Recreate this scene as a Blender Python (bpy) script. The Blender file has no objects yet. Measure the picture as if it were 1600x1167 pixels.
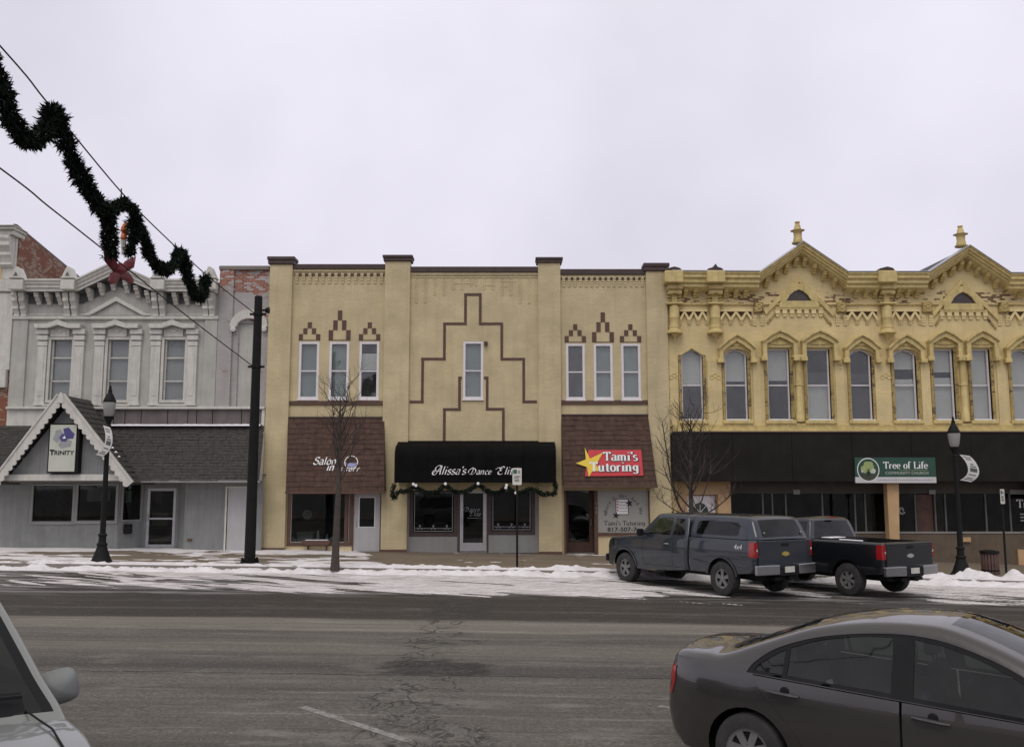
import bpy, bmesh, math, random
from mathutils import Vector, Matrix, noise, geometry
random.seed(7)
sc = bpy.context.scene
col = sc.collection
R = math.radians
# ------------------------------------------------------------------ camera, sky, sun, exposure
FPX, CAMH = 1450.0, 2.45
TH = math.atan((761 - 583.5) / FPX)
cd = bpy.data.cameras.new('camera'); cam = bpy.data.objects.new('camera', cd); col.objects.link(cam)
cd.sensor_width = 36; cd.lens = FPX / 1600 * 36; cd.clip_end = 3000; cd.clip_start = 0.1
cam.location = (0, 0, CAMH); cam.rotation_euler = (math.pi / 2 + TH, 0, 0)
sc.camera = cam
SUN_EL, SUN_AZ = R(54), R(194)          # azimuth from +Y, clockwise: light falls from behind the camera
W = bpy.data.worlds.new('World'); sc.world = W; W.use_nodes = True
nt = W.node_tree; nt.nodes.clear()
def nd(t, kind, **kw):
    n = t.nodes.new(kind)
    for k, v in kw.items():
        if k.startswith('i_'):
            n.inputs[k[2:].replace('_', ' ')].default_value = v
        else:
            setattr(n, k, v)
    return n
out = nd(nt, 'ShaderNodeOutputWorld')
sky = nd(nt, 'ShaderNodeTexSky', sky_type='NISHITA', sun_disc=False, sun_elevation=SUN_EL, sun_rotation=SUN_AZ)
bgs = nd(nt, 'ShaderNodeBackground'); bgs.inputs[1].default_value = 0.07
nt.links.new(sky.outputs[0], bgs.inputs[0])
# the overcast cloud sheet: brighter overhead, faint drifts of thicker cloud
tc = nd(nt, 'ShaderNodeTexCoord'); sep = nd(nt, 'ShaderNodeSeparateXYZ'); nt.links.new(tc.outputs['Generated'], sep.inputs[0])
mr = nd(nt, 'ShaderNodeMapRange'); nt.links.new(sep.outputs[2], mr.inputs[0])
mr.inputs[1].default_value = 0.0; mr.inputs[2].default_value = 1.0; mr.inputs[3].default_value = 0.0; mr.inputs[4].default_value = 1.0
cr = nd(nt, 'ShaderNodeValToRGB'); nt.links.new(mr.outputs[0], cr.inputs[0])
cr.color_ramp.elements[0].position = 0.0; cr.color_ramp.elements[0].color = (0.84, 0.79, 0.90, 1)
cr.color_ramp.elements[1].position = 1.0; cr.color_ramp.elements[1].color = (0.92, 0.88, 0.84, 1)
e = cr.color_ramp.elements.new(0.2); e.color = (0.89, 0.85, 0.97, 1)
e = cr.color_ramp.elements.new(0.45); e.color = (0.84, 0.81, 0.92, 1)
nz = nd(nt, 'ShaderNodeTexNoise'); nz.inputs['Scale'].default_value = 1.9; nz.inputs['Detail'].default_value = 4
nt.links.new(tc.outputs['Generated'], nz.inputs['Vector'])
mr2 = nd(nt, 'ShaderNodeMapRange'); nt.links.new(nz.outputs[0], mr2.inputs[0])
mr2.inputs[1].default_value = 0.3; mr2.inputs[2].default_value = 0.7; mr2.inputs[3].default_value = 0.74; mr2.inputs[4].default_value = 1.10
mx = nd(nt, 'ShaderNodeMix', data_type='RGBA', blend_type='MULTIPLY'); mx.inputs[0].default_value = 1
nt.links.new(cr.outputs[0], mx.inputs[6]); nt.links.new(mr2.outputs[0], mx.inputs[7])
bgc = nd(nt, 'ShaderNodeBackground'); bgc.inputs[1].default_value = 1.0
nt.links.new(mx.outputs[2], bgc.inputs[0])
ms = nd(nt, 'ShaderNodeMixShader'); ms.inputs[0].default_value = 0.93
nt.links.new(bgs.outputs[0], ms.inputs[1]); nt.links.new(bgc.outputs[0], ms.inputs[2]); nt.links.new(ms.outputs[0], out.inputs[0])
sd = bpy.data.lights.new('sun', 'SUN'); sd.energy = 1.0; sd.angle = R(30); sd.color = (1.0, 0.95, 0.88)
so = bpy.data.objects.new('sun', sd); col.objects.link(so)
sv = Vector((math.sin(SUN_AZ) * math.cos(SUN_EL), math.cos(SUN_AZ) * math.cos(SUN_EL), math.sin(SUN_EL)))
so.rotation_euler = sv.to_track_quat('Z', 'Y').to_euler(); so.location = (0, -20, 40)
vs = sc.view_settings; vs.view_transform = 'Standard'; vs.look = 'None'; vs.exposure = 0.0; vs.gamma = 1.0; vs.use_curve_mapping = False
sc.render.engine = 'CYCLES'

# ------------------------------------------------------------------ survey helpers (photo measurements -> metres on a known plane)
def P(px, py, Y=33.0):
    u = (px - 800) / FPX; v = (583.5 - py) / FPX
    t = Y / (math.cos(TH) - v * math.sin(TH))
    return u * t, CAMH + (math.sin(TH) + v * math.cos(TH)) * t
def PX(px, py, Y=33.0): return P(px, py, Y)[0]
def PZ(py, Y=33.0): return P(800, py, Y)[1]
def g(x):                                   # the street falls gently to the right
    x = max(-30, min(30, x))
    return -0.013 * x - 0.0006 * max(x, 0) ** 2
def G(px, py, lift=0.0):
    x = 0
    for _ in range(6):
        z = g(x) + lift
        u = (px - 800) / FPX; v = (583.5 - py) / FPX
        t = (z - CAMH) / (math.sin(TH) + v * math.cos(TH)); x = u * t
    return x, t * (math.cos(TH) - v * math.sin(TH))
KERB = 0.15
# ------------------------------------------------------------------ mesh helpers
ABS = {}
def tag(o, label=None, cat=None, group=None, kind=None):
    if label: o['label'] = label
    if cat: o['category'] = cat
    if group: o['group'] = group
    if kind: o['kind'] = kind
    return o
def empty(name, loc, label=None, cat=None, group=None, rz=0):
    o = bpy.data.objects.new(name, None); col.objects.link(o); o.location = loc; o.rotation_euler.z = rz
    o.empty_display_size = 0.3
    ABS[o.name] = Vector(loc)
    return tag(o, label, cat, group)
def place(name, me, parent=None, loc=None):
    o = bpy.data.objects.new(name, me); col.objects.link(o)
    if parent is not None:
        o.parent = parent; pa = ABS[parent.name]
        o.location = (Vector(loc) - pa) if loc is not None else (0, 0, 0)
        ABS[o.name] = Vector(loc) if loc is not None else pa
    else:
        o.location = loc if loc is not None else (0, 0, 0); ABS[o.name] = Vector(o.location)
    return o
class MB:
    def __init__(s): s.v = []; s.f = []; s.mi = []; s.cm = 0
    def add(s, vs, fs):
        n = len(s.v); s.v += [tuple(p) for p in vs]
        for f in fs: s.f.append([i + n for i in f]); s.mi.append(s.cm)
        return s
    def box(s, x0, x1, y0, y1, z0, z1):
        if x0 > x1: x0, x1 = x1, x0
        if z0 > z1: z0, z1 = z1, z0
        if y0 > y1: y0, y1 = y1, y0
        return s.add([(x0,y0,z0),(x1,y0,z0),(x1,y1,z0),(x0,y1,z0),(x0,y0,z1),(x1,y0,z1),(x1,y1,z1),(x0,y1,z1)],
              [(0,3,2,1),(4,5,6,7),(0,1,5,4),(1,2,6,5),(2,3,7,6),(3,0,4,7)])
    def prism(s, pts, y0, y1):              # polygon in XZ, extruded along Y
        n = len(pts)
        return s.add([(x, y0, z) for x, z in pts] + [(x, y1, z) for x, z in pts],
              [list(range(n)), list(range(2*n-1, n-1, -1))] + [(i, i+n, (i+1) % n + n, (i+1) % n) for i in range(n)])
    def xprism(s, pts, x0, x1):             # polygon in YZ, extruded along X
        n = len(pts)
        return s.add([(x0, y, z) for y, z in pts] + [(x1, y, z) for y, z in pts],
              [list(range(n)), list(range(2*n-1, n-1, -1))] + [(i, i+n, (i+1) % n + n, (i+1) % n) for i in range(n)])
    def quad(s, a, b, c, d): return s.add([a, b, c, d], [(0, 1, 2, 3)])
    def tube(s, path, r, n=8, cap=True):
        path = [Vector(p) for p in path]; m = len(path)
        rs = r if isinstance(r, (list, tuple)) else [r] * m
        vs = []; up = None
        for i, p in enumerate(path):
            t = (path[min(i+1, m-1)] - path[max(i-1, 0)])
            t = t.normalized() if t.length > 1e-9 else Vector((0, 0, 1))
            if up is None: up = t.orthogonal().normalized()
            else:
                up = up - t * up.dot(t); up = up.normalized() if up.length > 1e-6 else t.orthogonal().normalized()
            b = t.cross(up)
            for k in range(n):
                a = 2 * math.pi * k / n
                vs.append(p + (up * math.cos(a) + b * math.sin(a)) * rs[i])
        fs = [(i*n+k, i*n+(k+1) % n, (i+1)*n+(k+1) % n, (i+1)*n+k) for i in range(m-1) for k in range(n)]
        if cap: fs += [list(range(n-1, -1, -1)), list(range((m-1)*n, m*n))]
        return s.add(vs, fs)
    def lathe(s, c, prof, n=16, axis='z', cap=True):
        vs = []
        for r, h in prof:
            for k in range(n):
                a = 2 * math.pi * k / n; ca, sa = r * math.cos(a), r * math.sin(a)
                if axis == 'z': vs.append((c[0] + ca, c[1] + sa, c[2] + h))
                elif axis == 'y': vs.append((c[0] + ca, c[1] + h, c[2] + sa))
                else: vs.append((c[0] + h, c[1] + ca, c[2] + sa))
        m = len(prof)
        fs = [(i*n+k, i*n+(k+1) % n, (i+1)*n+(k+1) % n, (i+1)*n+k) for i in range(m-1) for k in range(n)]
        if cap: fs += [list(range(n-1, -1, -1)), list(range((m-1)*n, m*n))]
        return s.add(vs, fs)
    def xf(s, M):
        s.v = [tuple(M @ Vector(p)) for p in s.v]; return s
    def mesh(s, name, mats, off=(0, 0, 0), smooth=False, recalc=True, merge=0):
        me = bpy.data.meshes.new(name)
        me.from_pydata([(p[0]-off[0], p[1]-off[1], p[2]-off[2]) for p in s.v], [], s.f)
        for m in (mats if isinstance(mats, (list, tuple)) else [mats]): me.materials.append(m)
        if any(s.mi): me.polygons.foreach_set('material_index', s.mi)
        if recalc or merge:
            b = bmesh.new(); b.from_mesh(me)
            if merge: bmesh.ops.remove_doubles(b, verts=b.verts, dist=merge)
            if recalc: bmesh.ops.recalc_face_normals(b, faces=b.faces)
            b.to_mesh(me); b.free()
        if smooth:
            me.shade_smooth(); me.set_sharp_from_angle(angle=R(smooth if smooth is not True else 40))
        return me
    def build(s, name, mats, parent=None, loc=None, smooth=False, bev=0, seg=1, recalc=True, merge=0):
        if loc is not None: me = s.mesh(name, mats, (0, 0, 0), smooth, recalc, merge)
        elif parent is not None: me = s.mesh(name, mats, ABS[parent.name], smooth, recalc, merge)
        else:
            xs = [p[0] for p in s.v]; ys = [p[1] for p in s.v]; zs = [p[2] for p in s.v]
            loc = ((min(xs)+max(xs))/2, (min(ys)+max(ys))/2, min(zs)); me = s.mesh(name, mats, loc, smooth, recalc, merge)
        o = place(name, me, parent, loc)
        if bev:
            m = o.modifiers.new('bevel', 'BEVEL'); m.width = bev; m.segments = seg; m.limit_method = 'ANGLE'; m.angle_limit = R(35)
        return o
def Bx(*a): return MB().box(*a)

# ------------------------------------------------------------------ materials
def base(name):
    m = bpy.data.materials.new(name); m.use_nodes = True; t = m.node_tree
    return m, t, t.nodes['Principled BSDF']
def pos(t, sx=1, sy=1, sz=1):
    gm = nd(t, 'ShaderNodeNewGeometry'); mp = nd(t, 'ShaderNodeMapping'); mp.inputs['Scale'].default_value = (sx, sy, sz)
    t.links.new(gm.outputs['Position'], mp.inputs['Vector']); return mp.outputs[0]
def noi(t, vec, scale, detail=5, rough=.55, dist=0):
    n = nd(t, 'ShaderNodeTexNoise'); n.inputs['Scale'].default_value = scale; n.inputs['Detail'].default_value = detail
    n.inputs['Roughness'].default_value = rough; n.inputs['Distortion'].default_value = dist
    t.links.new(vec, n.inputs['Vector']); return n.outputs[0]
def rng(t, v, a, b, c=0., d=1., smooth=False):
    n = nd(t, 'ShaderNodeMapRange'); t.links.new(v, n.inputs[0])
    if smooth: n.interpolation_type = 'SMOOTHSTEP'
    for i, q in enumerate((a, b, c, d)): n.inputs[i+1].default_value = q
    return n.outputs[0]
def mth(t, op, a, b=None, c=None):
    n = nd(t, 'ShaderNodeMath', operation=op)
    for i, q in enumerate((a, b, c)):
        if q is None: continue
        if isinstance(q, (int, float)): n.inputs[i].default_value = q
        else: t.links.new(q, n.inputs[i])
    return n.outputs[0]
def mix(t, f, a, b, bt='MIX'):
    n = nd(t, 'ShaderNodeMix', data_type='RGBA', blend_type=bt)
    for i, q in ((0, f), (6, a), (7, b)):
        if isinstance(q, (int, float)): n.inputs[i].default_value = q
        elif isinstance(q, tuple): n.inputs[i].default_value = q if len(q) == 4 else q + (1,)
        else: t.links.new(q, n.inputs[i])
    return n.outputs[2]
def bmp(t, h, strength, dist=.02, nrm=None):
    n = nd(t, 'ShaderNodeBump'); n.inputs['Strength'].default_value = strength; n.inputs['Distance'].default_value = dist
    t.links.new(h, n.inputs['Height'])
    if nrm is not None: t.links.new(nrm, n.inputs['Normal'])
    return n.outputs[0]
def sc3(c, k): return tuple(min(1, q * k) for q in c)
def mk(name, c, rough=.6, var=.12, vs=2.5, bump=.15, bs=40, metal=0., streak=.0, spec=.5, fine=.0, coat=0.):
    m, t, b = base(name); p = pos(t)
    n = noi(t, p, vs, 6)
    cc = mix(t, rng(t, n, .3, .7), sc3(c, 1-var), sc3(c, 1+var))
    if streak:
        s = noi(t, pos(t, 7, 7, .5), 1.0, 5, .6)
        cc = mix(t, rng(t, s, .45, .75, 0, streak), cc, sc3(c, .45))
    if fine:
        s = noi(t, p, 90, 2); cc = mix(t, rng(t, s, .3, .7, 0, fine), cc, sc3(c, .5))
    t.links.new(cc, b.inputs['Base Color'])
    b.inputs['Roughness'].default_value = rough; b.inputs['Metallic'].default_value = metal
    b.inputs['Specular IOR Level'].default_value = spec; b.inputs['Coat Weight'].default_value = coat
    if coat: b.inputs['Coat Roughness'].default_value = .06
    if bump: t.links.new(bmp(t, noi(t, p, bs, 4), bump, .01), b.inputs['Normal'])
    return m
def brickmat(name, c, under=None, thr=.8, lev=.04, rough=.75, bump=.5, bw=.215, rh=.075, mortar=.9, zone=None, under_m=None, patch=1.1, streak=.25):
    """painted brickwork; bricks that lost their paint show the raw brick under it"""
    m, t, b = base(name)
    gm = nd(t, 'ShaderNodeNewGeometry'); s3 = nd(t, 'ShaderNodeSeparateXYZ'); t.links.new(gm.outputs['Position'], s3.inputs[0])
    cb = nd(t, 'ShaderNodeCombineXYZ'); t.links.new(mth(t, 'ADD', s3.outputs[0], s3.outputs[1]), cb.inputs[0]); t.links.new(s3.outputs[2], cb.inputs[1])
    br = nd(t, 'ShaderNodeTexBrick'); t.links.new(cb.outputs[0], br.inputs['Vector'])
    br.inputs['Scale'].default_value = 1; br.inputs['Brick Width'].default_value = bw; br.inputs['Row Height'].default_value = rh
    br.inputs['Mortar Size'].default_value = .007; br.inputs['Mortar Smooth'].default_value = .2; br.inputs['Bias'].default_value = 0
    br.inputs['Color1'].default_value = (0, 0, 0, 1); br.inputs['Color2'].default_value = (1, 1, 1, 1); br.inputs['Mortar'].default_value = (.5, .5, .5, 1)
    cell = br.outputs['Color']; fac = br.outputs['Fac']
    n = noi(t, pos(t), 1.3, 6); n2 = noi(t, pos(t, 3, 3, 14), 1.0, 5, .65)
    pc = mix(t, rng(t, n, .3, .7), sc3(c, .83), sc3(c, 1.10))
    pc = mix(t, rng(t, noi(t, pos(t, .5, .5, .8), 1.0, 5, .6), .5, .68, 0, .3), pc, sc3(c, .72))
    pc = mix(t, rng(t, n2, .35, .7, 0, .26), pc, sc3(c, .62))
    pc = mix(t, mth(t, 'MULTIPLY', cell, .07), pc, sc3(c, .7))
    sk = noi(t, pos(t, 5, 5, .35), 1.0, 5, .6)
    pc = mix(t, rng(t, sk, .5, .8, 0, streak), pc, sc3(c, .55))
    pc = mix(t, mth(t, 'MULTIPLY', fac, 1 - mortar), pc, sc3(c, .3))
    if under:
        big = noi(t, pos(t), patch, 4, .6)
        k = mth(t, 'ADD', mth(t, 'MULTIPLY', cell, .35), mth(t, 'MULTIPLY', big, .65))
        fine = noi(t, pos(t, 6, 6, 30), 1.0, 4); k = mth(t, 'ADD', k, mth(t, 'MULTIPLY', mth(t, 'SUBTRACT', fine, .5), .35))
        if zone:
            z0, z1, soft, amt = zone
            up = rng(t, s3.outputs[2], z0 - soft, z0 + soft, 0, 1, True); dn = rng(t, s3.outputs[2], z1 - soft, z1 + soft, 1, 0, True)
            k = mth(t, 'ADD', k, mth(t, 'MULTIPLY', mth(t, 'MULTIPLY', up, dn), amt))
        mask = rng(t, k, thr - lev, thr + lev, 0, 1, True)
        un = mix(t, rng(t, noi(t, pos(t), 9, 3), .3, .7), sc3(under, .6), sc3(under, 1.25))
        un = mix(t, fac, un, under_m or sc3(under, .5))
        pc = mix(t, mask, pc, un)
    t.links.new(pc, b.inputs['Base Color']); b.inputs['Roughness'].default_value = rough
    hgt = mth(t, 'ADD', mth(t, 'MULTIPLY', fac, -1.), mth(t, 'MULTIPLY', noi(t, pos(t, 1, 1, 3), 14, 5), 1.2))
    if under: hgt = mth(t, 'SUBTRACT', hgt, mth(t, 'MULTIPLY', mask, .6))
    t.links.new(bmp(t, hgt, bump, .012), b.inputs['Normal'])
    return m
def glassmat(name, tint=(.55, .6, .58), refl=.09, rough=.02, dirt=.06):
    m = bpy.data.materials.new(name); m.use_nodes = True; t = m.node_tree; t.nodes.clear()
    o = nd(t, 'ShaderNodeOutputMaterial'); tr = nd(t, 'ShaderNodeBsdfTransparent'); tr.inputs[0].default_value = tint + (1,)
    gl = nd(t, 'ShaderNodeBsdfGlossy'); gl.inputs['Roughness'].default_value = rough
    gm = nd(t, 'ShaderNodeNewGeometry'); dt = nd(t, 'ShaderNodeVectorMath', operation='DOT_PRODUCT')
    t.links.new(gm.outputs['Normal'], dt.inputs[0]); t.links.new(gm.outputs['Incoming'], dt.inputs[1])
    fc = mth(t, 'POWER', mth(t, 'SUBTRACT', 1.0, mth(t, 'MINIMUM', mth(t, 'ABSOLUTE', dt.outputs['Value']), 1.0)), 4.5)
    f = mth(t, 'ADD', mth(t, 'MULTIPLY', fc, 1 - refl), refl)      # Schlick, the same from both sides of the pane
    f = mth(t, 'ADD', f, rng(t, noi(t, pos(t), 3, 4), .3, .8, 0, .02))
    nrm = bmp(t, noi(t, pos(t), 1.6, 2), .03, .05); t.links.new(nrm, gl.inputs['Normal'])
    s = nd(t, 'ShaderNodeMixShader'); t.links.new(f, s.inputs[0]); t.links.new(tr.outputs[0], s.inputs[1]); t.links.new(gl.outputs[0], s.inputs[2])
    df = nd(t, 'ShaderNodeBsdfDiffuse'); df.inputs[0].default_value = (.4, .4, .4, 1)
    s2 = nd(t, 'ShaderNodeMixShader'); t.links.new(rng(t, noi(t, pos(t, 2, 2, .6), 2, 5), .35, .8, dirt * .3, dirt), s2.inputs[0])
    t.links.new(s.outputs[0], s2.inputs[1]); t.links.new(df.outputs[0], s2.inputs[2])
    t.links.new(s2.outputs[0], o.inputs[0]); return m
M = {}
M['cream'] = brickmat('cream painted brick', (.60, .505, .30), bump=.5, streak=.36, mortar=.95)
M['cream_smooth'] = mk('cream paint', (.58, .48, .28), .65, .08, 2, .2, 25, streak=.25)
M['brown'] = mk('brown trim', (.10, .052, .034), .6, .2, 4, .2, 30, fine=.2)
M['coping'] = mk('dark brown coping', (.055, .034, .03), .6, .2, 4, .2)
M['white'] = mk('white vinyl', (.72, .69, .69), .45, .05, 3, .03, streak=.12)
M['offwhite'] = mk('weathered white paint', (.58, .57, .515), .6, .10, 4, .2, 30, streak=.35)
M['greywall'] = mk('grey stucco', (.43, .425, .385), .75, .10, 2, .3, 25, streak=.3)
M['greybrick'] = brickmat('grey painted brick', (.42, .40, .38), (.30, .10, .06), thr=.71, zone=(9.35, 11, .35, .22), under_m=(.42, .38, .34), streak=.3)
M['redbrick'] = brickmat('raw red brick', (.25, .095, .05), (.35, .25, .18), thr=.55, lev=.06, under_m=(.3, .26, .22), mortar=.4)
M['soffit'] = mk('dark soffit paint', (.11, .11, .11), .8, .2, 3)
M['siding'] = mk('grey board siding', (.215, .222, .215), .7, .10, 2.5, .25, 30, streak=.35)
M['shingle'] = mk('grey asphalt shingle', (.062, .058, .052), .95, .35, 9, .6, 120, fine=.4)
M['shingle_b'] = mk('brown wood shake', (.080, .044, .032), .9, .32, 5, .5, 60, streak=.4)
M['yellow'] = brickmat('yellow painted brick', (.72, .585, .30), (.13, .055, .03), thr=.765, lev=.025, zone=(9.02, 9.5, .1, .16), bump=.5, under_m=(.35, .27, .17), streak=.3)
M['yellow_c'] = mk('pale yellow paint', (.73, .60, .31), .7, .1, 3, .25, 30, streak=.3)
M['yellow_t'] = mk('ochre trim paint', (.64, .51, .22), .65, .16, 5, .3, 30, streak=.5, fine=.25)
M['yellow_p'] = brickmat('flaking ochre jamb paint', (.48, .36, .13), (.07, .04, .025), thr=.555, lev=.05, bw=.03, rh=.035, patch=3.0, under_m=(.06, .035, .02))
M['dark'] = mk('dark interior', (.018, .017, .017), .9, .2, 2, 0)
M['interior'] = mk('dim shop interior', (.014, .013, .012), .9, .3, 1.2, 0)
M['band'] = mk('charcoal metal sign band', (.020, .018, .017), .85, .2, 1.6, .15, 8, streak=.25, spec=.12)
M['black_fab'] = mk('black awning canvas', (.006, .006, .006), .9, .25, 3, .15, 60, spec=.08)
M['black_met'] = mk('black painted steel', (.008, .008, .008), .6, .25, 6, .12, 40, spec=.2)
M['glass'] = glassmat('window glass', (.50, .54, .52), .03, dirt=.012)
M['glass_up'] = glassmat('upper window glass', (.90, .92, .91), .055, dirt=.07)
M['glass_car'] = glassmat('car glass', (.27, .33, .30), .045, dirt=.010)
M['glass_dark'] = glassmat('dark windscreen glass', (.13, .17, .165), .04, dirt=.008)
M['glass_tint'] = glassmat('tinted car glass', (.08, .08, .08), .04, dirt=.02)
M['blind_g'] = mk('grey green blind', (.26, .31, .31), .8, .08, 1, 0)
M['blind_w'] = mk('pale blind', (.60, .59, .58), .8, .08, 1, 0)
M['blind_m'] = mk('grey blind', (.36, .36, .365), .8, .1, 1, 0)
M['blind_d'] = mk('dim curtain', (.045, .045, .05), .9, .15, 1, 0)
M['doorgrey'] = mk('white door paint', (.42, .42, .42), .55, .06, 2, .05, streak=.2)
M['alum'] = mk('brushed aluminium', (.42, .42, .42), .42, .08, 6, .05, metal=.6)
M['panelgrey'] = mk('grey bulkhead panel', (.26, .26, .25), .7, .08, 2, .1, streak=.2)
M['tan'] = mk('tan paint', (.50, .33, .17), .65, .08, 3, .12, streak=.2)
M['concrete'] = mk('concrete', (.22, .20, .175), .9, .14, 1.2, .3, 50, fine=.2)
M['flag'] = mk('snow white', (.83, .83, .86), .7, .03, 3, .3, 40)
M['chrome'] = mk('chrome', (.36, .36, .365), .28, .05, 3, 0, metal=1.)
M['rubber'] = mk('tyre rubber', (.030, .029, .028), .85, .3, 8, .3, 60)
M['alloy'] = mk('dusty alloy wheel', (.20, .20, .195), .5, .2, 8, .05, metal=.4)
M['plastic'] = mk('black plastic', (.009, .009, .010), .6, .2, 6, .08, spec=.2)
M['redlamp'] = mk('red tail lamp', (.30, .008, .010), .15, .1, 6, 0, coat=.6)
M['bark'] = mk('grey brown bark', (.060, .050, .042), .95, .3, 12, .6, 60)
M['bark2'] = mk('twig bark', (.048, .037, .030), .95, .3, 12, .2, 60)
M['red'] = mk('red ribbon', (.15, .006, .016), .5, .2, 4, .1)
M['sign_red'] = mk('red sign face', (.56, .035, .045), .45, .05, 3, .02)
M['sign_yel'] = mk('yellow star vinyl', (.80, .58, .05), .45, .05, 3, .02)
M['ink_w'] = mk('white lettering', (.82, .82, .80), .5, .03, 4, 0)
M['ink_k'] = mk('black lettering', (.015, .015, .018), .5, .05, 4, 0)
M['ink_b'] = mk('blue purple logo ink', (.07, .06, .20), .5, .1, 6, 0)
M['ink_g'] = mk('grey logo ink', (.30, .31, .32), .5, .1, 6, 0)
M['sign_w'] = mk('pale sign face', (.50, .52, .44), .5, .06, 2, .02)
M['sign_g'] = mk('dark green sign face', (.018, .065, .045), .4, .08, 3, .02)
M['leaf_g'] = mk('olive tree logo', (.30, .37, .14), .5, .1, 9, 0)
M['flame'] = mk('orange bulb', (.50, .12, .03), .3, .1, 6, 0)
# ------------------------------------------------------------------ lettering
def arc(cx, cy, rx, ry, a0, a1, n=9):
    return [(cx + rx * math.cos(R(a0 + (a1 - a0) * i / n)), cy + ry * math.sin(R(a0 + (a1 - a0) * i / n))) for i in range(n + 1)]
GL = {}     # glyph: (advance, serif strokes, serif feet)
GL['a'] = (.47, [arc(.2, .36, .14, .12, 150, 0) + [(.34, .06), (.42, .0)], arc(.19, .14, .14, .13, 75, 360)], [])
GL['m'] = (.80, [[(.08, .46), (.08, 0)], arc(.21, .32, .13, .15, 170, 0) + [(.34, 0)], arc(.48, .32, .14, .15, 170, 0) + [(.62, 0)]], [(.08, 0), (.36, 0), (.64, 0)])
GL['n'] = (.54, [[(.08, .46), (.08, 0)], arc(.22, .32, .14, .15, 170, 0) + [(.36, 0)]], [(.08, 0), (.37, 0)])
GL['i'] = (.25, [[(.1, .46), (.1, 0)], [(.1, .64), (.1, .7)]], [(.1, 0)])
GL['l'] = (.25, [[(.1, .74), (.1, 0)]], [(.1, 0)])
GL['s'] = (.38, [arc(.17, .36, .12, .11, 30, 250) + arc(.17, .12, .14, .12, 80, -150)], [])
GL["'"] = (.16, [[(.08, .74), (.06, .56)]], [])
GL['u'] = (.54, [[(.08, .46), (.08, .15)] + arc(.21, .14, .13, .14, 190, 350), [(.36, .46), (.36, 0)]], [(.38, 0)])
GL['t'] = (.32, [[(.13, .6), (.13, .12)] + arc(.21, .11, .08, .11, 190, 320), [(.02, .44), (.26, .44)]], [])
GL['o'] = (.47, [arc(.22, .23, .17, .23, 90, 450, 16)], [])
GL['c'] = (.40, [arc(.21, .23, .16, .23, 50, 320, 12)], [])
GL['e'] = (.43, [[(.05, .26), (.36, .26)] + arc(.21, .24, .16, .23, 8, 320, 14)], [])
GL['r'] = (.38, [[(.08, .46), (.08, 0)], arc(.2, .3, .12, .15, 170, 40)], [(.08, 0)])
GL['g'] = (.46, [arc(.19, .27, .14, .18, 90, 450, 14), [(.34, .46), (.34, 0)] + arc(.18, -.04, .16, .14, 0, -150)], [])
GL['f'] = (.32, [arc(.22, .6, .1, .14, 30, 180) + [(.12, 0)], [(.0, .44), (.25, .44)]], [(.12, 0)])
GL['h'] = (.54, [[(.08, .74), (.08, 0)], arc(.22, .32, .14, .15, 170, 0) + [(.36, 0)]], [(.08, 0), (.37, 0)])
GL['d'] = (.50, [arc(.2, .22, .16, .22, 90, 450, 14), [(.37, .74), (.37, 0)]], [(.4, 0)])
GL['b'] = (.48, [arc(.24, .22, .16, .22, 90, 450, 14), [(.08, .74), (.08, 0)]], [])
GL['T'] = (.60, [[(.28, .72), (.28, 0)], [(.02, .71), (.54, .71)], [(.03, .72), (.03, .58)], [(.53, .72), (.53, .58)]], [(.28, 0)])
GL['L'] = (.56, [[(.13, .72), (.13, 0)], [(.1, .02), (.48, .02)], [(.48, .0), (.48, .16)]], [(.13, .72)])
GL['W'] = (.9, [[(.03, .72), (.22, 0)], [(.22, 0), (.42, .66)], [(.42, .66), (.62, 0)], [(.62, 0), (.82, .72)]], [])
GL['M'] = (.85, [[(.1, 0), (.12, .72)], [(.12, .72), (.38, .08)], [(.38, .08), (.66, .72)], [(.66, .72), (.7, 0)]], [(.1, 0), (.7, 0)])
GL['O'] = (.70, [arc(.33, .36, .27, .36, 90, 450, 18)], [])
GL['B'] = (.58, [[(.1, .72), (.1, 0)], [(.1, .71)] + arc(.28, .54, .2, .17, 90, -90) + [(.1, .37)] + arc(.3, .185, .23, .185, 90, -90) + [(.1, .01)]], [])
GL['A'] = (.66, [[(.04, 0), (.3, .72)], [(.3, .72), (.56, 0)], [(.14, .25), (.47, .25)]], [(.04, 0), (.56, 0)])
SCR = dict(GL)   # the flowing script: capitals with loops and tails
SCR['A'] = (.78, [[(.02, .14)] + arc(.02, .22, .22, .24, 250, 90)[::-1][:0] + arc(.12, .2, .2, .24, 80, 330, 12) + [(.42, .5), (.58, .78)], [(.58, .8), (.60, .3), (.66, 0), (.74, .06)], arc(.35, .56, .28, .26, 200, 30, 12), [(.2, .3), (.64, .34)]], [])
SCR['D'] = (.90, [[(.38, .72), (.34, .3), (.26, .02), (.12, .04)], arc(.3, .36, .44, .36, 205, -90, 20), arc(.22, .5, .26, .3, 180, 60, 9)], [])
SCR['E'] = (.86, [arc(.5, .58, .2, .2, 30, 270, 12) + arc(.46, .2, .26, .2, 80, 330, 12), [(-.15, .5)] + arc(.12, .5, .2, .16, 150, 60, 6) + [(.5, .6)]], [])
SCR['S'] = (.55, [arc(.3, .56, .18, .16, 20, 260, 10) + arc(.26, .2, .22, .2, 75, -170, 10)], [])
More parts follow.
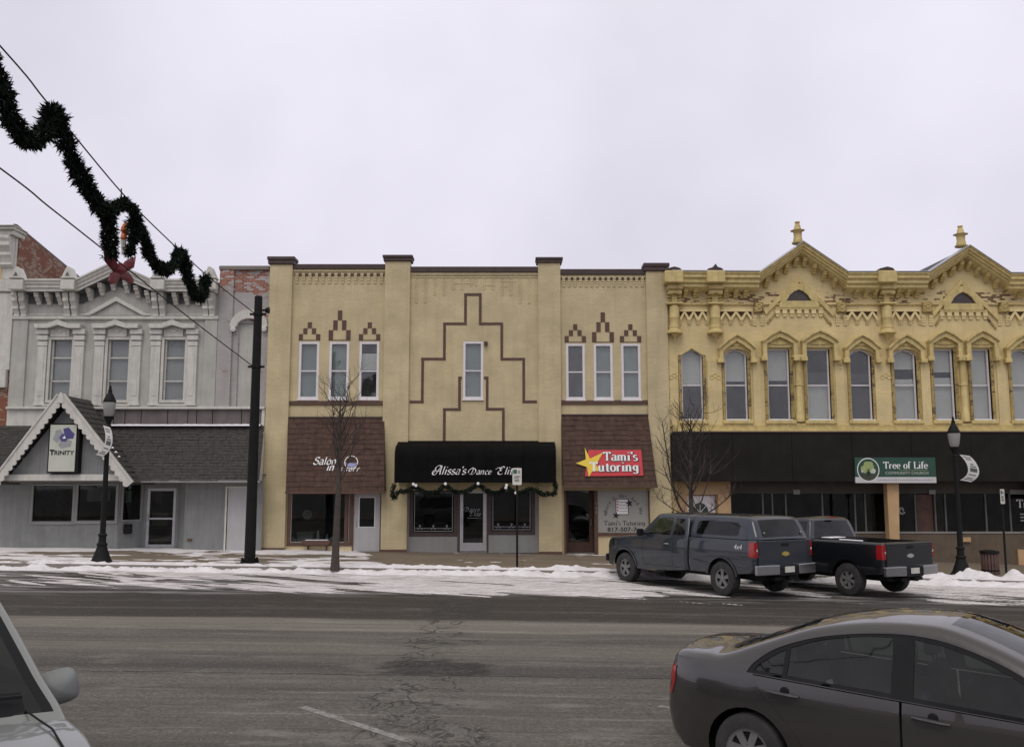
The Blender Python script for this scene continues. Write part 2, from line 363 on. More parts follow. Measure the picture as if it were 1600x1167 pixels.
def ribbon(pl, w, ang, tmin):
    nx, ny = math.cos(ang) * w / 2, math.sin(ang) * w / 2
    L, Rr = [], []
    for i, p in enumerate(pl):
        a = pl[max(0, i-1)]; b = pl[min(len(pl)-1, i+1)]
        dx, dy = b[0]-a[0], b[1]-a[1]; d = math.hypot(dx, dy) or 1
        px, py = -dy/d, dx/d; h = max(tmin, abs(nx*px + ny*py))
        L.append((p[0]+px*h, p[1]+py*h)); Rr.append((p[0]-px*h, p[1]-py*h))
    return [(L[i], L[i+1], Rr[i+1], Rr[i]) for i in range(len(pl)-1)]
def nibtext(s, font=GL, w=.11, ang=0., tmin=.022, serif=.09, shear=0., track=0., arcr=None):
    quads = []; x = 0
    for ch in s:
        if ch == ' ': x += .3; continue
        adv, st, ft = font.get(ch, font['o'])
        qs = []
        for pl in st: qs += ribbon(pl, w, ang, tmin)
        if serif:
            for fx, fy in ft: qs.append(((fx-serif, fy+.035), (fx+serif, fy+.035), (fx+serif, fy-.0), (fx-serif, fy-.0)))
        for q in qs: quads.append([(x + a + shear*b, b) for a, b in q])
        x += adv + track
    return quads, x
def put2d(mb, quads, o, ux, uy, n, size, width, dx=0, lift=.003):
    o, ux, uy, n = Vector(o), Vector(ux), Vector(uy), Vector(n)
    for i, q in enumerate(quads):
        mb.add([o + ux*((a - width/2)*size + dx) + uy*(b*size) + n*(lift + .00025*(i % 9)) for a, b in q], [(0, 1, 2, 3)])
UX, UZ, NF = (1, 0, 0), (0, 0, 1), (0, -1, 0)
def btext(s, size, o, mat, parent, name='lettering', ux=UX, uy=UZ, n=NF, shear=0., width=None, spacing=1., lift=.004, bold=.0):
    c = bpy.data.curves.new('txt', 'FONT'); c.body = s; c.size = size; c.align_x = 'CENTER'; c.shear = shear; c.space_character = spacing; c.offset = bold
    ob = bpy.data.objects.new('txt', c); col.objects.link(ob); dg = bpy.context.evaluated_depsgraph_get()
    me = bpy.data.meshes.new_from_object(ob.evaluated_get(dg)); bpy.data.objects.remove(ob); bpy.data.curves.remove(c)
    xs = [v.co.x for v in me.vertices]; w = max(xs) - min(xs)
    k = (width / w) if width else 1.
    o, ux, uy, n = Vector(o), Vector(ux), Vector(uy), Vector(n)
    mb = MB(); mb.add([o + ux*(v.co.x*k) + uy*v.co.y + n*lift for v in me.vertices], [list(p.vertices) for p in me.polygons])
    bpy.data.meshes.remove(me)
    return mb.build(name, mat, parent, recalc=False)
# ------------------------------------------------------------------ ground, road, pavement, kerb
def road_mat():
    m, t, b = base('salted winter asphalt')
    gm = nd(t, 'ShaderNodeNewGeometry'); s3 = nd(t, 'ShaderNodeSeparateXYZ'); t.links.new(gm.outputs['Position'], s3.inputs[0])
    X, Y = s3.outputs[0], s3.outputs[1]
    wob = mth(t, 'MULTIPLY', mth(t, 'SUBTRACT', noi(t, pos(t, .12, .12, 0), 1, 4), .5), 1.3)
    Yw = mth(t, 'ADD', Y, wob)
    agg = noi(t, pos(t), 27, 4, .75); agg2 = noi(t, pos(t), 240, 2)
    lng = noi(t, pos(t, .10, 2.6, 0), 1.0, 6, .62); lng2 = noi(t, pos(t, .22, 9., 0), 1.0, 5, .6)
    big = noi(t, pos(t, .5, .8, 0), 1.0, 6, .6)
    c = mix(t, rng(t, big, .3, .7), (.090, .083, .072), (.150, .136, .116))
    c = mix(t, rng(t, lng, .35, .72, 0, .75), c, (.215, .198, .172))
    c = mix(t, rng(t, lng2, .52, .74, 0, .55), c, (.065, .060, .054))
    c = mix(t, rng(t, agg, .42, .66, 0, .75), c, (.045, .042, .038))
    c = mix(t, rng(t, agg2, .55, .75, 0, .35), c, (.24, .23, .21))
    def band(y0, y1, soft, lim=1.0):
        a = rng(t, Yw, y0-soft, y0+soft, 0, 1, True); q = rng(t, Yw, y1-soft, y1+soft, 1, 0, True)
        return mth(t, 'MULTIPLY', mth(t, 'MULTIPLY', a, q), lim)
    def sub(a, k): return mth(t, 'MULTIPLY', a, k)
    wet = band(17.5, 26.5, .18)
    dry = mth(t, 'MAXIMUM', band(18.65, 18.95, .12, .55), band(19.9, 20.05, .1, .35))
    wet = mth(t, 'MULTIPLY', wet, mth(t, 'SUBTRACT', 1.0, mth(t, 'MULTIPLY', dry, rng(t, lng2, .3, .6))))
    wet = mth(t, 'MULTIPLY', wet, rng(t, lng, .2, .5, .75, 1))
    c = mix(t, wet, c, mix(t, rng(t, lng2, .35, .7), (.028, .023, .018), (.050, .042, .034)))
    pale = mth(t, 'MULTIPLY', mth(t, 'MAXIMUM', band(16.1, 17.45, .12, .75), band(13.9, 14.9, .3, .35)), rng(t, lng2, .3, .6, .35, 1))
    c = mix(t, pale, c, (.235, .213, .180))
    c = mix(t, mth(t, 'MULTIPLY', rng(t, noi(t, pos(t, .13, 6.5, 0), 1.0, 4, .5), .52, .66), rng(t, Y, 9, 17.4, .18, .5)), c, (.062, .056, .048))
    track = mth(t, 'MULTIPLY', band(12.6, 13.3, .15, .62), rng(t, agg, .3, .65, .6, 1))
    c = mix(t, track, c, (.048, .044, .040))
    # dark drier rut along one wheel path and white salt lines
    for yy, wd, lim in ((16.35, .05, .6), (17.1, .06, .5), (15.6, .05, .35), (11.45, .025, .65), (10.35, .025, .5), (14.7, .03, .4), (9.7, .025, .5), (13.6, .03, .4)):
        ln = mth(t, 'MULTIPLY', band(yy-wd, yy+wd, wd, lim), rng(t, noi(t, pos(t, .8, 3, 0), 1.3, 5), .42, .62))
        c = mix(t, ln, c, (.30, .285, .26))
    # long crack beside the rut
    yc = mth(t, 'ABSOLUTE', mth(t, 'ADD', mth(t, 'SUBTRACT', Y, 12.5), mth(t, 'MULTIPLY', mth(t, 'SUBTRACT', noi(t, pos(t, 1.2, 0, 0), 1, 6, .7), .5), .28)))
    crk = mth(t, 'MULTIPLY', rng(t, yc, .012, .035, 1, 0), rng(t, noi(t, pos(t, .6, .2, 0), 1, 3), .38, .5))
    # broken strip across the carriageway: alligator cracks
    xo = mth(t, 'ADD', X, mth(t, 'MULTIPLY', mth(t, 'SUBTRACT', noi(t, pos(t, .9, .9, 0), 1, 5), .5), 1.5))
    xo = mth(t, 'ABSOLUTE', mth(t, 'ADD', xo, mth(t, 'ADD', 1.12, mth(t, 'MULTIPLY', mth(t, 'SUBTRACT', Y, 12.), .035))))
    wid = rng(t, Y, 8.5, 13.5, .75, .42)
    strip = rng(t, mth(t, 'SUBTRACT', xo, wid), -.25, .12, 1, 0, True)
    strip = mth(t, 'MULTIPLY', strip, rng(t, Y, 20.5, 21.5, 1, 0))
    wp = nd(t, 'ShaderNodeVectorMath', operation='ADD')
    nn = nd(t, 'ShaderNodeTexNoise'); nn.inputs['Scale'].default_value = 2.2; nn.inputs['Detail'].default_value = 5
    t.links.new(pos(t), nn.inputs['Vector'])
    t.links.new(pos(t, 1, .8, 0), wp.inputs[0])
    sv2 = nd(t, 'ShaderNodeVectorMath', operation='SCALE'); sv2.inputs['Scale'].default_value = .75; t.links.new(nn.outputs['Color'], sv2.inputs[0]); t.links.new(sv2.outputs[0], wp.inputs[1])
    vo = nd(t, 'ShaderNodeTexVoronoi', feature='DISTANCE_TO_EDGE'); vo.inputs['Scale'].default_value = 2.3; t.links.new(wp.outputs[0], vo.inputs['Vector'])
    vo2 = nd(t, 'ShaderNodeTexVoronoi', feature='DISTANCE_TO_EDGE'); vo2.inputs['Scale'].default_value = 6.5; t.links.new(wp.outputs[0], vo2.inputs['Vector'])
    wob2 = noi(t, pos(t), 3.0, 4)
    al = mth(t, 'MULTIPLY', rng(t, vo.outputs[0], .02, .075, 1, 0), rng(t, wob2, .35, .5, .25, 1))
    al2 = mth(t, 'MULTIPLY', rng(t, vo2.outputs[0], .02, .07, 1, 0), mth(t, 'MULTIPLY', rng(t, wob2, .42, .54), rng(t, Y, 9.2, 11.8, 1, .3)))
    net = mth(t, 'MULTIPLY', mth(t, 'MAXIMUM', al, al2), strip)
    # melt-dark patches at the strip
    px = rng(t, mth(t, 'ABSOLUTE', mth(t, 'ADD', X, 1.05)), .3, 1.25, 1, 0, True)
    patch = mth(t, 'MULTIPLY', px, mth(t, 'MAXIMUM', mth(t, 'MAXIMUM', band(12.5, 13.6, .3, .85), band(14.6, 15.6, .3, .45)), band(17.6, 20.6, .3, .7)))
    c = mix(t, mth(t, 'MULTIPLY', rng(t, mth(t, 'ADD', patch, mth(t, 'MULTIPLY', mth(t, 'SUBTRACT', noi(t, pos(t, 1.6, 3.2, 0), 1.5, 6, .65), .5), 1.5)), .38, .62), .82), c, (.030, .027, .024))
    halo = mth(t, 'MULTIPLY', mth(t, 'MULTIPLY', rng(t, vo.outputs[0], .04, .13, 1, 0), strip), rng(t, agg, .4, .6))
    c = mix(t, mth(t, 'MULTIPLY', halo, mth(t, 'MULTIPLY', .8, rng(t, Y, 11.5, 13, 1, .3))), c, (.26, .25, .235))
    c = mix(t, mth(t, 'MULTIPLY', mth(t, 'MAXIMUM', mth(t, 'MULTIPLY', net, rng(t, agg, .35, .55, .6, 1)), crk), .92), c, (.022, .020, .018))
    # thin snow dust caught in the parking lane
    dust = mth(t, 'MULTIPLY', rng(t, noi(t, pos(t, .3, 2.2, 0), 1.1, 7, .7), .47, .62), rng(t, Yw, 20.6, 21.8, 0, .5))
    c = mix(t, dust, c, (.62, .60, .60))
    mott = noi(t, pos(t, 1, 1.6, 0), 9, 5, .7); speck = noi(t, pos(t), 21, 3, .6)
    c = mix(t, rng(t, mott, .38, .66, .0, .5), c, mix(t, .5, c, (.02, .018, .016)))
    c = mix(t, mth(t, 'MULTIPLY', rng(t, speck, .60, .70, 0, .6), rng(t, lng, .35, .65, .25, 1)), c, (.34, .32, .29))
    pch = mth(t, 'MULTIPLY', rng(t, noi(t, pos(t, .5, 1.1, 0), 1.3, 6, .65), .56, .66), rng(t, Y, 8., 16.5, .55, .15))
    c = mix(t, pch, c, (.24, .225, .20))
    t.links.new(c, b.inputs['Base Color'])
    t.links.new(rng(t, wet, 0, 1, .92, .62), b.inputs['Roughness']); b.inputs['Specular IOR Level'].default_value = .25
    h = mth(t, 'ADD', mth(t, 'MULTIPLY', agg, .5), mth(t, 'MULTIPLY', agg2, .3)); h = mth(t, 'SUBTRACT', h, mth(t, 'MULTIPLY', mth(t, 'MAXIMUM', net, crk), 2.0))
    t.links.new(bmp(t, h, .5, .012), b.inputs['Normal'])
    return m
M['road'] = road_mat()
def pave_mat():
    m, t, b = base('worn pavement concrete'); p = pos(t)
    c = mix(t, rng(t, noi(t, p, .8, 6), .3, .7), (.165, .128, .086), (.225, .178, .125))
    c = mix(t, rng(t, noi(t, pos(t, .5, 2, 1), 1.4, 5), .45, .7, 0, .5), c, (.12, .098, .074))
    c = mix(t, rng(t, noi(t, p, 60, 3), .4, .7, 0, .3), c, (.09, .08, .065))
    s3 = nd(t, 'ShaderNodeSeparateXYZ'); t.links.new(p, s3.inputs[0])
    jx = rng(t, mth(t, 'ABSOLUTE', mth(t, 'SUBTRACT', mth(t, 'MODULO', mth(t, 'ADD', s3.outputs[0], 60), 1.8), .9)), .006, .014, .55, 0)
    jy = rng(t, mth(t, 'ABSOLUTE', mth(t, 'SUBTRACT', mth(t, 'MODULO', mth(t, 'ADD', s3.outputs[1], 60.4), 1.8), .9)), .006, .014, .55, 0)
    c = mix(t, mth(t, 'MAXIMUM', jx, jy), c, (.05, .045, .04))
    t.links.new(c, b.inputs['Base Color']); b.inputs['Roughness'].default_value = .85
    t.links.new(bmp(t, noi(t, p, 70, 4), .3, .01), b.inputs['Normal'])
    return m
M['pave'] = pave_mat()
def snow_mat():
    m, t, b = base('street snow'); p = pos(t)
    c = mix(t, rng(t, noi(t, p, 2.5, 6), .35, .7), (.84, .82, .83), (.70, .67, .67))
    c = mix(t, rng(t, noi(t, pos(t, 1, 5, 5), 3.5, 6, .7), .52, .75, 0, .65), c, (.42, .38, .35))
    c = mix(t, rng(t, noi(t, p, 45, 3), .58, .75, 0, .35), c, (.36, .32, .30))
    t.links.new(c, b.inputs['Base Color']); b.inputs['Roughness'].default_value = .8; b.inputs['Specular IOR Level'].default_value = .2
    t.links.new(bmp(t, noi(t, p, 22, 6, .7), .7, .03), b.inputs['Normal'])
    return m
M['snow'] = snow_mat()
def slush_mat():
    m, t, b = base('trodden slush'); p = pos(t)
    c = mix(t, rng(t, noi(t, pos(t, .5, 3, 1), 1.6, 7, .7), .38, .66), (.78, .75, .75), (.40, .37, .35))
    c = mix(t, rng(t, noi(t, p, 9, 5, .7), .5, .75, 0, .5), c, (.30, .275, .255))
    t.links.new(c, b.inputs['Base Color']); b.inputs['Roughness'].default_value = .75; b.inputs['Specular IOR Level'].default_value = .25
    t.links.new(bmp(t, noi(t, p, 26, 6, .7), .7, .03), b.inputs['Normal'])
    return m
M['slush'] = slush_mat()
def sheet(name, xs, ys, zf, mat):
    mb = MB(); n = len(ys)
    vs = [(x, y, zf(x, y)) for x in xs for y in ys]
    fs = [(i*n+j, (i+1)*n+j, (i+1)*n+j+1, i*n+j+1) for i in range(len(xs)-1) for j in range(n-1)]
    mb.add(vs, fs); o = mb.build(name, mat, loc=(0, 0, 0), smooth=True); tag(o, kind='structure'); return o
XS = [-1500, -400, -100, -60] + [-30 + i for i in range(61)] + [60, 100, 400, 1500]
sheet('ground', XS, [-1500, -300, -60, -4, 10, 40, 60, 300, 1500], lambda x, y: g(x) - .06, mk('frozen ground', (.13, .125, .12), .95, .2, .3, .2))
XR = [-150, -60] + [-30 + i for i in range(61)] + [60, 150]
sheet('road', XR, [2.2 + .7*i for i in range(35)], lambda x, y: g(x) + .0, M['road'])
def strip_x(name, y0, y1, z0, z1, mat, xs=XR):
    mb = MB()
    for i in range(len(xs)-1):
        a, b_ = xs[i], xs[i+1]; q, w = g(a), g(b_)
        mb.add([(a,y0,q+z0),(b_,y0,w+z0),(b_,y1,w+z0),(a,y1,q+z0),(a,y0,q+z1),(b_,y0,w+z1),(b_,y1,w+z1),(a,y1,q+z1)],
               [(4,5,6,7),(0,1,5,4),(2,3,7,6)])
    o = mb.build(name, mat, loc=(0, 0, 0), recalc=False); tag(o, kind='structure'); return o
strip_x('pavement', 26.65, 36.0, -.05, KERB, M['pave'])
strip_x('kerb', 26.48, 26.646, -.05, KERB + .004, M['concrete'])
strip_x('near_pavement', -9, 2.02, -.05, KERB, M['pave'])
strip_x('near_kerb', 2.024, 2.2, -.05, KERB + .004, M['concrete'])
# painted parking stripes, worn
def paint_mat():
    m, t, b = base('worn white road paint'); p = pos(t)
    k = rng(t, noi(t, p, 14, 5, .7), .38, .55)
    t.links.new(mix(t, k, (.13, .122, .11), (.27, .26, .24)), b.inputs['Base Color']); b.inputs['Roughness'].default_value = .9; return m
M['paint'] = paint_mat()
def stripe(p0, p1, w):
    a = Vector(G(*p0)); b_ = Vector(G(*p1)); d = (b_-a).normalized(); n = Vector((-d.y, d.x)) * w/2
    mb = MB(); N = 10
    vs = []
    for i in range(N+1):
        q = a.lerp(b_, i/N)
        for s in (1, -1): vs.append((q.x+n.x*s, q.y+n.y*s, g(q.x) + .004))
    mb.add(vs, [(2*i, 2*i+1, 2*i+3, 2*i+2) for i in range(N)])
    o = mb.build('parking_stripe', M['paint'], loc=(0, 0, 0)); tag(o, kind='structure')
stripe((472, 1104), (640, 1158), .105); stripe((1030, 1103), (1075, 1110), .1)
# ------------------------------------------------------------------ snow: real relief, thinning to nothing at its edges
def nz2(x, y, s=0.): return noise.fractal((x, y, s), 1.0, 2.0, 5)
def relief(name, x0, x1, dx, y0, y1, dy, hf, zf, label):
    nx, ny = int((x1-x0)/dx)+1, int((y1-y0)/dy)+1
    H = [[hf(x0+i*dx, y0+j*dy) for j in range(ny)] for i in range(nx)]
    idx = {}; vs = []; fs = []
    def vid(i, j):
        if (i, j) not in idx:
            x, y = x0+i*dx, y0+j*dy; idx[(i, j)] = len(vs); vs.append((x, y, zf(x, y) + max(-.012, H[i][j])))
        return idx[(i, j)]
    for i in range(nx-1):
        for j in range(ny-1):
            if max(H[i][j], H[i+1][j], H[i+1][j+1], H[i][j+1]) > 0: fs.append((vid(i,j), vid(i+1,j), vid(i+1,j+1), vid(i,j+1)))
    mb = MB().add(vs, fs); o = mb.build(name, M['slush'] if 'lane' in name else M['snow'], loc=(0, 0, 0), smooth=75)
    tag(o, label, 'snow', kind='stuff'); return o
def smooth(a, b, x):
    t = max(0, min(1, (x-a)/(b-a))); return t*t*(3-2*t)
def lane(x, y):
    u, v = x*.88 - y*.475, x*.475 + y*.88
    n = noise.fractal((u*.28, v*1.6, 3.1), 1.0, 2.1, 6)*1.0 + .5*noise.fractal((u*.9, v*5.5, 7.7), 1.0, 2.1, 4)
    edge = 21.25 + .5*noise.noise((x*.22, 2.2, 0)) + .3*noise.noise((x*1.1, 5, 0)) + (.2 if x > 3 else 0)
    cov = smooth(edge-.25, edge+.9, y)*1.25 - .95
    cov += .42*smooth(-6, 0, x) + .22*smooth(-7, -4, x)*(1-smooth(2, 4, x))*smooth(21.8, 22.6, y)
    cov += .30*smooth(23.9, 26.0, y) - .35*smooth(-8, -15, x)*(1 - smooth(25.4, 26.0, y))
    cov -= .25*smooth(5, 9, x)*(1-smooth(23.5, 25, y))
    for cx0, cy0, an in ((4.82, 24.2, 122), (8.02, 24.75, 121)):      # snow thinned to bare asphalt under the pickups, also standing in for their shadow
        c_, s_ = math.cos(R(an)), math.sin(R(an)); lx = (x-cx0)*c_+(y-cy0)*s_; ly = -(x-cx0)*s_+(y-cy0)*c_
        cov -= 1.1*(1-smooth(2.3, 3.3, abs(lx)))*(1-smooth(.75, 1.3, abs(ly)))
    st = noise.fractal((u*.55+3, v*7.5, 1.7), 1.0, 2.0, 5)
    return (n*.9 + cov - .42 + .85*st)*.026
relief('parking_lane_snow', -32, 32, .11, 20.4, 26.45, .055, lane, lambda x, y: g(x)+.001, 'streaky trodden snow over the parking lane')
def bank(x, y):
    c = 26.36 + .12*noise.noise((x*.5, 0, 1)) + .06*noise.noise((x*2.2, 0, 4))
    w = .36 + .16*noise.noise((x*.4, 3, 0)) + (.12 if x > 0 else 0)
    d = (y-c)/w
    n = noise.fractal((x*1.7, y*2.2, 0), 1.0, 2.0, 5)
    top = (.10 + .04*smooth(-9, 0, x) + .10*n + .05*noise.fractal((x*6, y*6, 5), 1, 2, 3))
    return top*(1-d*d) - .02 - .10*max(0, abs(d)-1)
relief('kerb_snow_bank', -30, 30, .07, 25.4, 27.25, .06, bank, lambda x, y: g(x) + (KERB if y > 26.5 else 0.), 'lumpy ridge of ploughed snow along the far kerb')
def pave_snow(x, y):
    n = .12 + noise.fractal((x*.35, y*.9, 9), 1.0, 2.1, 6) + .35*noise.fractal((x*1.6, y*4, 2), 1, 2, 4)
    c = -.05 + .42*smooth(31.4, 32.4, y)*(1-smooth(-5.0, -4.35, x + .25*(33-y))) - .12*smooth(29.5, 30.5, y)*(1-smooth(31.3, 31.8, y))
    c += .30*(1-smooth(27.0, 28.0, y)); c -= 1.3*smooth(-4.9, -3.9, x + .30*(31.5-y)*(-1) + .3)
    c -= .55*math.exp(-((x+10.9)/2.2)**2 - ((y-28.9)/1.0)**2)
    return (n*.85 + c)*.03
relief('pavement_snow', -26, -2.6, .08, 26.7, 33.2, .07, pave_snow, lambda x, y: g(x)+KERB+.001, 'thin patchy snow on the pavement before the white building')
def heap(x, y):
    n = noise.fractal((x*2.4, y*2.4, 0), 1, 2, 5)*.14
    h = .32*math.exp(-((x-13.2)/.6)**2 - ((y-27.0)/.45)**2) + .28*math.exp(-((x-14.45)/.3)**2 - ((y-27.1)/.35)**2) + .22*math.exp(-((x-11.6)/.9)**2 - ((y-26.7)/.4)**2) + .18*math.exp(-((x-15.8)/1.2)**2-((y-26.7)/.4)**2) + .09*math.exp(-((y-26.7)/.3)**2)*smooth(9.8, 10.6, x)
    return (h*(.9+n*2.6) + n*.25 - .05)*smooth(26.2, 26.75, y) - .02
relief('snow_heap', 9.6, 18.5, .05, 26.0, 28.2, .05, heap, lambda x, y: g(x)+(KERB if y > 26.5 else 0.), 'white snow heap around the lamp post and litter bin')
def crumbs(x, y):
    n = noise.fractal((x*1.1, y*2.6, 31), 1, 2, 5)
    a = math.exp(-((x-.15)/.5)**2 - ((y-27.0)/.35)**2) + .75*math.exp(-((y-32.75)/.35)**2 - ((x-3.2)/1.8)**2) + .7*math.exp(-((x-3.3)/.7)**2-((y-29.2)/.4)**2)
    return (n + a*.75 - .68)*.05
relief('pavement_snow_crumbs', -2.5, 9, .06, 26.6, 33.0, .06, crumbs, lambda x, y: g(x)+KERB+.001, 'small leftover scraps of snow on the bare brown pavement')
# ------------------------------------------------------------------ building helpers
def wall_mb(x0, x1, z0, z1, holes, y, dep=.3):
    xs = sorted({x0, x1} | {h[0] for h in holes} | {h[1] for h in holes}); zs = sorted({z0, z1} | {h[2] for h in holes} | {h[3] for h in holes})
    xs = [x for x in xs if x0 <= x <= x1]; zs = [z for z in zs if z0 <= z <= z1]
    mb = MB()
    for i in range(len(xs)-1):
        for j in range(len(zs)-1):
            cx, cz = (xs[i]+xs[i+1])/2, (zs[j]+zs[j+1])/2
            if any(h[0] < cx < h[1] and h[2] < cz < h[3] for h in holes): continue
            mb.quad((xs[i], y, zs[j]), (xs[i+1], y, zs[j]), (xs[i+1], y, zs[j+1]), (xs[i], y, zs[j+1]))
    for a, b_, c, d in holes:
        mb.quad((a,y,c),(a,y+dep,c),(a,y+dep,d),(a,y,d)); mb.quad((b_,y,c),(b_,y,d),(b_,y+dep,d),(b_,y+dep,c))
        mb.quad((a,y,d),(a,y+dep,d),(b_,y+dep,d),(b_,y,d)); mb.quad((a,y,c),(b_,y,c),(b_,y+dep,c),(a,y+dep,c))
    return mb
def frame_mb(x0, x1, z0, z1, w, y0, y1, wb=None, wt=None):
    wb = w if wb is None else wb; wt = w if wt is None else wt
    mb = MB(); mb.box(x0, x0+w, y0, y1, z0, z1); mb.box(x1-w, x1, y0, y1, z0, z1)
    mb.box(x0+w, x1-w, y0, y1, z1-wt, z1); mb.box(x0+w, x1-w, y0, y1, z0, z0+wb); return mb
def shell_box(root, x0, x1, yf, yb, z0, z1, wallmat, roofmat, zin=None):
    """side walls, back wall and roof of a row building, dark inside"""
    MB().box(x0, x0+.28, yf, yb, z0, z1).build('side_wall', wallmat, root)
    MB().box(x1-.28, x1, yf, yb, z0, z1).build('side_wall', wallmat, root)
    MB().box(x0+.28, x1-.28, yb-.3, yb, z0, z1).build('back_wall', wallmat, root)
    MB().box(x0+.28, x1-.28, yf, yb-.3, z1-.9, z1-.6).build('roof', roofmat, root)
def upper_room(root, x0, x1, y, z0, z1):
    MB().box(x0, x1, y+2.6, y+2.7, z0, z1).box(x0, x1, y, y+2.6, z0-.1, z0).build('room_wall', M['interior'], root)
def sash(root, x0, x1, z0, z1, yw, fw, mat, splits=(.5,), blinds=(), yrec=.12, casing=None, glass='glass_up'):
    """double-hung window: frame > panes, meeting rails, blinds; blinds = (z fraction from, to, material)"""
    y0 = yw + yrec
    w = frame_mb(x0, x1, z0, z1, fw, y0-.03, y0+.06).build('window', mat, root, bev=.006)
    zs = [z0+fw] + [z0 + (z1-z0)*s for s in splits] + [z1-fw]
    for i in range(len(zs)-1):
        a = zs[i] + (.022 if i else 0); b_ = zs[i+1] - (.022 if i < len(zs)-2 else 0)
        Bx(x0+fw, x1-fw, y0+.02+.012*i, y0+.026+.012*i, a, b_).build('pane', M[glass], w)
    for s in splits:
        Bx(x0+fw, x1-fw, y0-.012, y0+.05, z0+(z1-z0)*s-.022, z0+(z1-z0)*s+.022).build('rail', mat, w)
    for a, b_, mt in blinds:
        za, zb = z0 + (z1-z0)*a, z0 + (z1-z0)*b_
        mb = MB(); n = max(2, int((zb-za)/.06)); d = (zb-za)/n
        for k in range(n):
            mb.quad((x0+fw*.6, y0+.10, za+k*d), (x1-fw*.6, y0+.10, za+k*d), (x1-fw*.6, y0+.112, za+k*d+d*.97), (x0+fw*.6, y0+.112, za+k*d+d*.97))
        mb.build('blind', M[mt], w, recalc=False)
    return w
def shingles(root, xl0, xr0, z0, y0, xl1, xr1, z1, y1, rows, mat, tabw, name='shingle_courses', thick=.022, jit=.012):
    """courses of separate tabs from eave (0) to top (1), each course lapping the one below"""
    mb = MB(); rnd = random.Random(rows*7+int(tabw*100))
    for r in range(rows):
        a, b_ = r/rows, min(1.0, (r+1.25)/rows)
        L = lambda p, q, t: p + (q-p)*t
        xl, xr = L(xl0, xl1, a), L(xr0, xr1, a); x = xl + (-tabw*.5 if r % 2 else 0)
        while x < xr - .01:
            w = tabw*rnd.uniform(.7, 1.3); xa, xb = max(x, xl), min(x+w-.008, xr)
            if xb-xa > .02:
                aj = a + (rnd.uniform(-jit, jit*.4) if r else 0); k = thick*rnd.uniform(.7, 1.5)
                za, ya, zb, yb = L(z0, z1, aj), L(y0, y1, aj), L(z0, z1, b_), L(y0, y1, b_)
                sx = lambda xx: L(xl1, xr1, (xx-xl)/(xr-xl)) * (b_-a)/(1-a+1e-9) + xx*(1-(b_-a)/(1-a+1e-9)) if a < .999 else xx
                va = [(xa, ya-k, za), (xb, ya-k, za), (sx(xb), yb-.003, zb), (sx(xa), yb-.003, zb), (xa, ya+.004, za), (xb, ya+.004, za)]
                mb.add(va, [(0, 1, 2, 3), (4, 5, 1, 0), (4, 0, 3), (5, 2, 1)])
            x += w
    o = mb.build(name, mat, root, recalc=False); o['kind'] = 'stuff'; return o
ZB = 0.1
# ------------------------------------------------------------------ the cream building in the middle
YC = 33.0
cx = [-8.76, -7.94, -4.59, -3.68, .94, 1.75, 4.84, 5.60]
cream = empty('cream_building', (-1.6, YC, .15), 'cream painted brick building with brown stepped outline and pilasters', 'building')
shell_box(cream, cx[0]+.03, cx[7]-.03, YC+.02, 50, -.3, 10.1, M['cream'], M['coping'])
winA = [(466.5, 498), (514, 544.8), (561, 592)]; winC = [(884.5, 914), (928, 957.5), (971, 1001)]
zt, zb = PZ(534), PZ(623.5); ztc, zbc = PZ(537), PZ(624)
HA = [(PX(a, 580), PX(b, 580), zb, zt) for a, b in winA]; HC = [(PX(a, 580), PX(b, 580), zbc, ztc) for a, b in winC]
HB = [(PX(723.5, 580), PX(755, 580), PZ(623.5), PZ(533.5))]
topA, topB, topC = PZ(421), PZ(426), PZ(430)
doorTop = PZ(766)
wall_mb(cx[1], cx[2], doorTop, topA, HA, YC).build('front_wall', M['cream'], cream)
wall_mb(cx[3], cx[4], doorTop, topB, HB, YC).build('front_wall', M['cream'], cream)
wall_mb(cx[5], cx[6], doorTop, topC, HC, YC).build('front_wall', M['cream'], cream)
upper_room(cream, cx[1], cx[6], YC+.32, 4.6, 9)
# pilasters, caps, copings
pcap = [(403, 414.5), (400.5, 409.5), (404, 412), (413, 425)]
for i in range(4):
    a, b_ = cx[2*i], cx[2*i+1]; z1 = PZ(pcap[i][1])
    p = Bx(a, b_, YC-.13, YC+.25, -.25 if i else -.1, z1).build('pilaster', M['cream'], cream, bev=.012)
    gb = g((a+b_)/2)+KERB; Bx(a-.004, b_+.004, YC-.16, YC-.132, gb-.05, gb+.09).build('base_strip', M['brown'], cream)
    ov = .06; zc = PZ(pcap[i][0])
    mb = MB().box(a-ov, b_+ov, YC-.2, YC+.35, z1+.002, z1 + (zc-z1)*.55).box(a-ov-.03, b_+ov+.03, YC-.23, YC+.38, z1 + (zc-z1)*.55, zc)
    mb.build('pilaster_cap', M['coping'], cream, bev=.012)
for (a, b_, y0, y1) in ((cx[1], cx[2], 413.6, 421), (cx[3], cx[4], 417.5, 426), (cx[5], cx[6], 421.3, 430)):
    Bx(a-.02 if a < 1 else a, b_, YC-.10, YC+.36, PZ(y1), PZ(y0)).build('coping', M['coping'], cream, bev=.015)
    Bx(a+.004, b_-.004, YC-.045, YC+.1, PZ(y1+4), PZ(y1)-.002).build('string_course', M['cream'], cream)
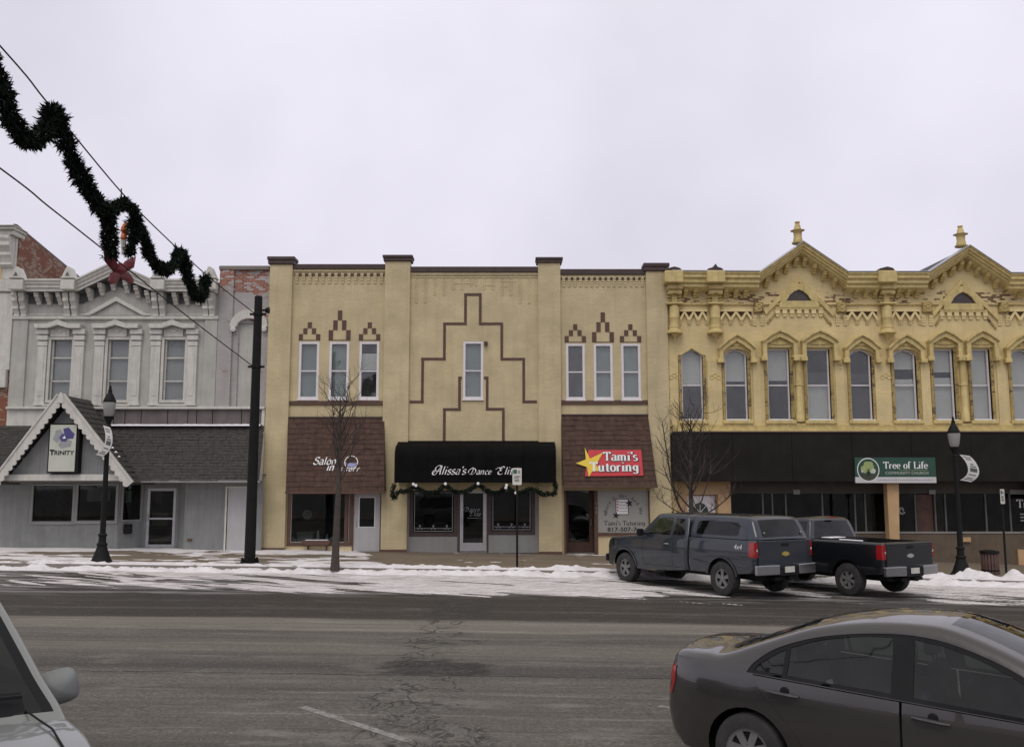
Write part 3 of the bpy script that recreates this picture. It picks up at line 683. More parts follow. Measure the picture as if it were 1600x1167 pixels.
# corbel tables: each hanging corbel of four stepped bricks
def corbels(x0, x1, n, ytop, ybot):
    zt_, zb_ = PZ(ytop), PZ(ybot); mb = MB(); h = (zt_-zb_)/4
    for k in range(4): mb.box(-.055, .055, -.075+.016*(3-k), .02, zt_-h*(4-k)+.006 - zt_, zt_-h*(3-k)-.006-zt_)
    mb.box(-.05, .05, -.02, .02, zb_-zt_+.004, -.004)
    me = mb.mesh('corbel', M['cream'])
    for i in range(n): place('corbel', me, cream, (x0 + (x1-x0)*(i+.5)/n, YC-.001, zt_))
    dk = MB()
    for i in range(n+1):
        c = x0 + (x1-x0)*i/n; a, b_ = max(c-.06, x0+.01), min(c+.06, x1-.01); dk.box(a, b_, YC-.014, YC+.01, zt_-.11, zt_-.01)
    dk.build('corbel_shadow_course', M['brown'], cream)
corbels(cx[1]+.03, cx[2]-.02, 14, 427, 443.5); corbels(cx[5]+.02, cx[6]-.02, 15, 433, 448.5)
# shallow relief strips under the middle coping
for c0, bot in ((45,222),(105,222),(165,172),(225,172),(285,137),(343,137),(400,112),(432,112),(485,137),(543,137),(603,175),(660,175),(720,226),(778,226)):
    x = PX(640 + c0*.24, 440); zt_ = PZ(434.5); z0_ = PZ(420 + bot*.24)
    frame_mb(x-.045, x+.045, z0_, zt_, .016, YC-.016, YC+.01).build('relief_strip', M['cream'], cream)
Bx(cx[3]+.02, cx[4]-.02, YC-.024, YC+.01, PZ(434), PZ(432.6)).build('relief_line', M['cream'], cream)
for yy, a, b_ in ((443, 290, 420), (446, 480, 560), (440, 590, 690), (448, 596, 640)):
    Bx(PX(640+a*.24, 440), PX(640+b_*.24, 440), YC-.014, YC+.01, PZ(yy)-.012, PZ(yy)+.012).build('relief_line', M['cream'], cream)
# brown stepped outlines
def trim(path, w=.095):
    pts = [P(640+a*.24, 420+b_*.24) for a, b_ in path]
    for i in range(len(pts)-1):
        (xa, za), (xb, zb_) = pts[i], pts[i+1]
        if abs(path[i][1]-path[i+1][1]) < 30:
            z = (za+zb_)/2; e0 = w/2 if i else 0; e1 = w/2 if i < len(pts)-2 else 0; s = 1 if xb > xa else -1
            Bx(xa-s*e0, xb+s*e1, YC-.017, YC+.01, z-w/2, z+w/2).build('stepped_trim', M['brown'], cream)
        else:
            x = (xa+xb)/2; lo, hi = min(za, zb_)+w/2, max(za, zb_)-w/2
            if path[i+1][1] > 1100 or path[i][1] > 1100: lo = min(za, zb_)
            Bx(x-w/2, x+w/2, YC-.017, YC+.01, lo, hi).build('stepped_trim', M['brown'], cream)
trim([(0,866),(84,866),(84,587),(227,587),(227,358),(364,358),(364,168),(460,168),(460,358),(600,358),(600,588),(743,588),(743,865),(828,865)])
trim([(340,710),(325,710),(325,915),(226,915),(226,1170)]); trim([(484,710),(505,710),(505,913),(609,913),(612,1170)])
# windows of the upper floor
bl = [[(.02,.98,'blind_g')], [(.02,.98,'blind_g')], [(.52,.8,'blind_w')]]
for h, q in zip(HA, bl): sash(cream, *h, YC, .085, M['white'], (.49,), q, .03)
for h, q in zip(HC, [[(.05,.98,'blind_d')], [(.02,.98,'blind_g')], [(.02,.98,'blind_g')]]): sash(cream, *h, YC, .085, M['white'], (.49,), q, .03)
sash(cream, *HB[0], YC, .085, M['white'], (.49,), [(.02, .98, 'blind_g')], .03)
for h in HA + HC + HB:
    Bx(h[0]-.03, h[1]+.03, YC-.06, YC+.02, h[2]-.055, h[2]-.002).build('window_sill', M['white'], cream, bev=.008)
# checker blocks over the windows
def checker(xc, zbot, tall):
    bh, bw = (.36, .155) if tall else (.215, .145); st = .315 if tall else .31
    for k in range(3):
        for s in ((-1, 1) if k < 2 else (0,)):
            x = xc + s*(st - k*st*.5); z0_ = zbot + .02 + k*bh
            Bx(x-bw/2, x+bw/2, YC-.02, YC+.01, z0_, z0_+bh-.008).build('checker_brick', M['brown'], cream)
    Bx(xc-.39, xc+.39, YC-.016, YC+.01, zbot, zbot+.018).build('head_line', M['brown'], cream)
for H in (HA, HC):
    for k, h in enumerate(H): checker((h[0]+h[1])/2, h[3]+.05, k == 1)
for a, b_, y0, y1 in ((cx[1], cx[2], 626.5, 633), (cx[5], cx[6], 625.3, 632)):
    Bx(a+.004, b_-.004, YC-.05, YC+.02, PZ(y1), PZ(y0)).build('sill_band', M['brown'], cream, bev=.008)
# little wall lamp beside the middle window
MB().box(PX(756.5,537), PX(762,537), YC-.10, YC, PZ(540), PZ(534)).box(PX(758,537), PX(761,537), YC-.16, YC-.1, PZ(541), PZ(536)).build('wall_lamp', M['brown'], cream, bev=.01)
# shake-covered canopies over the side shops
def canopy(xl1, xr1, yt, xl0, xr0, yb, nm, lab):
    Y0, Y1 = 32.35, YC-.03
    zt_, zb_ = PZ(yt, Y1), PZ(yb, Y0)
    a, b_, c, d = PX(xl1, yt, Y1), PX(xr1, yt, Y1), PX(xl0, yb, Y0), PX(xr0, yb, Y0)
    root = empty(nm, ((a+b_)/2, Y0, zb_), lab, 'canopy')
    core = MB().add([(c,Y0+.03,zb_),(d,Y0+.03,zb_),(d,YC-.03,zb_),(c,YC-.03,zb_),(a,YC-.06,zt_),(b_,YC-.06,zt_),(b_,YC-.03,zt_),(a,YC-.03,zt_)],
        [(0,3,2,1),(4,5,6,7),(0,1,5,4),(1,2,6,5),(2,3,7,6),(3,0,4,7)]).build('canopy_core', M['brown'], root)
    shingles(root, c, d, zb_, Y0, a, b_, zt_, Y1-.05, 14, M['shingle_b'], .42, jit=.18/14)
    Bx(c-.02, d+.02, Y0-.03, Y0+.03, zb_-.06, zb_+.02).build('eave_board', M['brown'], root)
    Bx(a-.01, b_+.01, Y1-.09, Y1+.01, zt_-.02, zt_+.03).build('top_flashing', M['coping'], root)
    return root, Vector((0, Y1-.05-Y0, zt_-zb_)).normalized(), Y0, zb_, (zt_-zb_), (Y1-.05-Y0)
canA = canopy(452, 601, 652.5, 446.5, 600.5, 768.5, 'shake_canopy', 'brown shake canopy over the salon window, behind the bare young tree')
canC = canopy(877, 1012, 648.5, 880.5, 1027, 759, 'shake_canopy', 'brown shake canopy carrying the red sign with yellow star')
def on_can(c, px, py):
    """point on the sloping face of a canopy seen at a photo position"""
    Y0, zb_, dz, dy = c[2], c[3], c[4], c[5]; Y = Y0
    for _ in range(12):
        x, z = P(px, py, Y); Y = Y0 + dy*(z-zb_)/dz
    return Vector((x, Y, z))
# black canvas awning in the middle
YA = 31.95
az1, az0 = PZ(697.5, 32.6), PZ(754, YA); ax0, ax1 = PX(617, 754, YA), PX(868, 754, YA)
aw = empty('canvas_awning', ((ax0+ax1)/2, YA, az0), 'black canvas awning with white script lettering over the middle shop', 'awning')
prof = [(YC-.02, az1+.22)] + [(32.55 - .6*math.sin(R(a)), az1 - .05 - .45*(1-math.cos(R(a))) + .10) for a in range(0, 91, 15)] + [(YA, az0)]
mb = MB(); pf = prof + [(YA+.02, az0), (YC-.02, az0+.02)]
mb.xprism(pf, ax0, ax1); mb.build('canvas', M['black_fab'], aw, smooth=50)
for x in (ax0-.012, ax1+.012):
    MB().tube([(x, y, z) for y, z in prof], .014, 6).build('awning_rib', M['black_met'], aw)
for k in range(1, 5):
    x = ax0 + (ax1-ax0)*k/5; MB().tube([(x, y-.006, z+.004) for y, z in prof], .008, 6).build('seam', M['black_fab'], aw)
mb = MB()
q, w = nibtext("Alissa's", SCR, .11, R(35), .02, 0, .35)
x0_, _ = P(676, 740, YA); x1_, _ = P(726, 740, YA)
zl = PZ(741, YA)
put2d(mb, q, ((x0_+x1_)/2+.02, YA, zl), UX, UZ, NF, (x1_-x0_)/w*1.03, w)
q, w = nibtext('Dance', SCR, .11, R(35), .02, 0, .35); x0_, _ = P(733, 740, YA); x1_, _ = P(766.5, 740, YA)
put2d(mb, q, ((x0_+x1_)/2, YA, zl), UX, UZ, NF, (x1_-x0_)/w*1.05, w)
q, w = nibtext('Elite', SCR, .11, R(35), .02, 0, .35); x0_, _ = P(775, 740, YA); x1_, _ = P(806, 740, YA)
put2d(mb, q, ((x0_+x1_)/2, YA, zl), UX, UZ, NF, (x1_-x0_)/w*1.06, w)
mb.build('lettering', M['ink_w'], aw, recalc=False)
# ---- middle shop front, set back between the pilasters
def pane(root, x0, x1, z0, z1, y, name='pane', m='glass'): return Bx(x0, x1, y, y+.006, z0, z1).build(name, M[m], root)
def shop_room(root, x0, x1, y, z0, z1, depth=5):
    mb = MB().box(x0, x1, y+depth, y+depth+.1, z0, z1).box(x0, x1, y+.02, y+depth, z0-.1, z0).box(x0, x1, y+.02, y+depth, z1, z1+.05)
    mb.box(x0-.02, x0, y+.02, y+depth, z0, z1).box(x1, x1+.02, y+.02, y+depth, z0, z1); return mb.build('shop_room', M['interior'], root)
def door(root, x0, x1, z0, z1, y, mat, stile=.13, bot=.25, top=.13, handle=-1, glass='glass', mid=None):
    d = frame_mb(x0, x1, z0, z1, stile, y, y+.05, bot, top).build('door', mat, root, bev=.006)
    pane(d, x0+stile, x1-stile, z0+bot, z1-top, y+.02, m=glass)
    hx = x0+stile*.5 if handle < 0 else x1-stile*.5
    MB().tube([(hx, y, z0+.92), (hx, y-.05, z0+.94), (hx, y-.05, z0+1.16), (hx, y, z0+1.18)], .014, 6).build('handle', M['alum'], d)
    if mid: Bx(x0+stile, x1-stile, y+.005, y+.045, z0+mid-.03, z0+mid+.03).build('push_bar', mat, d)
    return d
YS = YC+.12
sb = PZ(862, YS); sx0, sx1 = cx[3]+.0, cx[4]-.0
sf = empty('shop_front', ((sx0+sx1)/2, YS, sb-.1), 'glass shop front with grey panels below the black canvas awning', 'shop front')
wl = [(PX(641.5,800,YS), PX(713,800,YS), PZ(836,YS), PZ(764,YS)), (PX(764,800,YS), PX(834.5,800,YS), PZ(833.5,YS), PZ(762,YS))]
dr = (PX(717.5,815,YS), PX(760,815,YS), sb, PZ(765,YS))
wall_mb(sx0, sx1, sb-.35, 3.0, wl + [dr], YS, .12).build('panel_wall', M['panelgrey'], sf)
Bx(sx0, sx1, YS-.10, YS+.1, sb-.35, sb-.03).build('base_course', M['coping'], sf)
for (a, b_, c, d) in wl:
    fr = frame_mb(a-.03, b_+.03, c-.03, d+.03, .12, YS-.035, YS+.06).build('window', M['coping'], sf, bev=.006)
    pane(fr, a+.09, b_-.09, c+.09, d-.09, YS+.02)
    w = .018; i0, i1, j0, j1 = a+.13, b_-.13, c+.13, d-.11
    mb = frame_mb(i0, i1, j0, j1, w, YS+.012, YS+.018)
    mb.box(i0, i1, YS+.012, YS+.018, j0+.10, j0+.115)
    for k in range(3):
        x = i0 + (i1-i0)*(.15+.35*k); mb.lathe((x, YS+.015, j0+.19), [(.0,-.003),(.035,-.003),(.035,.003),(0,.003)], 10, 'y', False)
        mb.tube([(x-.10, YS+.015, j0+.12), (x-.06, YS+.015, j0+.07), (x, YS+.015, j0+.13), (x+.06, YS+.015, j0+.07), (x+.10, YS+.015, j0+.12)], .012, 5)
        mb.box(x-.012, x+.012, YS+.012, YS+.018, j0+.1, j0+.2)
    mb.build('window_decal', M['ink_g'], fr)
for x in (dr[0]-.06, dr[1]+.02): Bx(x, x+.05, YS-.03, YS+.08, sb-.03, dr[3]+.06).build('door_post', M['coping'], sf)
d_ = door(sf, dr[0]+.02, dr[1]-.0, sb+.02, dr[3]-.0, YS+.0, M['alum'], .12, .3, .12)
mb = MB(); xm = (dr[0]+dr[1])/2
q, w = nibtext('Dance', SCR, .1, R(35), .02, 0, .3); put2d(mb, q, (xm-.04, YS+.015, PZ(799,YS)), UX, UZ, NF, .20, w)
q, w = nibtext('Elite', SCR, .1, R(35), .02, 0, .3); put2d(mb, q, (xm+.06, YS+.015, PZ(806,YS)), UX, UZ, NF, .20, w)
mb.box(xm-.2, xm+.22, YS+.012, YS+.015, PZ(809.5,YS), PZ(809,YS)); mb.build('door_lettering', M['ink_g'], d_, recalc=False)
shop_room(sf, sx0+.1, sx1-.1, YS+.13, sb, 2.75)
for z in (2.62,): Bx(sx0+.004, sx1-.004, YS-.06, YS-.002, PZ(763,YS), PZ(763,YS)+.28).build('fascia', M['panelgrey'], sf)
# ---- left shop front (salon)
YL = YC+.05
sl = empty('shop_front', (-6.3, YL, .2), 'salon shop front with snowflake window and white half-glass door', 'shop front')
zb0 = PZ(862, YL); wx0, wx1, wz0, wz1 = PX(450.5,810,YL), PX(549.5,810,YL), PZ(850,YL), 2.55
dx0, dx1 = PX(552.5,815,YL), PX(593.5,815,YL)
wall_mb(cx[1], cx[2], zb0-.3, 2.55, [(wx0, wx1, wz0, wz1), (dx0, dx1, zb0-.02, 2.55)], YL, .15).build('bulkhead_wall', M['cream_smooth'], sl)
fr = frame_mb(wx0-.03, wx1+.03, wz0-.06, wz1, .12, YL-.04, YL+.06).build('window', M['brown'], sl, bev=.006)
pane(fr, wx0+.09, wx1-.09, wz0+.06, wz1-.1, YL+.03)
frame_mb(wx0+.09, wx1-.09, wz0+.06, wz1-.12, .022, YL+.0, YL+.028).build('glazing_bead', M['alum'], fr)
xv = PX(541, 810, YL); Bx(xv-.06, xv+.06, YL-.035, YL+.05, wz0+.06, wz1-.12).build('mullion', M['brown'], fr)
Bx(wx0-.02, dx1+.11, YL-.03, YL+.05, zb0-.06, zb0+.02).build('base_strip', M['brown'], sl)
for a, b_ in ((dx1+.004, dx1+.11), (wx1+.034, dx0-.004)): Bx(a, b_, YL-.035, YL+.1, zb0-.2, 2.6).build('door_post', M['brown'], sl)
dd = door(sl, dx0, dx1, zb0-.05, PZ(770,YL)+.05, YL+.02, M['doorgrey'], .20, .92, .22, -1)
Bx(dx0+.2, dx1-.2, YL+.06, YL+.07, zb0+.87, PZ(770,YL)-.17).build('door_blind', M['blind_d'], dd)
frame_mb(dx0+.17, dx1-.17, zb0+.84, PZ(770,YL)-.14, .03, YL+.008, YL+.03).build('glazing_bead', M['white'], dd)
shop_room(sl, cx[1]+.1, cx[2]-.1, YL+.16, zb0, 2.7)
# planter shelf under the window
pl = empty('window_planter', (PX(497,846,YL), YL-.2, .55), 'brown wooden planter shelf under the salon window', 'planter')
za, zbq = PZ(851, YL), PZ(843.5, YL)
xa, xb = PX(474.5, 846, YL), PX(518.5, 846, YL)
MB().prism([(xa, zbq), (xb, zbq), (xb, zbq-.08), (xb-.1, za), (xa+.1, za), (xa, zbq-.08)], YL-.28, YL-.012).build('trough', M['brown'], pl, bev=.008)
for x in (xa+.17, xb-.17): Bx(x-.02, x+.02, YL-.09, YL-.012, za-.19, za-.002).build('leg', M['brown'], pl)
Bx(xa+.1, xb-.1, YL-.25, YL-.03, zbq+.001, zbq+.018).build('snow_cap', M['flag'], pl)
# things in the salon window
def item(name, mb, mat, label, cat, group=None, **k):
    o = mb.build(name, mat, **k); tag(o, label, cat, group); return o
sfx, sfz = PX(480, 805, YL+.1), PZ(803.5, YL+.1)
mb = MB()
for k in range(8):
    a = math.pi*k/4; c_, s_ = math.cos(a), math.sin(a)
    mb.tube([(sfx, YL+.1, sfz), (sfx+.17*c_, YL+.1, sfz+.17*s_)], .011, 5)
    for r_ in (.09, .13):
        for e_ in (.6, -.6): mb.tube([(sfx+r_*c_, YL+.1, sfz+r_*s_), (sfx+(r_+.04)*math.cos(a+e_*.8), YL+.1, sfz+(r_+.04)*math.sin(a+e_*.8))], .009, 5)
item('snowflake_ornament', mb, M['ink_w'], 'white snowflake ornament hanging in the salon window', 'ornament')
sill = wz0+.06
item('display_ledge', Bx(wx0+.1, wx1-.1, YL+.05, YL+.55, sill-.04, sill+.0), M['doorgrey'], 'pale ledge of small ornaments inside the salon window', 'ledge')
bx = PX(477.5, 830, YL+.3)
mb = MB().add([(bx-.24,YL+.2,sill+.003),(bx+.24,YL+.2,sill+.003),(bx+.24,YL+.5,sill+.003),(bx-.24,YL+.5,sill+.003),(bx-.28,YL+.17,sill+.3),(bx+.28,YL+.17,sill+.3),(bx+.28,YL+.53,sill+.3),(bx-.28,YL+.53,sill+.3)], [(0,3,2,1),(4,5,6,7),(0,1,5,4),(1,2,6,5),(2,3,7,6),(3,0,4,7)])
mb.box(bx-.3, bx+.3, YL+.15, YL+.55, sill+.302, sill+.35)
item('salon_basin', mb, M['doorgrey'], 'pale grey tapered box on the salon window ledge', 'box', bev=.01)
for px_, hh, lab in ((497, .43, 'tall white figurine on the salon window ledge'), (511, .32, 'small white cone tree on the salon window ledge')):
    x = PX(px_, 830, YL+.2)
    pr = [(.06,.003),(.07,.04),(.05,hh*.5),(.065,hh*.62),(.035,hh*.72),(.045,hh*.84),(.02,hh*.95),(.003,hh)] if px_ == 497 else [(.075,.003),(.07,.05),(.03,hh*.7),(.004,hh)]
    item('figurine', MB().lathe((x, YL+.2, sill), pr, 12), M['ink_w'], lab, 'figurine', smooth=True)
x = PX(520, 835, YL+.2); item('ornament_ball', MB().lathe((x, YL+.2, sill), [(.02,.002),(.08,.03),(.105,.1),(.08,.17),(.01,.2)], 12), M['ink_w'], 'white round ornament on the salon ledge beside the tree trunk', 'ornament', smooth=True)
for k in range(9):
    x = PX(462 + 6.2*k, 838, YL+.12)
    if k in (2,): continue
    item('ledge_trinket', MB().lathe((x, YL+.1, sill), [(.02,.002),(.03,.02),(.015,.05),(.02,.06),(.002,.08)], 8), M['ink_w'], 'tiny white trinket in the row along the salon ledge', 'trinket', 'tiny white trinkets along the salon ledge', smooth=True)
# ---- right shop front (tutoring)
YR = YC+.05
zr0 = PZ(868, YR); st = empty('shop_front', (3.3, YR, .0), 'tutoring shop front with dark recessed door and printed pale window', 'shop front')
ex0, ex1 = PX(884.5,810,YR), PX(929,810,YR); gx0, gx1, gz0, gz1 = PX(934,800,YR), PX(1013,800,YR), PZ(832,YR), 2.62
wall_mb(cx[5], cx[6], zr0-.4, 2.62, [(ex0, ex1, zr0-.02, 2.62), (gx0, gx1, gz0, gz1)], YR, .15).build('bulkhead_wall', M['cream_smooth'], st)
for a, b_ in ((ex0-.07, ex0), (ex1, gx0-.002), (gx1+.002, gx1+.12)): Bx(a, b_, YR-.04, YR+.08, zr0-.2, 2.64).build('door_post', M['brown'], st)
Bx(gx0, gx1, YR-.06, YR+.06, gz0-.10, gz0).build('window_sill', M['brown'], st)
Bx(cx[5]+.004, gx0+.1, YR-.05, YR+.03, zr0-.3, zr0-.01).build('base_strip', M['brown'], st)
Bx(gx0, gx1, YR+.005, YR+.03, gz0, gz1).build('printed_window', mk('pale printed film', (.34,.335,.30), .35, .06, 1.5, 0), st)
yd = YR+.75
Bx(ex0-.05, ex0-.0, YR+.15, yd, zr0-.1, 2.62).build('porch_side', M['brown'], st); Bx(ex1, ex1+.05, YR+.15, yd, zr0-.1, 2.62).build('porch_side', M['brown'], st)
door(st, ex0, ex1, zr0+.08, 2.45, yd, M['brown'], .13, .35, .12, 1)
Bx(ex0, ex1, YR, yd+.05, zr0-.2, zr0+.07).build('step', M['concrete'], st)
shop_room(st, cx[5]+.1, cx[6]-.1, yd+.06, zr0, 2.7, 3)
btext('149', .15, (ex1+.12, YR-.04, PZ(795,YR)), M['ink_g'], st, 'house_number', ux=(0,0,1), uy=(-1,0,0)) if False else None
mb = MB()
for k, ch in enumerate('143'): btext(ch, .13, ((ex1+gx0)/2, YR-.042, PZ(788.5,YR)-.155*k), M['ink_g'], st, 'house_number')
for k, ch in enumerate('148'): btext(ch, .15, ((wx1+.034+dx0-.004)/2, YL-.037, PZ(789,YL)-.16*k), mk('dull red ink', (.2,.06,.05), .6), sl, 'house_number')
# printed window graphics
yq = YR+.004; gxm, gzm = PX(974, 797, YR), PZ(797, YR)
xo0, xo1, zo0, zo1 = PX(962,790,YR), PX(982,790,YR), PZ(804,YR), PZ(779,YR)
Bx(xo0, xo1, yq-.004, yq, zo0, zo1).build('note_page', M['ink_w'], st)
mb = frame_mb(xo0, xo1, zo0, zo1, .022, yq-.008, yq-.0045)
for k in range(4):
    z = zo1 - (zo1-zo0)*(.2+.19*k); mb.box(xo0+.12, xo1-.04, yq-.008, yq-.0045, z-.018, z-.006)
mb.build('note_lines', M['ink_k'], st)
mb = MB()
for k in range(4):
    z = zo1 - (zo1-zo0)*(.16+.19*k); mb.lathe((xo0+.07, yq-.006, z), [(0,-.002),(.03,-.002),(.03,.0015),(0,.0015)], 10, 'y', False)
mb.build('note_bullets', M['sign_red'], st)
def starpts(x, z, r1, r2, rot=90, n=5): return [(x+(r1 if i % 2 == 0 else r2)*math.cos(R(rot+180/n*i)), z+(r1 if i % 2 == 0 else r2)*math.sin(R(rot+180/n*i))) for i in range(2*n)]
for px_, py_, r_, ro in ((983, 786, .145, 100), (962.5, 805, .13, 80)):
    x, z = P(px_, py_, YR); MB().prism(starpts(x, z, r_, r_*.42, ro), yq-.014, yq-.009).build('window_star', M['ink_k'], st)
mb = MB(); rr = .57
def arctext(mb, s, a0, a1, size):
    n = len(s)
    for i, ch in enumerate(s):
        if ch == ' ': continue
        a = R(a0 + (a1-a0)*i/max(1, n-1)); q, w = nibtext(ch, GL, .12, R(30), .025, .07)
        ux = Vector((math.sin(a), 0, -math.cos(a))); uy = Vector((math.cos(a), 0, math.sin(a)))
        put2d(mb, q, Vector((gxm, yq, gzm-.13)) + uy*rr, ux, uy, NF, size, w)
arctext(mb, 'Where O', 178, 122, .165); arctext(mb, 'Bet', 98, 80, .165); arctext(mb, 'And Me', 58, 2, .165)
q, w = nibtext("Tami's Tutoring", GL, .12, 0, .022, .09); put2d(mb, q, ((PX(944,820,YR)+PX(1008,820,YR))/2, yq, PZ(820.5,YR)), UX, UZ, NF, (PX(1008,820,YR)-PX(944,820,YR))/w, w)
mb.build('window_lettering', M['ink_k'], st, recalc=False)
btext('817-507-7', .205, (PX(972,830,YR), yq, PZ(830,YR)), M['ink_k'], st, 'phone_number', width=(PX(995,830,YR)-PX(949,830,YR)), bold=.004)
# ---- red sign with yellow star on the right canopy
up = canC[1]; nf = Vector((0, -up.z, up.y)) if True else None
o0, o1, o2, o3 = [on_can(canC, *p) for p in ((914, 744.5), (1005, 743.5), (1001.5, 703.5), (919, 703.5))]
sg = empty('tutoring_sign', tuple((o0+o1)/2), 'red rectangular sign with a yellow star and white serif lettering', 'sign')
n_ = Vector((0, -up.z, up.y)); 
def slab(mb, pts, n, t0, t1):
    k = len(pts); mb.add([p+n*t1 for p in pts]+[p+n*t0 for p in pts], [list(range(k)), list(range(2*k-1, k-1, -1))]+[(i, i+k, (i+1)%k+k, (i+1)%k) for i in range(k)])
    return mb
slab(MB(), [o0, o1, o2, o3], n_, .03, .06).build('sign_board', M['sign_red'], sg)
sp = [(914.5,701),(922,717),(943.5,708.5),(932,726.5),(938,741)][0:0]
star = [(913.6,700.2),(921.5,717.5),(942,707.5),(931,727),(938.5,737.5),(926,735.5),(919.8,745.6),(917,730.5),(899.5,724.5),(915,718.5)]
slab(MB(), [on_can(canC, *p) for p in star], n_, .062, .078).build('yellow_star', M['sign_yel'], sg)
def cantext(s, x0, x1, yb, k=1.):
    a, b_ = on_can(canC, x0, yb), on_can(canC, x1, yb); q, w = nibtext(s, GL, .17, 0, .03, .12, 0, .03)
    size = (b_-a).length/w
    for mat, grow, lf in (('ink_k', 1.6, .079), ('ink_w', 1., .083)):
        mb = MB(); q2, w2 = nibtext(s, GL, .17*(grow if grow > 1 else 1), 0, .03*grow*1.0, .12*(1.2 if grow > 1 else 1), 0, .03)
        put2d(mb, q2, (a+b_)/2 + (Vector((.012, 0, -.010)) if grow > 1 else Vector()), UX, tuple(up), tuple(n_), size, w2, 0, lf)
        mb.build('lettering', M[mat], sg, recalc=False)
cantext("Tami's", 943, 997, 720.5); cantext('Tutoring', 922, 998.5, 737)
# ---- salon lettering on the left canopy
upA = canA[1]; nA = Vector((0, -upA.z, upA.y)); p0 = on_can(canA, 489, 726); p1 = on_can(canA, 526, 726)
ss = empty('salon_sign', tuple(p0), 'white and blue salon lettering with a round emblem on brown shakes', 'sign')
mb = MB(); q, w = nibtext('Salon', SCR, .13, R(40), .03, 0, .25); put2d(mb, q, (p0+p1)/2, UX, tuple(upA), tuple(nA), (p1-p0).length/w, w, 0, .035)
p0 = on_can(canA, 510, 736); p1 = on_can(canA, 562, 736)
q, w = nibtext('in  motion', SCR, .13, R(40), .03, 0, .3) if False else nibtext('in', SCR, .15, R(40), .03, 0, .3)
put2d(mb, q, on_can(canA, 516, 735.5), UX, tuple(upA), tuple(nA), .36, w, 0, .035)
for px_ in (532, 540, 547, 553, 559):
    c = on_can(canA, px_, 736.5); q, w = nibtext('s' if px_ < 541 else 'o' if px_ < 550 else 'r', SCR, .13, R(40), .03, 0, .4); put2d(mb, q, c, UX, tuple(upA), tuple(nA), .26, w, 0, .035)
mb.build('lettering', M['ink_w'], ss, recalc=False)
c = on_can(canA, 549, 722.5); rr_ = .225
pts = [c + Vector(UX)*rr_*math.cos(R(a)) + upA*rr_*math.sin(R(a)) for a in range(0, 360, 15)]
mb = MB(); vi = []
for a in range(0, 351, 10): vi.append((rr_*math.cos(R(a-20)), rr_*math.sin(R(a-20))))
put2d(mb, ribbon(vi, .03, 0, .014), c, UX, tuple(upA), tuple(nA), 1, 0, 0, .035); mb.build('emblem_ring', M['ink_w'], ss, recalc=False)
slab(MB(), [c + Vector(UX)*rr_*.9*math.cos(R(a)) + upA*rr_*.8*math.sin(R(a)) for a in range(185, 356, 15)], nA, .03, .036).build('emblem_wave', mk('lavender ink', (.30,.30,.52), .5, .3, 18, 0), ss)
# ------------------------------------------------------------------ white bracketed building on the left
YT = 33.0
def T1(a, b, Y=YT): return P(a*.2743, 340+b*.2743, Y)
def T2(a, b, Y=YT): return P(a*.2743, 600+b*.2743, Y)
tx0, tx1 = T1(66, 800)[0], T1(1237, 800)[0]
tri = empty('white_building', ((tx0+tx1)/2, YT, .35), 'pale grey bracketed two-storey building with white pedimented windows', 'building')
zl = T1(0, 1082)[1]; zc0, zc1 = T1(0, 418)[1], T1(0, 372)[1]; zf0 = T1(0, 582)[1]; zf1 = T1(0, 563)[1]
zbk = T1(0, 432)[1]
W3 = [(285, 405), (610, 731), (932, 1051)]
HT = [(T1(a, 870)[0], T1(b, 870)[0], T1(0, 1052)[1], T1(0, 690)[1]) for a, b in W3]
ap = T1(643, 262, 32.5); gl, gr = T1(432, 395, 32.5), T1(868, 395, 32.5)
shell_box(tri, tx0+.02, tx1-.02, YT+.02, 48, -.2, zc1-.2, M['redbrick'], M['coping'])
wm = wall_mb(tx0, tx1, 3.2, zc0, HT, YT)
wm.prism([(gl[0], zc0), (gr[0], zc0), (ap[0]-.02, ap[1]-.5)], YT, YT+.25)
wm.build('front_wall', M['greywall'], tri)
upper_room(tri, tx0+.3, tx1-.3, YT+.3, 4.9, 9)
for a, b in ((66, 152), (1162, 1235)):
    Bx(T1(a, 800)[0], T1(b, 800)[0], YT-.07, YT+.1, zl+.01, zf0-.002).build('corner_pilaster', M['greywall'], tri, bev=.01)
Bx(tx0-.02, tx1+.02, YT-.12, YT+.05, zf0, zf1).build('architrave', M['offwhite'], tri, bev=.012)
Bx(tx0+.3, tx1-.3, YT-.045, YT+.03, zf1+.04, zf1+.09).build('frieze_bead', M['offwhite'], tri)
# cornice: two level runs and two raking runs, each stepped in profile
YCo = YT-.62
def cornice_run(xa, za, xb, zb_, name='cornice'):
    """stepped moulding between two points of its lower front edge"""
    prof = [(-.50, 0), (-.50, .10), (-.56, .13), (-.56, .20), (-.62, .26), (-.62, .33), (-.68, .36), (-.68, .42), (.1, .44), (.1, 0)]
    k = len(prof); mb = MB()
    mb.add([(xa, YT+y, za+z) for y, z in prof] + [(xb, YT+y, zb_+z) for y, z in prof],
           [list(range(k)), list(range(2*k-1, k-1, -1))] + [(i, i+k, (i+1) % k + k, (i+1) % k) for i in range(k)])
    return mb.build(name, M['offwhite'], tri)
cz = T1(0, 420, YT-.5)[1]
xL, xR = T1(58, 400, YT-.6)[0], T1(1215, 400, YT-.6)[0]
gL, gR = T1(432, 400, YT-.6)[0], T1(868, 400, YT-.6)[0]; gap = T1(640, 318, YT-.6)
cornice_run(xL, cz, gL, cz); cornice_run(gR, cz, xR, cz)
cornice_run(gL, cz, gap[0], gap[1]); cornice_run(gap[0], gap[1], gR, cz)
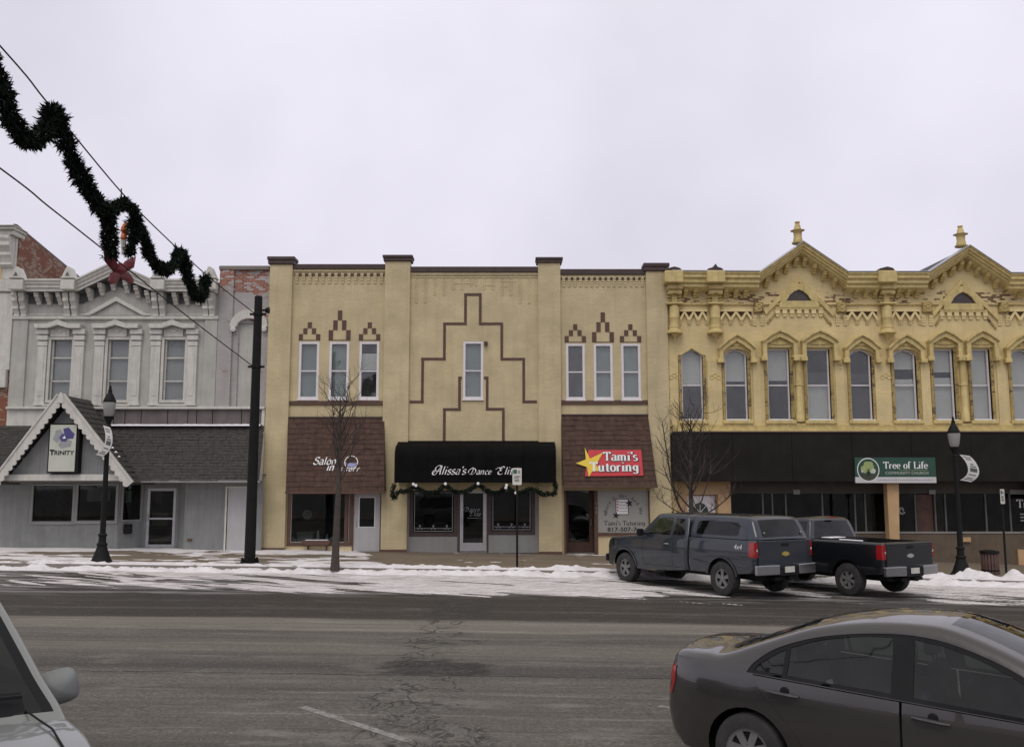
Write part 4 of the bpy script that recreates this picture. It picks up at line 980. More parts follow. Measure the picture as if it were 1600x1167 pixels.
# soffits
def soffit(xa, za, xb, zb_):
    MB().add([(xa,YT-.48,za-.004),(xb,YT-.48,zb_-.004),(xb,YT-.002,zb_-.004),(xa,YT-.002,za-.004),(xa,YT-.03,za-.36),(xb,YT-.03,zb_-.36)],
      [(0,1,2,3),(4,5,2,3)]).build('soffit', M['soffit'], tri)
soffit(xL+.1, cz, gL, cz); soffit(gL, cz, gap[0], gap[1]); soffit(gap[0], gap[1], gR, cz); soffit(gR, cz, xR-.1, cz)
def scroll_mb(w, h, d):
    prof = [(0, 0), (-d, 0), (-d, -.10*h), (-d*.86, -.2*h), (-d*.9, -.33*h), (-d*.7, -.42*h), (-d*.55, -.52*h), (-d*.60, -.62*h), (-d*.42, -.72*h), (-d*.30, -.84*h), (-d*.34, -.92*h), (-d*.12, -h), (0, -h)]
    return MB().xprism(prof, -w/2, w/2)
big = scroll_mb(.19, T1(0, 432)[1]-T1(0, 570)[1], .40).mesh('bracket', M['offwhite'])
sm = scroll_mb(.15, .42, .40).mesh('bracket', M['offwhite'])
for c in (108, 147, 396, 436, 897, 935, 1180, 1215): place('bracket', big, tri, (T1(c, 500)[0], YT-.005, cz-.01))
for c in (207, 267, 332, 992, 1057, 1118): place('bracket', sm, tri, (T1(c, 470, YT-.3)[0], YT-.005, cz-.012))
for c in (503, 568, 632, 712, 775, 838):
    x = T1(c, 440, YT-.3)[0]; z = cz + (gap[1]-cz)*(1-abs(x-gap[0])/(gR-gL)*2)
    place('bracket', sm, tri, (x, YT-.005, z-.04))
# acroterion blocks over the bracket pairs
for c in (97, 390, 900, 1195):
    x = T1(c, 380, YT-.65)[0]; w = .25; z0 = cz-.02
    Bx(x-w, x+w, YT-.76, YT-.5, z0+.04, z0+.40).build('cornice_block', M['offwhite'], tri, bev=.015)
    MB().prism([(x-w*1.05, z0+.44), (x+w*1.05, z0+.44), (x+w*.8, z0+.50), (x+.04, z0+.86), (x-.04, z0+.86), (x-w*.8, z0+.50)], YT-.78, YT-.35).build('acroterion', M['offwhite'], tri, bev=.012)
    MB().prism([(x-.08, z0+.52), (x+.08, z0+.52), (x, z0+.68)], YT-.786, YT-.70).build('acroterion_mark', M['soffit'], tri)
# little pediment in the frieze
def rake(pts_out, pts_in, y0, y1, name, mat, root):
    mb = MB(); n = len(pts_out)
    for i in range(n-1): mb.prism([pts_in[i], pts_in[i+1], pts_out[i+1], pts_out[i]], y0, y1)
    return mb.build(name, mat, root, bev=.008)
po = [T1(478, 562), T1(670, 455), T1(862, 562)]; pi_ = [T1(520, 562), T1(670, 480), T1(822, 562)]
rake(po, pi_, YT-.16, YT+.02, 'frieze_pediment', M['offwhite'], tri)
MB().prism([T1(548, 553), T1(670, 484), T1(796, 553)], YT-.05, YT+.01).build('pediment_panel', M['greywall'], tri)
MB().prism([T1(535, 560), T1(670, 480), T1(808, 560)], YT-.03, YT+.01).build('pediment_backing', M['soffit'], tri)
# windows with pilastered surrounds and pediment hoods
for (a, b), h, sc_, in zip(W3, HT, (0, 1, 2)):
    c = (a+b)/2; zs, zh = T1(0, 1072)[1], T1(0, 640)[1]
    sash(tri, h[0], h[1], h[2], h[3], YT, .05, M['offwhite'], (T1(0,930)[1]-h[2])/(h[3]-h[2]) and ((T1(0,930)[1]-h[2])/(h[3]-h[2]), (T1(0,798)[1]-h[2])/(h[3]-h[2])), [(.02,.98,'blind_m')], .10)
    sur = frame_mb(h[0]-.10, h[1]+.10, h[2]-.02, h[3]+.06, .10, YT-.05, YT+.03).build('window_surround', M['offwhite'], tri, bev=.008)
    for s in (-1, 1):
        xc = T1(c + s*(107 if s < 0 else 103), 900)[0]; w = .17
        Bx(xc-w, xc+w, YT-.10, YT+.02, zs+.03, T1(0, 735)[1]).build('jamb_pilaster', M['offwhite'], sur, bev=.01)
        Bx(xc-w*.55, xc+w*.55, YT-.115, YT-.09, zs+.35, T1(0, 770)[1]).build('jamb_panel', M['offwhite'], sur, bev=.006)
        Bx(xc-w-.03, xc+w+.03, YT-.13, YT+.02, zs+.0, zs+.10).build('jamb_base', M['offwhite'], sur, bev=.008)
        mb = MB()
        for k in range(3): mb.box(xc-w-.01-.02*k, xc+w+.01+.02*k, YT-.12-.04*k, YT+.02, T1(0, 735)[1]+.004+.21*k, T1(0, 735)[1]+.19+.21*k)
        mb.build('jamb_capital', M['offwhite'], sur, bev=.015)
    xl, xr = T1(c-132, 640)[0], T1(c+135, 640)[0]; xm = (xl+xr)/2; zpk = T1(0, 592)[1]; zsh = zh+.02
    o1 = [(xl, zsh+.16), (xl+.45, zsh+.16), (xm, zpk+.02), (xr-.45, zsh+.16), (xr, zsh+.16)]
    i1 = [(xl+.04, zsh), (xl+.48, zsh), (xm, zpk-.17), (xr-.48, zsh), (xr-.04, zsh)]
    rake(o1, i1, YT-.30, YT+.02, 'hood', M['offwhite'], sur)
    MB().prism([(xl+.5, h[3]+.07), (xr-.5, h[3]+.07), (xr-.5, zsh-.02), (xm, zpk-.19), (xl+.5, zsh-.02)], YT-.07, YT+.01).build('hood_panel', M['offwhite'], sur)
    mb = MB()
    for k in range(5):
        an = R(30+30*k); mb.tube([(xm, YT-.075, zsh-.10), (xm+.24*math.cos(an), YT-.08, zsh-.10+.15*math.sin(an))], [.03, .012], 6)
    mb.lathe((xm, YT-.08, zsh-.08), [(.0, -.03), (.06, -.02), (.06, 0), (0, .0)], 10, 'y', False)
    mb.build('hood_ornament', M['offwhite'], sur, smooth=True)
    Bx(h[0]-.16, h[1]+.16, YT-.14, YT+.03, zs-.02, zs+.05).build('window_sill', M['offwhite'], sur, bev=.01)
# sill ledge with snow and the panels under it
lx0, lx1 = T1(50, 1080)[0], T1(1515, 1080)[0]
Bx(lx0, lx1, YT-.22, YT+.02, zl-.07, zl+.02).build('ledge', M['offwhite'], tri, bev=.012)
pz0 = T2(0, 238)[1]
xq = T2(300, 190)[0]
Bx(lx0, xq, YT-.10, YT+.02, pz0-.1, zl-.072).build('fascia_panel', M['offwhite'], tri, bev=.008)
seams = [500, 655, 718, 810, 960, 1075, 1125, 1215, 1380, 1500]
pm = mk('weathered brown panel', (.135, .115, .108), .75, .16, 2.5, .2, 20, streak=.6)
for a, b in zip(seams[:-1], seams[1:]): Bx(T2(a, 190)[0]+.012, T2(b, 190)[0]-.012, YT-.10, YT+.02, pz0-.1, zl-.072).build('fascia_panel', pm, tri, bev=.008)
Bx(T2(1495, 190)[0], lx1, YT-.14, YT+.02, pz0-.1, zl-.072).build('fascia_end', M['offwhite'], tri, bev=.01)
# shingled skirt roof
YE = 31.75
mz1, mz0 = PZ(665, YT-.15), PZ(751, YE); mx1, mx0 = PX(413, 665, YT-.15), PX(405, 751, YE)
sk = empty('skirt_roof', ((mx1-10)/2-4, YE, mz0), 'long grey shingled skirt roof across the white shop front', 'roof')
mxl = PX(-60, 700, YE)
MB().add([(mxl,YE+.03,mz0),(mx0,YE+.03,mz0),(mx1,YT-.04,mz0),(mxl,YT-.04,mz0),(mxl,YT-.12,mz1),(mx1,YT-.12,mz1),(mx1,YT-.04,mz1),(mxl,YT-.04,mz1)],
    [(0,3,2,1),(4,5,6,7),(0,1,5,4),(1,2,6,5),(2,3,7,6),(3,0,4,7)]).build('roof_deck', M['offwhite'], sk)
shingles(sk, mxl, mx0, mz0, YE, mxl, mx1, mz1, YT-.15, 19, M['shingle'], .30, jit=.010)
Bx(mxl, mx0+.02, YE-.02, YE+.05, mz0-.06, mz0+.015).build('eave_trim', M['panelgrey'], sk)
mb = MB(); N = 120
sn = [(T2(530+i*(1490-530)/N, 232, YT-.2)[0], .035+.03*abs(noise.noise((i*.17, 0, 3)))+.03*max(0, 1-i/8)) for i in range(N+1)]
for i in range(N):
    (xa, ha), (xb, hb) = sn[i], sn[i+1]
    mb.add([(xa,YT-.36,mz1-.02),(xb,YT-.36,mz1-.02),(xb,YT-.34,mz1+hb),(xa,YT-.34,mz1+ha),(xa,YT-.1,mz1+ha*1.2),(xb,YT-.1,mz1+hb*1.2)], [(0,1,2,3),(3,2,5,4)])
mb.build('snow_strip', M['flag'], sk, smooth=True)
# projecting gable with scalloped bargeboards
YG = 31.0
gap_ = P(96, 619.5, YG); gfl, gfr = P(-9, 757, YG), P(203.5, 757, YG)
gab = empty('entrance_gable', (gap_[0], YG, gfl[1]), 'steep shingled gable with scalloped white bargeboards over the entrance', 'gable')
zw0 = PZ(744, YG+.35)
MB().prism([(gfl[0]+.3, zw0), (gfr[0]-.3, zw0), (gap_[0], gap_[1]-.35)], YG+.35, YG+.45).build('gable_wall', M['siding'], gab)
for k in range(14):
    x = gfl[0]+.3 + (gfr[0]-gfl[0]-.6)*(k+.5)/14; hh = (1-abs(x-gap_[0])/((gfr[0]-gfl[0])/2))*(gap_[1]-zw0)-.45
    if hh > .1: Bx(x-.012, x+.012, YG+.343, YG+.352, zw0+.01, zw0+hh).build('batten', M['siding'], gab)
Bx(gfl[0]+.15, gfr[0]-.15, YG+.25, YG+.5, PZ(751, YG+.3), PZ(741, YG+.3)).build('tie_beam', M['offwhite'], gab, bev=.012)
def slope_side(s, foot):
    a = Vector((gap_[0], 0, gap_[1])); b = Vector((foot[0], 0, foot[1])); d = (b-a).normalized(); n = Vector((-d.z, 0, d.x)); n = n if n.z > 0 else -n
    L = (b-a).length
    mb = MB(); mb.add([a+Vector((0,YG,0)), b+Vector((0,YG,0)), b+Vector((0,YT,0)), a+Vector((0,YT,0)), a+n*.08+Vector((0,YG,0)), b+n*.08+Vector((0,YG,0)), b+n*.08+Vector((0,YT,0)), a+n*.08+Vector((0,YT,0))],
        [(0,1,2,3),(7,6,5,4),(0,4,5,1),(1,5,6,2),(2,6,7,3),(3,7,4,0)])
    mb.build('roof_slope', M['shingle'], gab)
    sh = MB(); rows = 16; rnd = random.Random(3)
    for r in range(rows):
        t0, t1 = L*(1-r/rows), L*(1-(r+1.2)/rows); t1 = max(0, t1); y = YG+.02
        while y < YT-.05:
            w = rnd.uniform(.2, .34); y1 = min(y+w-.008, YT-.04); k = rnd.uniform(.1, .118)
            p = [a+d*t0+n*k+Vector((0,y,0)), a+d*t0+n*k+Vector((0,y1,0)), a+d*t1+n*.085+Vector((0,y1,0)), a+d*t1+n*.085+Vector((0,y,0))]
            q = [a+d*t0+n*.081+Vector((0,y,0)), a+d*t0+n*.081+Vector((0,y1,0))]
            sh.add(p+q, [(0,1,2,3),(4,5,1,0)]); y += w
    o = sh.build('shingle_courses', M['shingle'], gab, recalc=False); o['kind'] = 'stuff'
    # bargeboard: straight upper edge, scalloped lower edge
    top = []; bot = []; N = 17; wv = .20
    for i in range(N*6+1):
        t = L*i/(N*6); ph = (i % 6)/6
        top.append(a + d*t + n*.10); bot.append(a + d*t - n*(wv*.55 + wv*.38*math.sin(math.pi*ph)))
    pl = top + bot[::-1]; k = len(pl); y0, y1 = YG-.05, YG-.002
    bb = MB(); m_ = len(top)
    for i in range(m_-1):
        for y, fl in ((y0, 0), (y1, 1)):
            q = [top[i]+Vector((0,y,0)), top[i+1]+Vector((0,y,0)), bot[i+1]+Vector((0,y,0)), bot[i]+Vector((0,y,0))]; bb.add(q, [(0,1,2,3)])
        bb.add([top[i]+Vector((0,y0,0)), top[i+1]+Vector((0,y0,0)), top[i+1]+Vector((0,y1,0)), top[i]+Vector((0,y1,0))], [(0,1,2,3)])
        bb.add([bot[i]+Vector((0,y0,0)), bot[i+1]+Vector((0,y0,0)), bot[i+1]+Vector((0,y1,0)), bot[i]+Vector((0,y1,0))], [(0,1,2,3)])
    bb.build('bargeboard', M['offwhite'], gab)
    cp = MB().add([top[0]+Vector((0,YG-.09,0)), top[-1]+Vector((0,YG-.09,0)), top[-1]+n*.05+Vector((0,YG-.09,0)), top[0]+n*.05+Vector((0,YG-.09,0)),
                   top[0]+Vector((0,YG+.03,0)), top[-1]+Vector((0,YG+.03,0)), top[-1]+n*.05+Vector((0,YG+.03,0)), top[0]+n*.05+Vector((0,YG+.03,0))],
                  [(0,1,2,3),(7,6,5,4),(0,4,5,1),(3,2,6,7),(0,3,7,4),(1,5,6,2)])
    cp.build('barge_cap', M['offwhite'], gab)
slope_side(-1, gfl); slope_side(1, gfr)
MB().prism([(gap_[0]-.13, gap_[1]-.22), (gap_[0]+.13, gap_[1]-.22), (gap_[0]+.09, gap_[1]+.02), (gap_[0], gap_[1]+.145), (gap_[0]-.09, gap_[1]+.02)], YG-.07, YG-.001).build('barge_peak', M['offwhite'], gab)
for px_, py_, s_ in ((176,700,.05),(181,707,.06),(186,714,.05),(194,733,.07),(198,738,.05)):
    x, z = P(px_, py_, YG+.5)
    MB().lathe((x, YG+.5, z), [(.002,-.02),(s_,0),(s_*.7,.03),(.004,.05)], 8).build('snow_scrap', M['flag'], gab, smooth=True)
# shop front under the roof
YF = 32.55
tf = empty('shop_front', (-13.5, YF, .3), 'grey board-sided shop front with glass door under the skirt roof', 'shop front')
fz0 = T2(0, 936, YF)[1]-.25; ftop = PZ(740, YF)
wn = [(T2(190,680,YF)[0], T2(415,680,YF)[0], T2(0,780,YF)[1], T2(0,578,YF)[1]), (T2(445,680,YF)[0], T2(660,680,YF)[0], T2(0,776,YF)[1], T2(0,576,YF)[1])]
fxl = PX(-60, 800, YF); fx1 = T2(672, 750, YF)[0]
wall_mb(fxl, fx1, fz0, ftop, wn, YF, .12).build('board_wall', M['siding'], tf)
x = fxl
while x < fx1-.1:
    x += .21
    if not any(h[0]-.12 < x < h[1]+.12 for h in wn): Bx(x-.007, x+.007, YF-.006, YF+.001, fz0+.02, ftop).build('board_joint', M['panelgrey'], tf)
    else: Bx(x-.007, x+.007, YF-.006, YF+.001, fz0+.02, wn[0][2]-.1).build('board_joint', M['panelgrey'], tf)
for h in wn:
    f_ = frame_mb(h[0]-.09, h[1]+.09, h[2]-.12, h[3]+.06, .09, YF-.05, YF+.06, .10, .06).build('window', M['panelgrey'], tf, bev=.008)
    pane(f_, h[0], h[1], h[2]-.02, h[3], YF+.03)
YD = YF+.75
dx_ = (T2(835,760,YD)[0], T2(1000,760,YD)[0]); dz_ = (T2(0,932,YD)[1], T2(0,592,YD)[1])
# splayed wall with the narrow window, then the door, then the splay back
ax = Vector((fx1, YF, 0)); bxv = Vector((dx_[0]-.1, YD, 0)); dd_ = (bxv-ax)
def splay(a, b, holes, name, mat):
    L = (b-a).length; mb = wall_mb(0, L, fz0, ftop, holes, 0, .08); d = (b-a).normalized(); n = Vector((-d.y, d.x, 0))
    Mx = Matrix(((d.x, n.x, 0, a.x), (d.y, n.y, 0, a.y), (0, 0, 1, 0), (0, 0, 0, 1)))
    return mb.xf(Mx).build(name, mat, tf), Mx, L
L_ = dd_.length; hz = (T2(0,772,YF+.3)[1], T2(0,566,YF+.3)[1])
w_, Mx, L_ = splay(ax, bxv, [(L_*.13, L_*.88, hz[0], hz[1])], 'splay_wall', M['siding'])
frame_mb(L_*.10, L_*.91, hz[0]-.06, hz[1]+.04, .06, -.03, .04).xf(Mx).build('window', M['panelgrey'], tf)
Bx(L_*.15, L_*.86, .02, .026, hz[0], hz[1]).xf(Mx).build('pane', M['glass'], tf)
Bx(L_*.28, L_*.52, .035, .04, hz[0]+.6, hz[0]+1.0).xf(Mx).build('paper_notice', M['doorgrey'], tf)
wall_mb(dx_[0]-.1, dx_[1]+.08, fz0, ftop, [(dx_[0], dx_[1], fz0+.05, dz_[1])], YD, .1).build('door_wall', M['siding'], tf)
dt = door(tf, dx_[0]+.0, dx_[1]-.0, dz_[0], dz_[1], YD-.01, M['alum'], .10, .12, .10, -1, mid=1.02)
a2 = Vector((dx_[1]+.08, YD, 0)); b2 = Vector((T2(1052,760,YF)[0], YF, 0)); splay(a2, b2, [], 'splay_wall', M['siding'])
fx2, fx3 = b2.x, PX(410, 800, YF)
wd = (T2(1290,770,YF)[0], T2(1440,770,YF)[0])
wall_mb(fx2, fx3, fz0-.1, ftop, [(wd[0], wd[1], fz0-.02, T2(0,588,YF)[1])], YF, .1).build('board_wall', M['siding'], tf)
x = fx2
while x < wd[0]-.25:
    x += .21; Bx(x-.007, x+.007, YF-.006, YF+.001, fz0+.02, ftop).build('board_joint', M['panelgrey'], tf)
Bx(wd[0]+.02, wd[1]-.02, YF+.01, YF+.06, T2(0,955,YF)[1], T2(0,590,YF)[1]).build('plain_door', M['doorgrey'], tf, bev=.006)
frame_mb(wd[0]-.06, wd[1]+.06, T2(0,957,YF)[1]-.05, T2(0,582,YF)[1], .06, YF-.03, YF+.05, .01).build('door_frame', M['offwhite'], tf)
bw0, bw1 = T2(725,820,YF+.4), T2(762,850,YF+.4)
Bx(bw0[0]-.02, bw1[0], YF+.12, YF+.26, bw1[1], bw0[1]+.15).build('mail_box', M['black_met'], tf, bev=.015)
MB().box(T2(1130,0)[0], T2(1155,0)[0], YF-.05, YF, T2(0,892,YF)[1], T2(0,880,YF)[1]).build('hose_tap', M['brown'], tf)
shop_room(tf, fxl+.1, fx3-.4, YD+.12, fz0, ftop-.1, 4)
Bx(fxl, fx3, YF+.1, YD+.1, ftop-.06, ftop).build('porch_ceiling', M['siding'], tf)
# notices inside the windows
nx = T2(495, 600, YF); nx2 = T2(622, 668, YF)
item('window_poster', Bx(nx[0], nx2[0], YF+.05, YF+.055, nx2[1], nx[1]+.02), M['doorgrey'], 'pale paper poster inside the window left of the glass door', 'poster')
item('door_sign', Bx(T2(885,640,YD)[0], T2(915,640,YD)[0], YD+.06, YD+.065, T2(0,680,YD)[1], T2(0,605,YD)[1]), M['red'], 'red hanging sign seen through the glass door', 'sign')
item('office_desk', Bx(T2(870,0,YD)[0], T2(960,0,YD)[0], YD+.5, YD+.9, T2(0,760,YD)[1]-.3, T2(0,735,YD)[1]), M['doorgrey'], 'pale papers on a desk inside the glass door', 'desk')
# the illuminated-type sign box in the gable
s0, s1 = T2(277, 503, YG+.2), T2(452, 228, YG+.2)
tsn = empty('sign_box', ((s0[0]+s1[0])/2, YG+.15, s0[1]), 'upright pale sign box with hexagonal knot emblem reading TRINITY', 'sign')
Bx(s0[0]-.02, s1[0]+.08, YG+.1, YG+.36, s0[1]-.02, s1[1]+.02).build('sign_case', M['black_met'], tsn, bev=.01)
Bx(s0[0]+.03, s1[0]-.03, YG+.085, YG+.11, s0[1]+.03, s1[1]-.03).build('sign_face', M['sign_w'], tsn)
sy = YG+.084; sw = s1[0]-s0[0]
btext('TRINITY', .2, ((s0[0]+s1[0])/2, sy, T2(0, 403, YG+.1)[1]), M['ink_k'], tsn, width=sw*.86, bold=.006)
btext('T', .26, (s0[0]+sw*.135, sy-.001, T2(0, 404, YG+.1)[1]), M['ink_k'], tsn, bold=.006)
hc = T2(366, 305, YG+.1); hr = .34
def hexp(r, rot, cxx=0, czz=0): return [(hc[0]+cxx+r*math.cos(R(rot+60*i)), hc[1]+czz+r*math.sin(R(rot+60*i))) for i in range(6)]
for i, mt in enumerate(('ink_b', 'ink_g', 'ink_g')):
    a = 40 - 120*i; c_ = Vector((math.cos(R(a)), math.sin(R(a))))
    def q(r, an): return (hc[0]+r*math.cos(R(an)), hc[1]+r*math.sin(R(an)))
    MB().prism([q(.14, a-58), q(.14, a+50), q(.30, a+58), q(.37, a+28), q(.33, a), q(.37, a-20), q(.31, a-46)], sy-.004-.002*i, sy).build('emblem_band', M[mt], tsn)
MB().prism(hexp(.15, 0), sy-.0115, sy-.009).build('emblem_centre', M['ink_b'], tsn)
MB().prism([(hc[0]-.05, hc[1]-.03), (hc[0]+.07, hc[1]-.03), (hc[0]+.02, hc[1]+.07)], sy-.014, sy-.012).build('emblem_spark', M['ink_w'], tsn)
# ------------------------------------------------------------------ narrow painted-brick bay next to it
nx0, nx1 = T1(1240, 700)[0], cx[0]-.03
nar = empty('narrow_building', ((nx0+nx1)/2, YT, .25), 'narrow grey painted brick bay with peeling red parapet beside the cream building', 'building')
ntop = T1(0, 300)[1]
hw = (T1(1352, 800)[0], T1(1475, 800)[0], zl+.03, T1(0, 600)[1])
wall_mb(nx0, nx1, 3.2, ntop, [hw], YT+.04, .12).build('front_wall', M['greybrick'], nar)
shell_box(nar, nx0+.005, nx1, YT+.06, 48, -.2, ntop-.03, M['greybrick'], M['coping'])
Bx(nx0, T1(1318, 800)[0], YT-.06, YT+.06, zl+.02, ntop-.001).build('pilaster', M['greybrick'], nar, bev=.01)
Bx(nx0-.03, nx1+.0, YT-.09, YT+.3, ntop, ntop+.15).build('coping', M['concrete'], nar, bev=.02)
Bx(hw[0]-.01, hw[1]+.01, YT+.12, YT+.15, hw[2], hw[3]+.12).build('blocked_window', M['greywall'], nar)
xm = (hw[0]+hw[1])/2; rr_ = (hw[1]-hw[0])/2
oo = [(xm+(rr_+.30)*math.cos(R(a)), hw[3]-.15+(.62)*math.sin(R(a))) for a in range(180, -1, -12)]
ii = [(xm+(rr_+.04)*math.cos(R(a)), hw[3]-.15+(.30)*math.sin(R(a))) for a in range(180, -1, -12)]
rake(oo, ii, YT-.10, YT+.05, 'arched_hood', M['offwhite'], nar)
for s in (-1, 1): MB().lathe((xm+s*(rr_+.17), YT-.02, hw[3]-.23), [(.0,-.12),(.10,-.10),(.10,.04),(0,.05)], 12, 'y', False).build('hood_stop', M['offwhite'], nar, smooth=True)
# ------------------------------------------------------------------ taller building at the left edge
lfx = T1(78, 700)[0]-.02
lef = empty('corner_building', (-21, YT, .4), 'tall building at the left edge with white bracket cornice and red brick side', 'building')
ltop = T1(0, 115)[1]
Bx(-27, lfx-.36, YT, YT+.3, -.2, ltop).build('front_wall', M['cream_smooth'], lef)
mb = MB(); xs_ = lfx
mb.add([(xs_,YT,-.2),(xs_,48,-.2),(xs_,48,9.6),(xs_,38.4,10.95),(xs_,YT,ltop+.32),(xs_-.35,YT,-.2),(xs_-.35,48,-.2),(xs_-.35,48,9.6),(xs_-.35,38.4,10.95),(xs_-.35,YT,ltop+.32)],
   [(0,1,2,3,4),(9,8,7,6,5),(4,3,8,9),(3,2,7,8),(0,4,9,5),(1,6,7,2)]); mb.build('party_wall', M['redbrick'], lef)
MB().tube([(xs_-.17, YT-.1, ltop+.38), (xs_-.17, 38.4, 11.0), (xs_-.17, 48, 9.65)], .13, 6).build('wall_coping', M['coping'], lef)
Bx(-27, lfx-.02, YT-.09, YT, T1(0, 870)[1], T1(0, 430)[1]).build('pilaster', M['offwhite'], lef, bev=.012) if False else None
Bx(T1(2, 700)[0]-.6, lfx-.02, YT-.12, YT, T1(0, 870)[1], T1(0, 432)[1]).build('pilaster', M['offwhite'], lef, bev=.012)
Bx(T1(2, 700)[0]-.62, lfx-.08, YT-.2, YT, T1(0, 970)[1], T1(0, 872)[1]).build('pilaster_base', M['offwhite'], lef, bev=.015)
Bx(T1(0, 700)[0]-.62, lfx-.04, YT-.2, YT, T1(0, 428)[1], T1(0, 360)[1]).build('pilaster_capital', M['offwhite'], lef, bev=.03)
Bx(T1(22, 300)[0], lfx-.05, YT-.1, YT, T1(0, 355)[1], T1(0, 120)[1]).build('frieze_pilaster', M['offwhite'], lef, bev=.012)
for k, (d_, z0, z1) in enumerate(((.5, 118, 92), (.62, 92, 76), (.7, 76, 70))):
    Bx(-27, lfx+.10*k*.5+.03, YT-d_, YT+.3, T1(0, z0)[1]+.002, T1(0, z1)[1]).build('cornice', M['offwhite'], lef, bev=.02)
bk = scroll_mb(.5, T1(0, 122)[1]-T1(0, 292)[1], .45).build('bracket', M['offwhite'], lef, loc=(T1(52, 200)[0], YT-.1, T1(0, 120)[1]))
# ------------------------------------------------------------------ yellow Victorian building on the right
YY = 33.0
def A1(a, b, Y=YY): return P(1020+a*.3086, 330+b*.3086, Y)
def B1(a, b, Y=YY): return P(1300+a*.3086, 330+b*.3086, Y)
yx0, yx1 = 5.60, 24.5
yel = empty('yellow_building', (12, YY, -.1), 'ornate yellow painted brick building with twin gables and finials, paint flaking', 'building')
ztop = PZ(440); zs0 = PZ(659)
WY = [(1065,1098.5,1), (1133,1168,1), (1199.5,1234.5,0), (1261,1297.5,0), (1329,1362.5,1), (1397.5,1432.5,1), (1459,1491.5,0), (1518,1548.5,0), (1581,1615,1), (1650,1684,1), (1718,1752,0)]
zwb, zwt = PZ(656.5), PZ(545)
HY = [(PX(a, 600), PX(b, 600), zwb, zwt) for a, b, f in WY]
gA = {'ap': (1253.6, 379), 'l': (1187, 437), 'r': (1324, 436)}
gB = {'ap': (1513, 385), 'l': (1451, 437), 'r': (1578, 440)}
YO = YY-.5                              # front of the eaves
wm = wall_mb(yx0, yx1, 4.3, ztop, HY, YY)
for gq in (gA, gB):
    l, r, a = P(*gq['l'], YO), P(*gq['r'], YO), P(*gq['ap'], YO)
    wm.prism([(l[0], ztop), (r[0], ztop), (a[0], a[1]-.28)], YY, YY+.25)
for (a, b_, z0, z1), (_, _, f) in zip(HY, WY):
    if f:                               # segmental heads
        m_ = (a+b_)/2
        wm.prism([(a, z1), (a, z1-.20), (a+(m_-a)*.5, z1-.05), (m_, z1)], YY, YY+.3); wm.prism([(b_, z1), (m_, z1), (b_-(b_-m_)*.5, z1-.05), (b_, z1-.20)], YY, YY+.3)
wm.build('front_wall', M['yellow'], yel)
shell_box(yel, yx0+.01, yx1, YY+.3, 52, -1.2, ztop-.2, M['yellow'], M['coping'])
upper_room(yel, yx0+.3, yx1-.3, YY+.32, 4.6, 8.5)
# windows
blinds = [[(.50,1,'blind_w'),(.42,.5,'blind_d')], [(.55,1,'blind_w')], [(.56,1,'blind_w')], [(.5,.68,'blind_d'),(.02,.48,'blind_w')], [(.5,.66,'blind_d'),(.02,.46,'blind_d')], [(.72,1,'blind_w'),(.02,.58,'blind_w')], [(.68,1,'blind_w'),(.02,.6,'blind_w')], [(.02,.98,'blind_w')], [(.02,.98,'blind_w')], [(.02,.98,'blind_w')], [(.02,.98,'blind_w')]]
for h, q, (a, b_, f) in zip(HY, blinds, WY):
    s = sash(yel, *h, YY, .055, M['white'], (.49,), q, .12)
    if f:
        m_ = (h[0]+h[1])/2
        rake([(h[0], h[3]-.2), (h[0]+(m_-h[0])*.5, h[3]-.05), (m_, h[3]), (h[1]-(h[1]-m_)*.5, h[3]-.05), (h[1], h[3]-.2)],
             [(h[0], h[3]-.27), (h[0]+(m_-h[0])*.5, h[3]-.12), (m_, h[3]-.07), (h[1]-(h[1]-m_)*.5, h[3]-.12), (h[1], h[3]-.27)], YY+.08, YY+.13, 'arched_head', M['white'], yel)
    # reveals with flaking paint
    Bx(h[1]+.0, h[1]+.11, YY-.05, YY+.14, h[2], h[3]-(.25 if f else .02)).build('window_jamb', M['yellow_p'], yel, bev=.008)
    Bx(h[0]-.11, h[0]-.0, YY-.05, YY+.14, h[2], h[3]-(.25 if f else .02)).build('window_jamb', M['yellow_p'], yel, bev=.008)
    Bx(h[0]-.14, h[1]+.14, YY-.16, YY+.1, h[2]-.13, h[2]-.002).build('window_sill', M['yellow_t'], yel, bev=.01)
    Bx(h[0]-.02, h[1]+.02, YY-.15, YY-.01, h[2]-.001, h[2]+.022).build('sill_snow', M['flag'], yel)
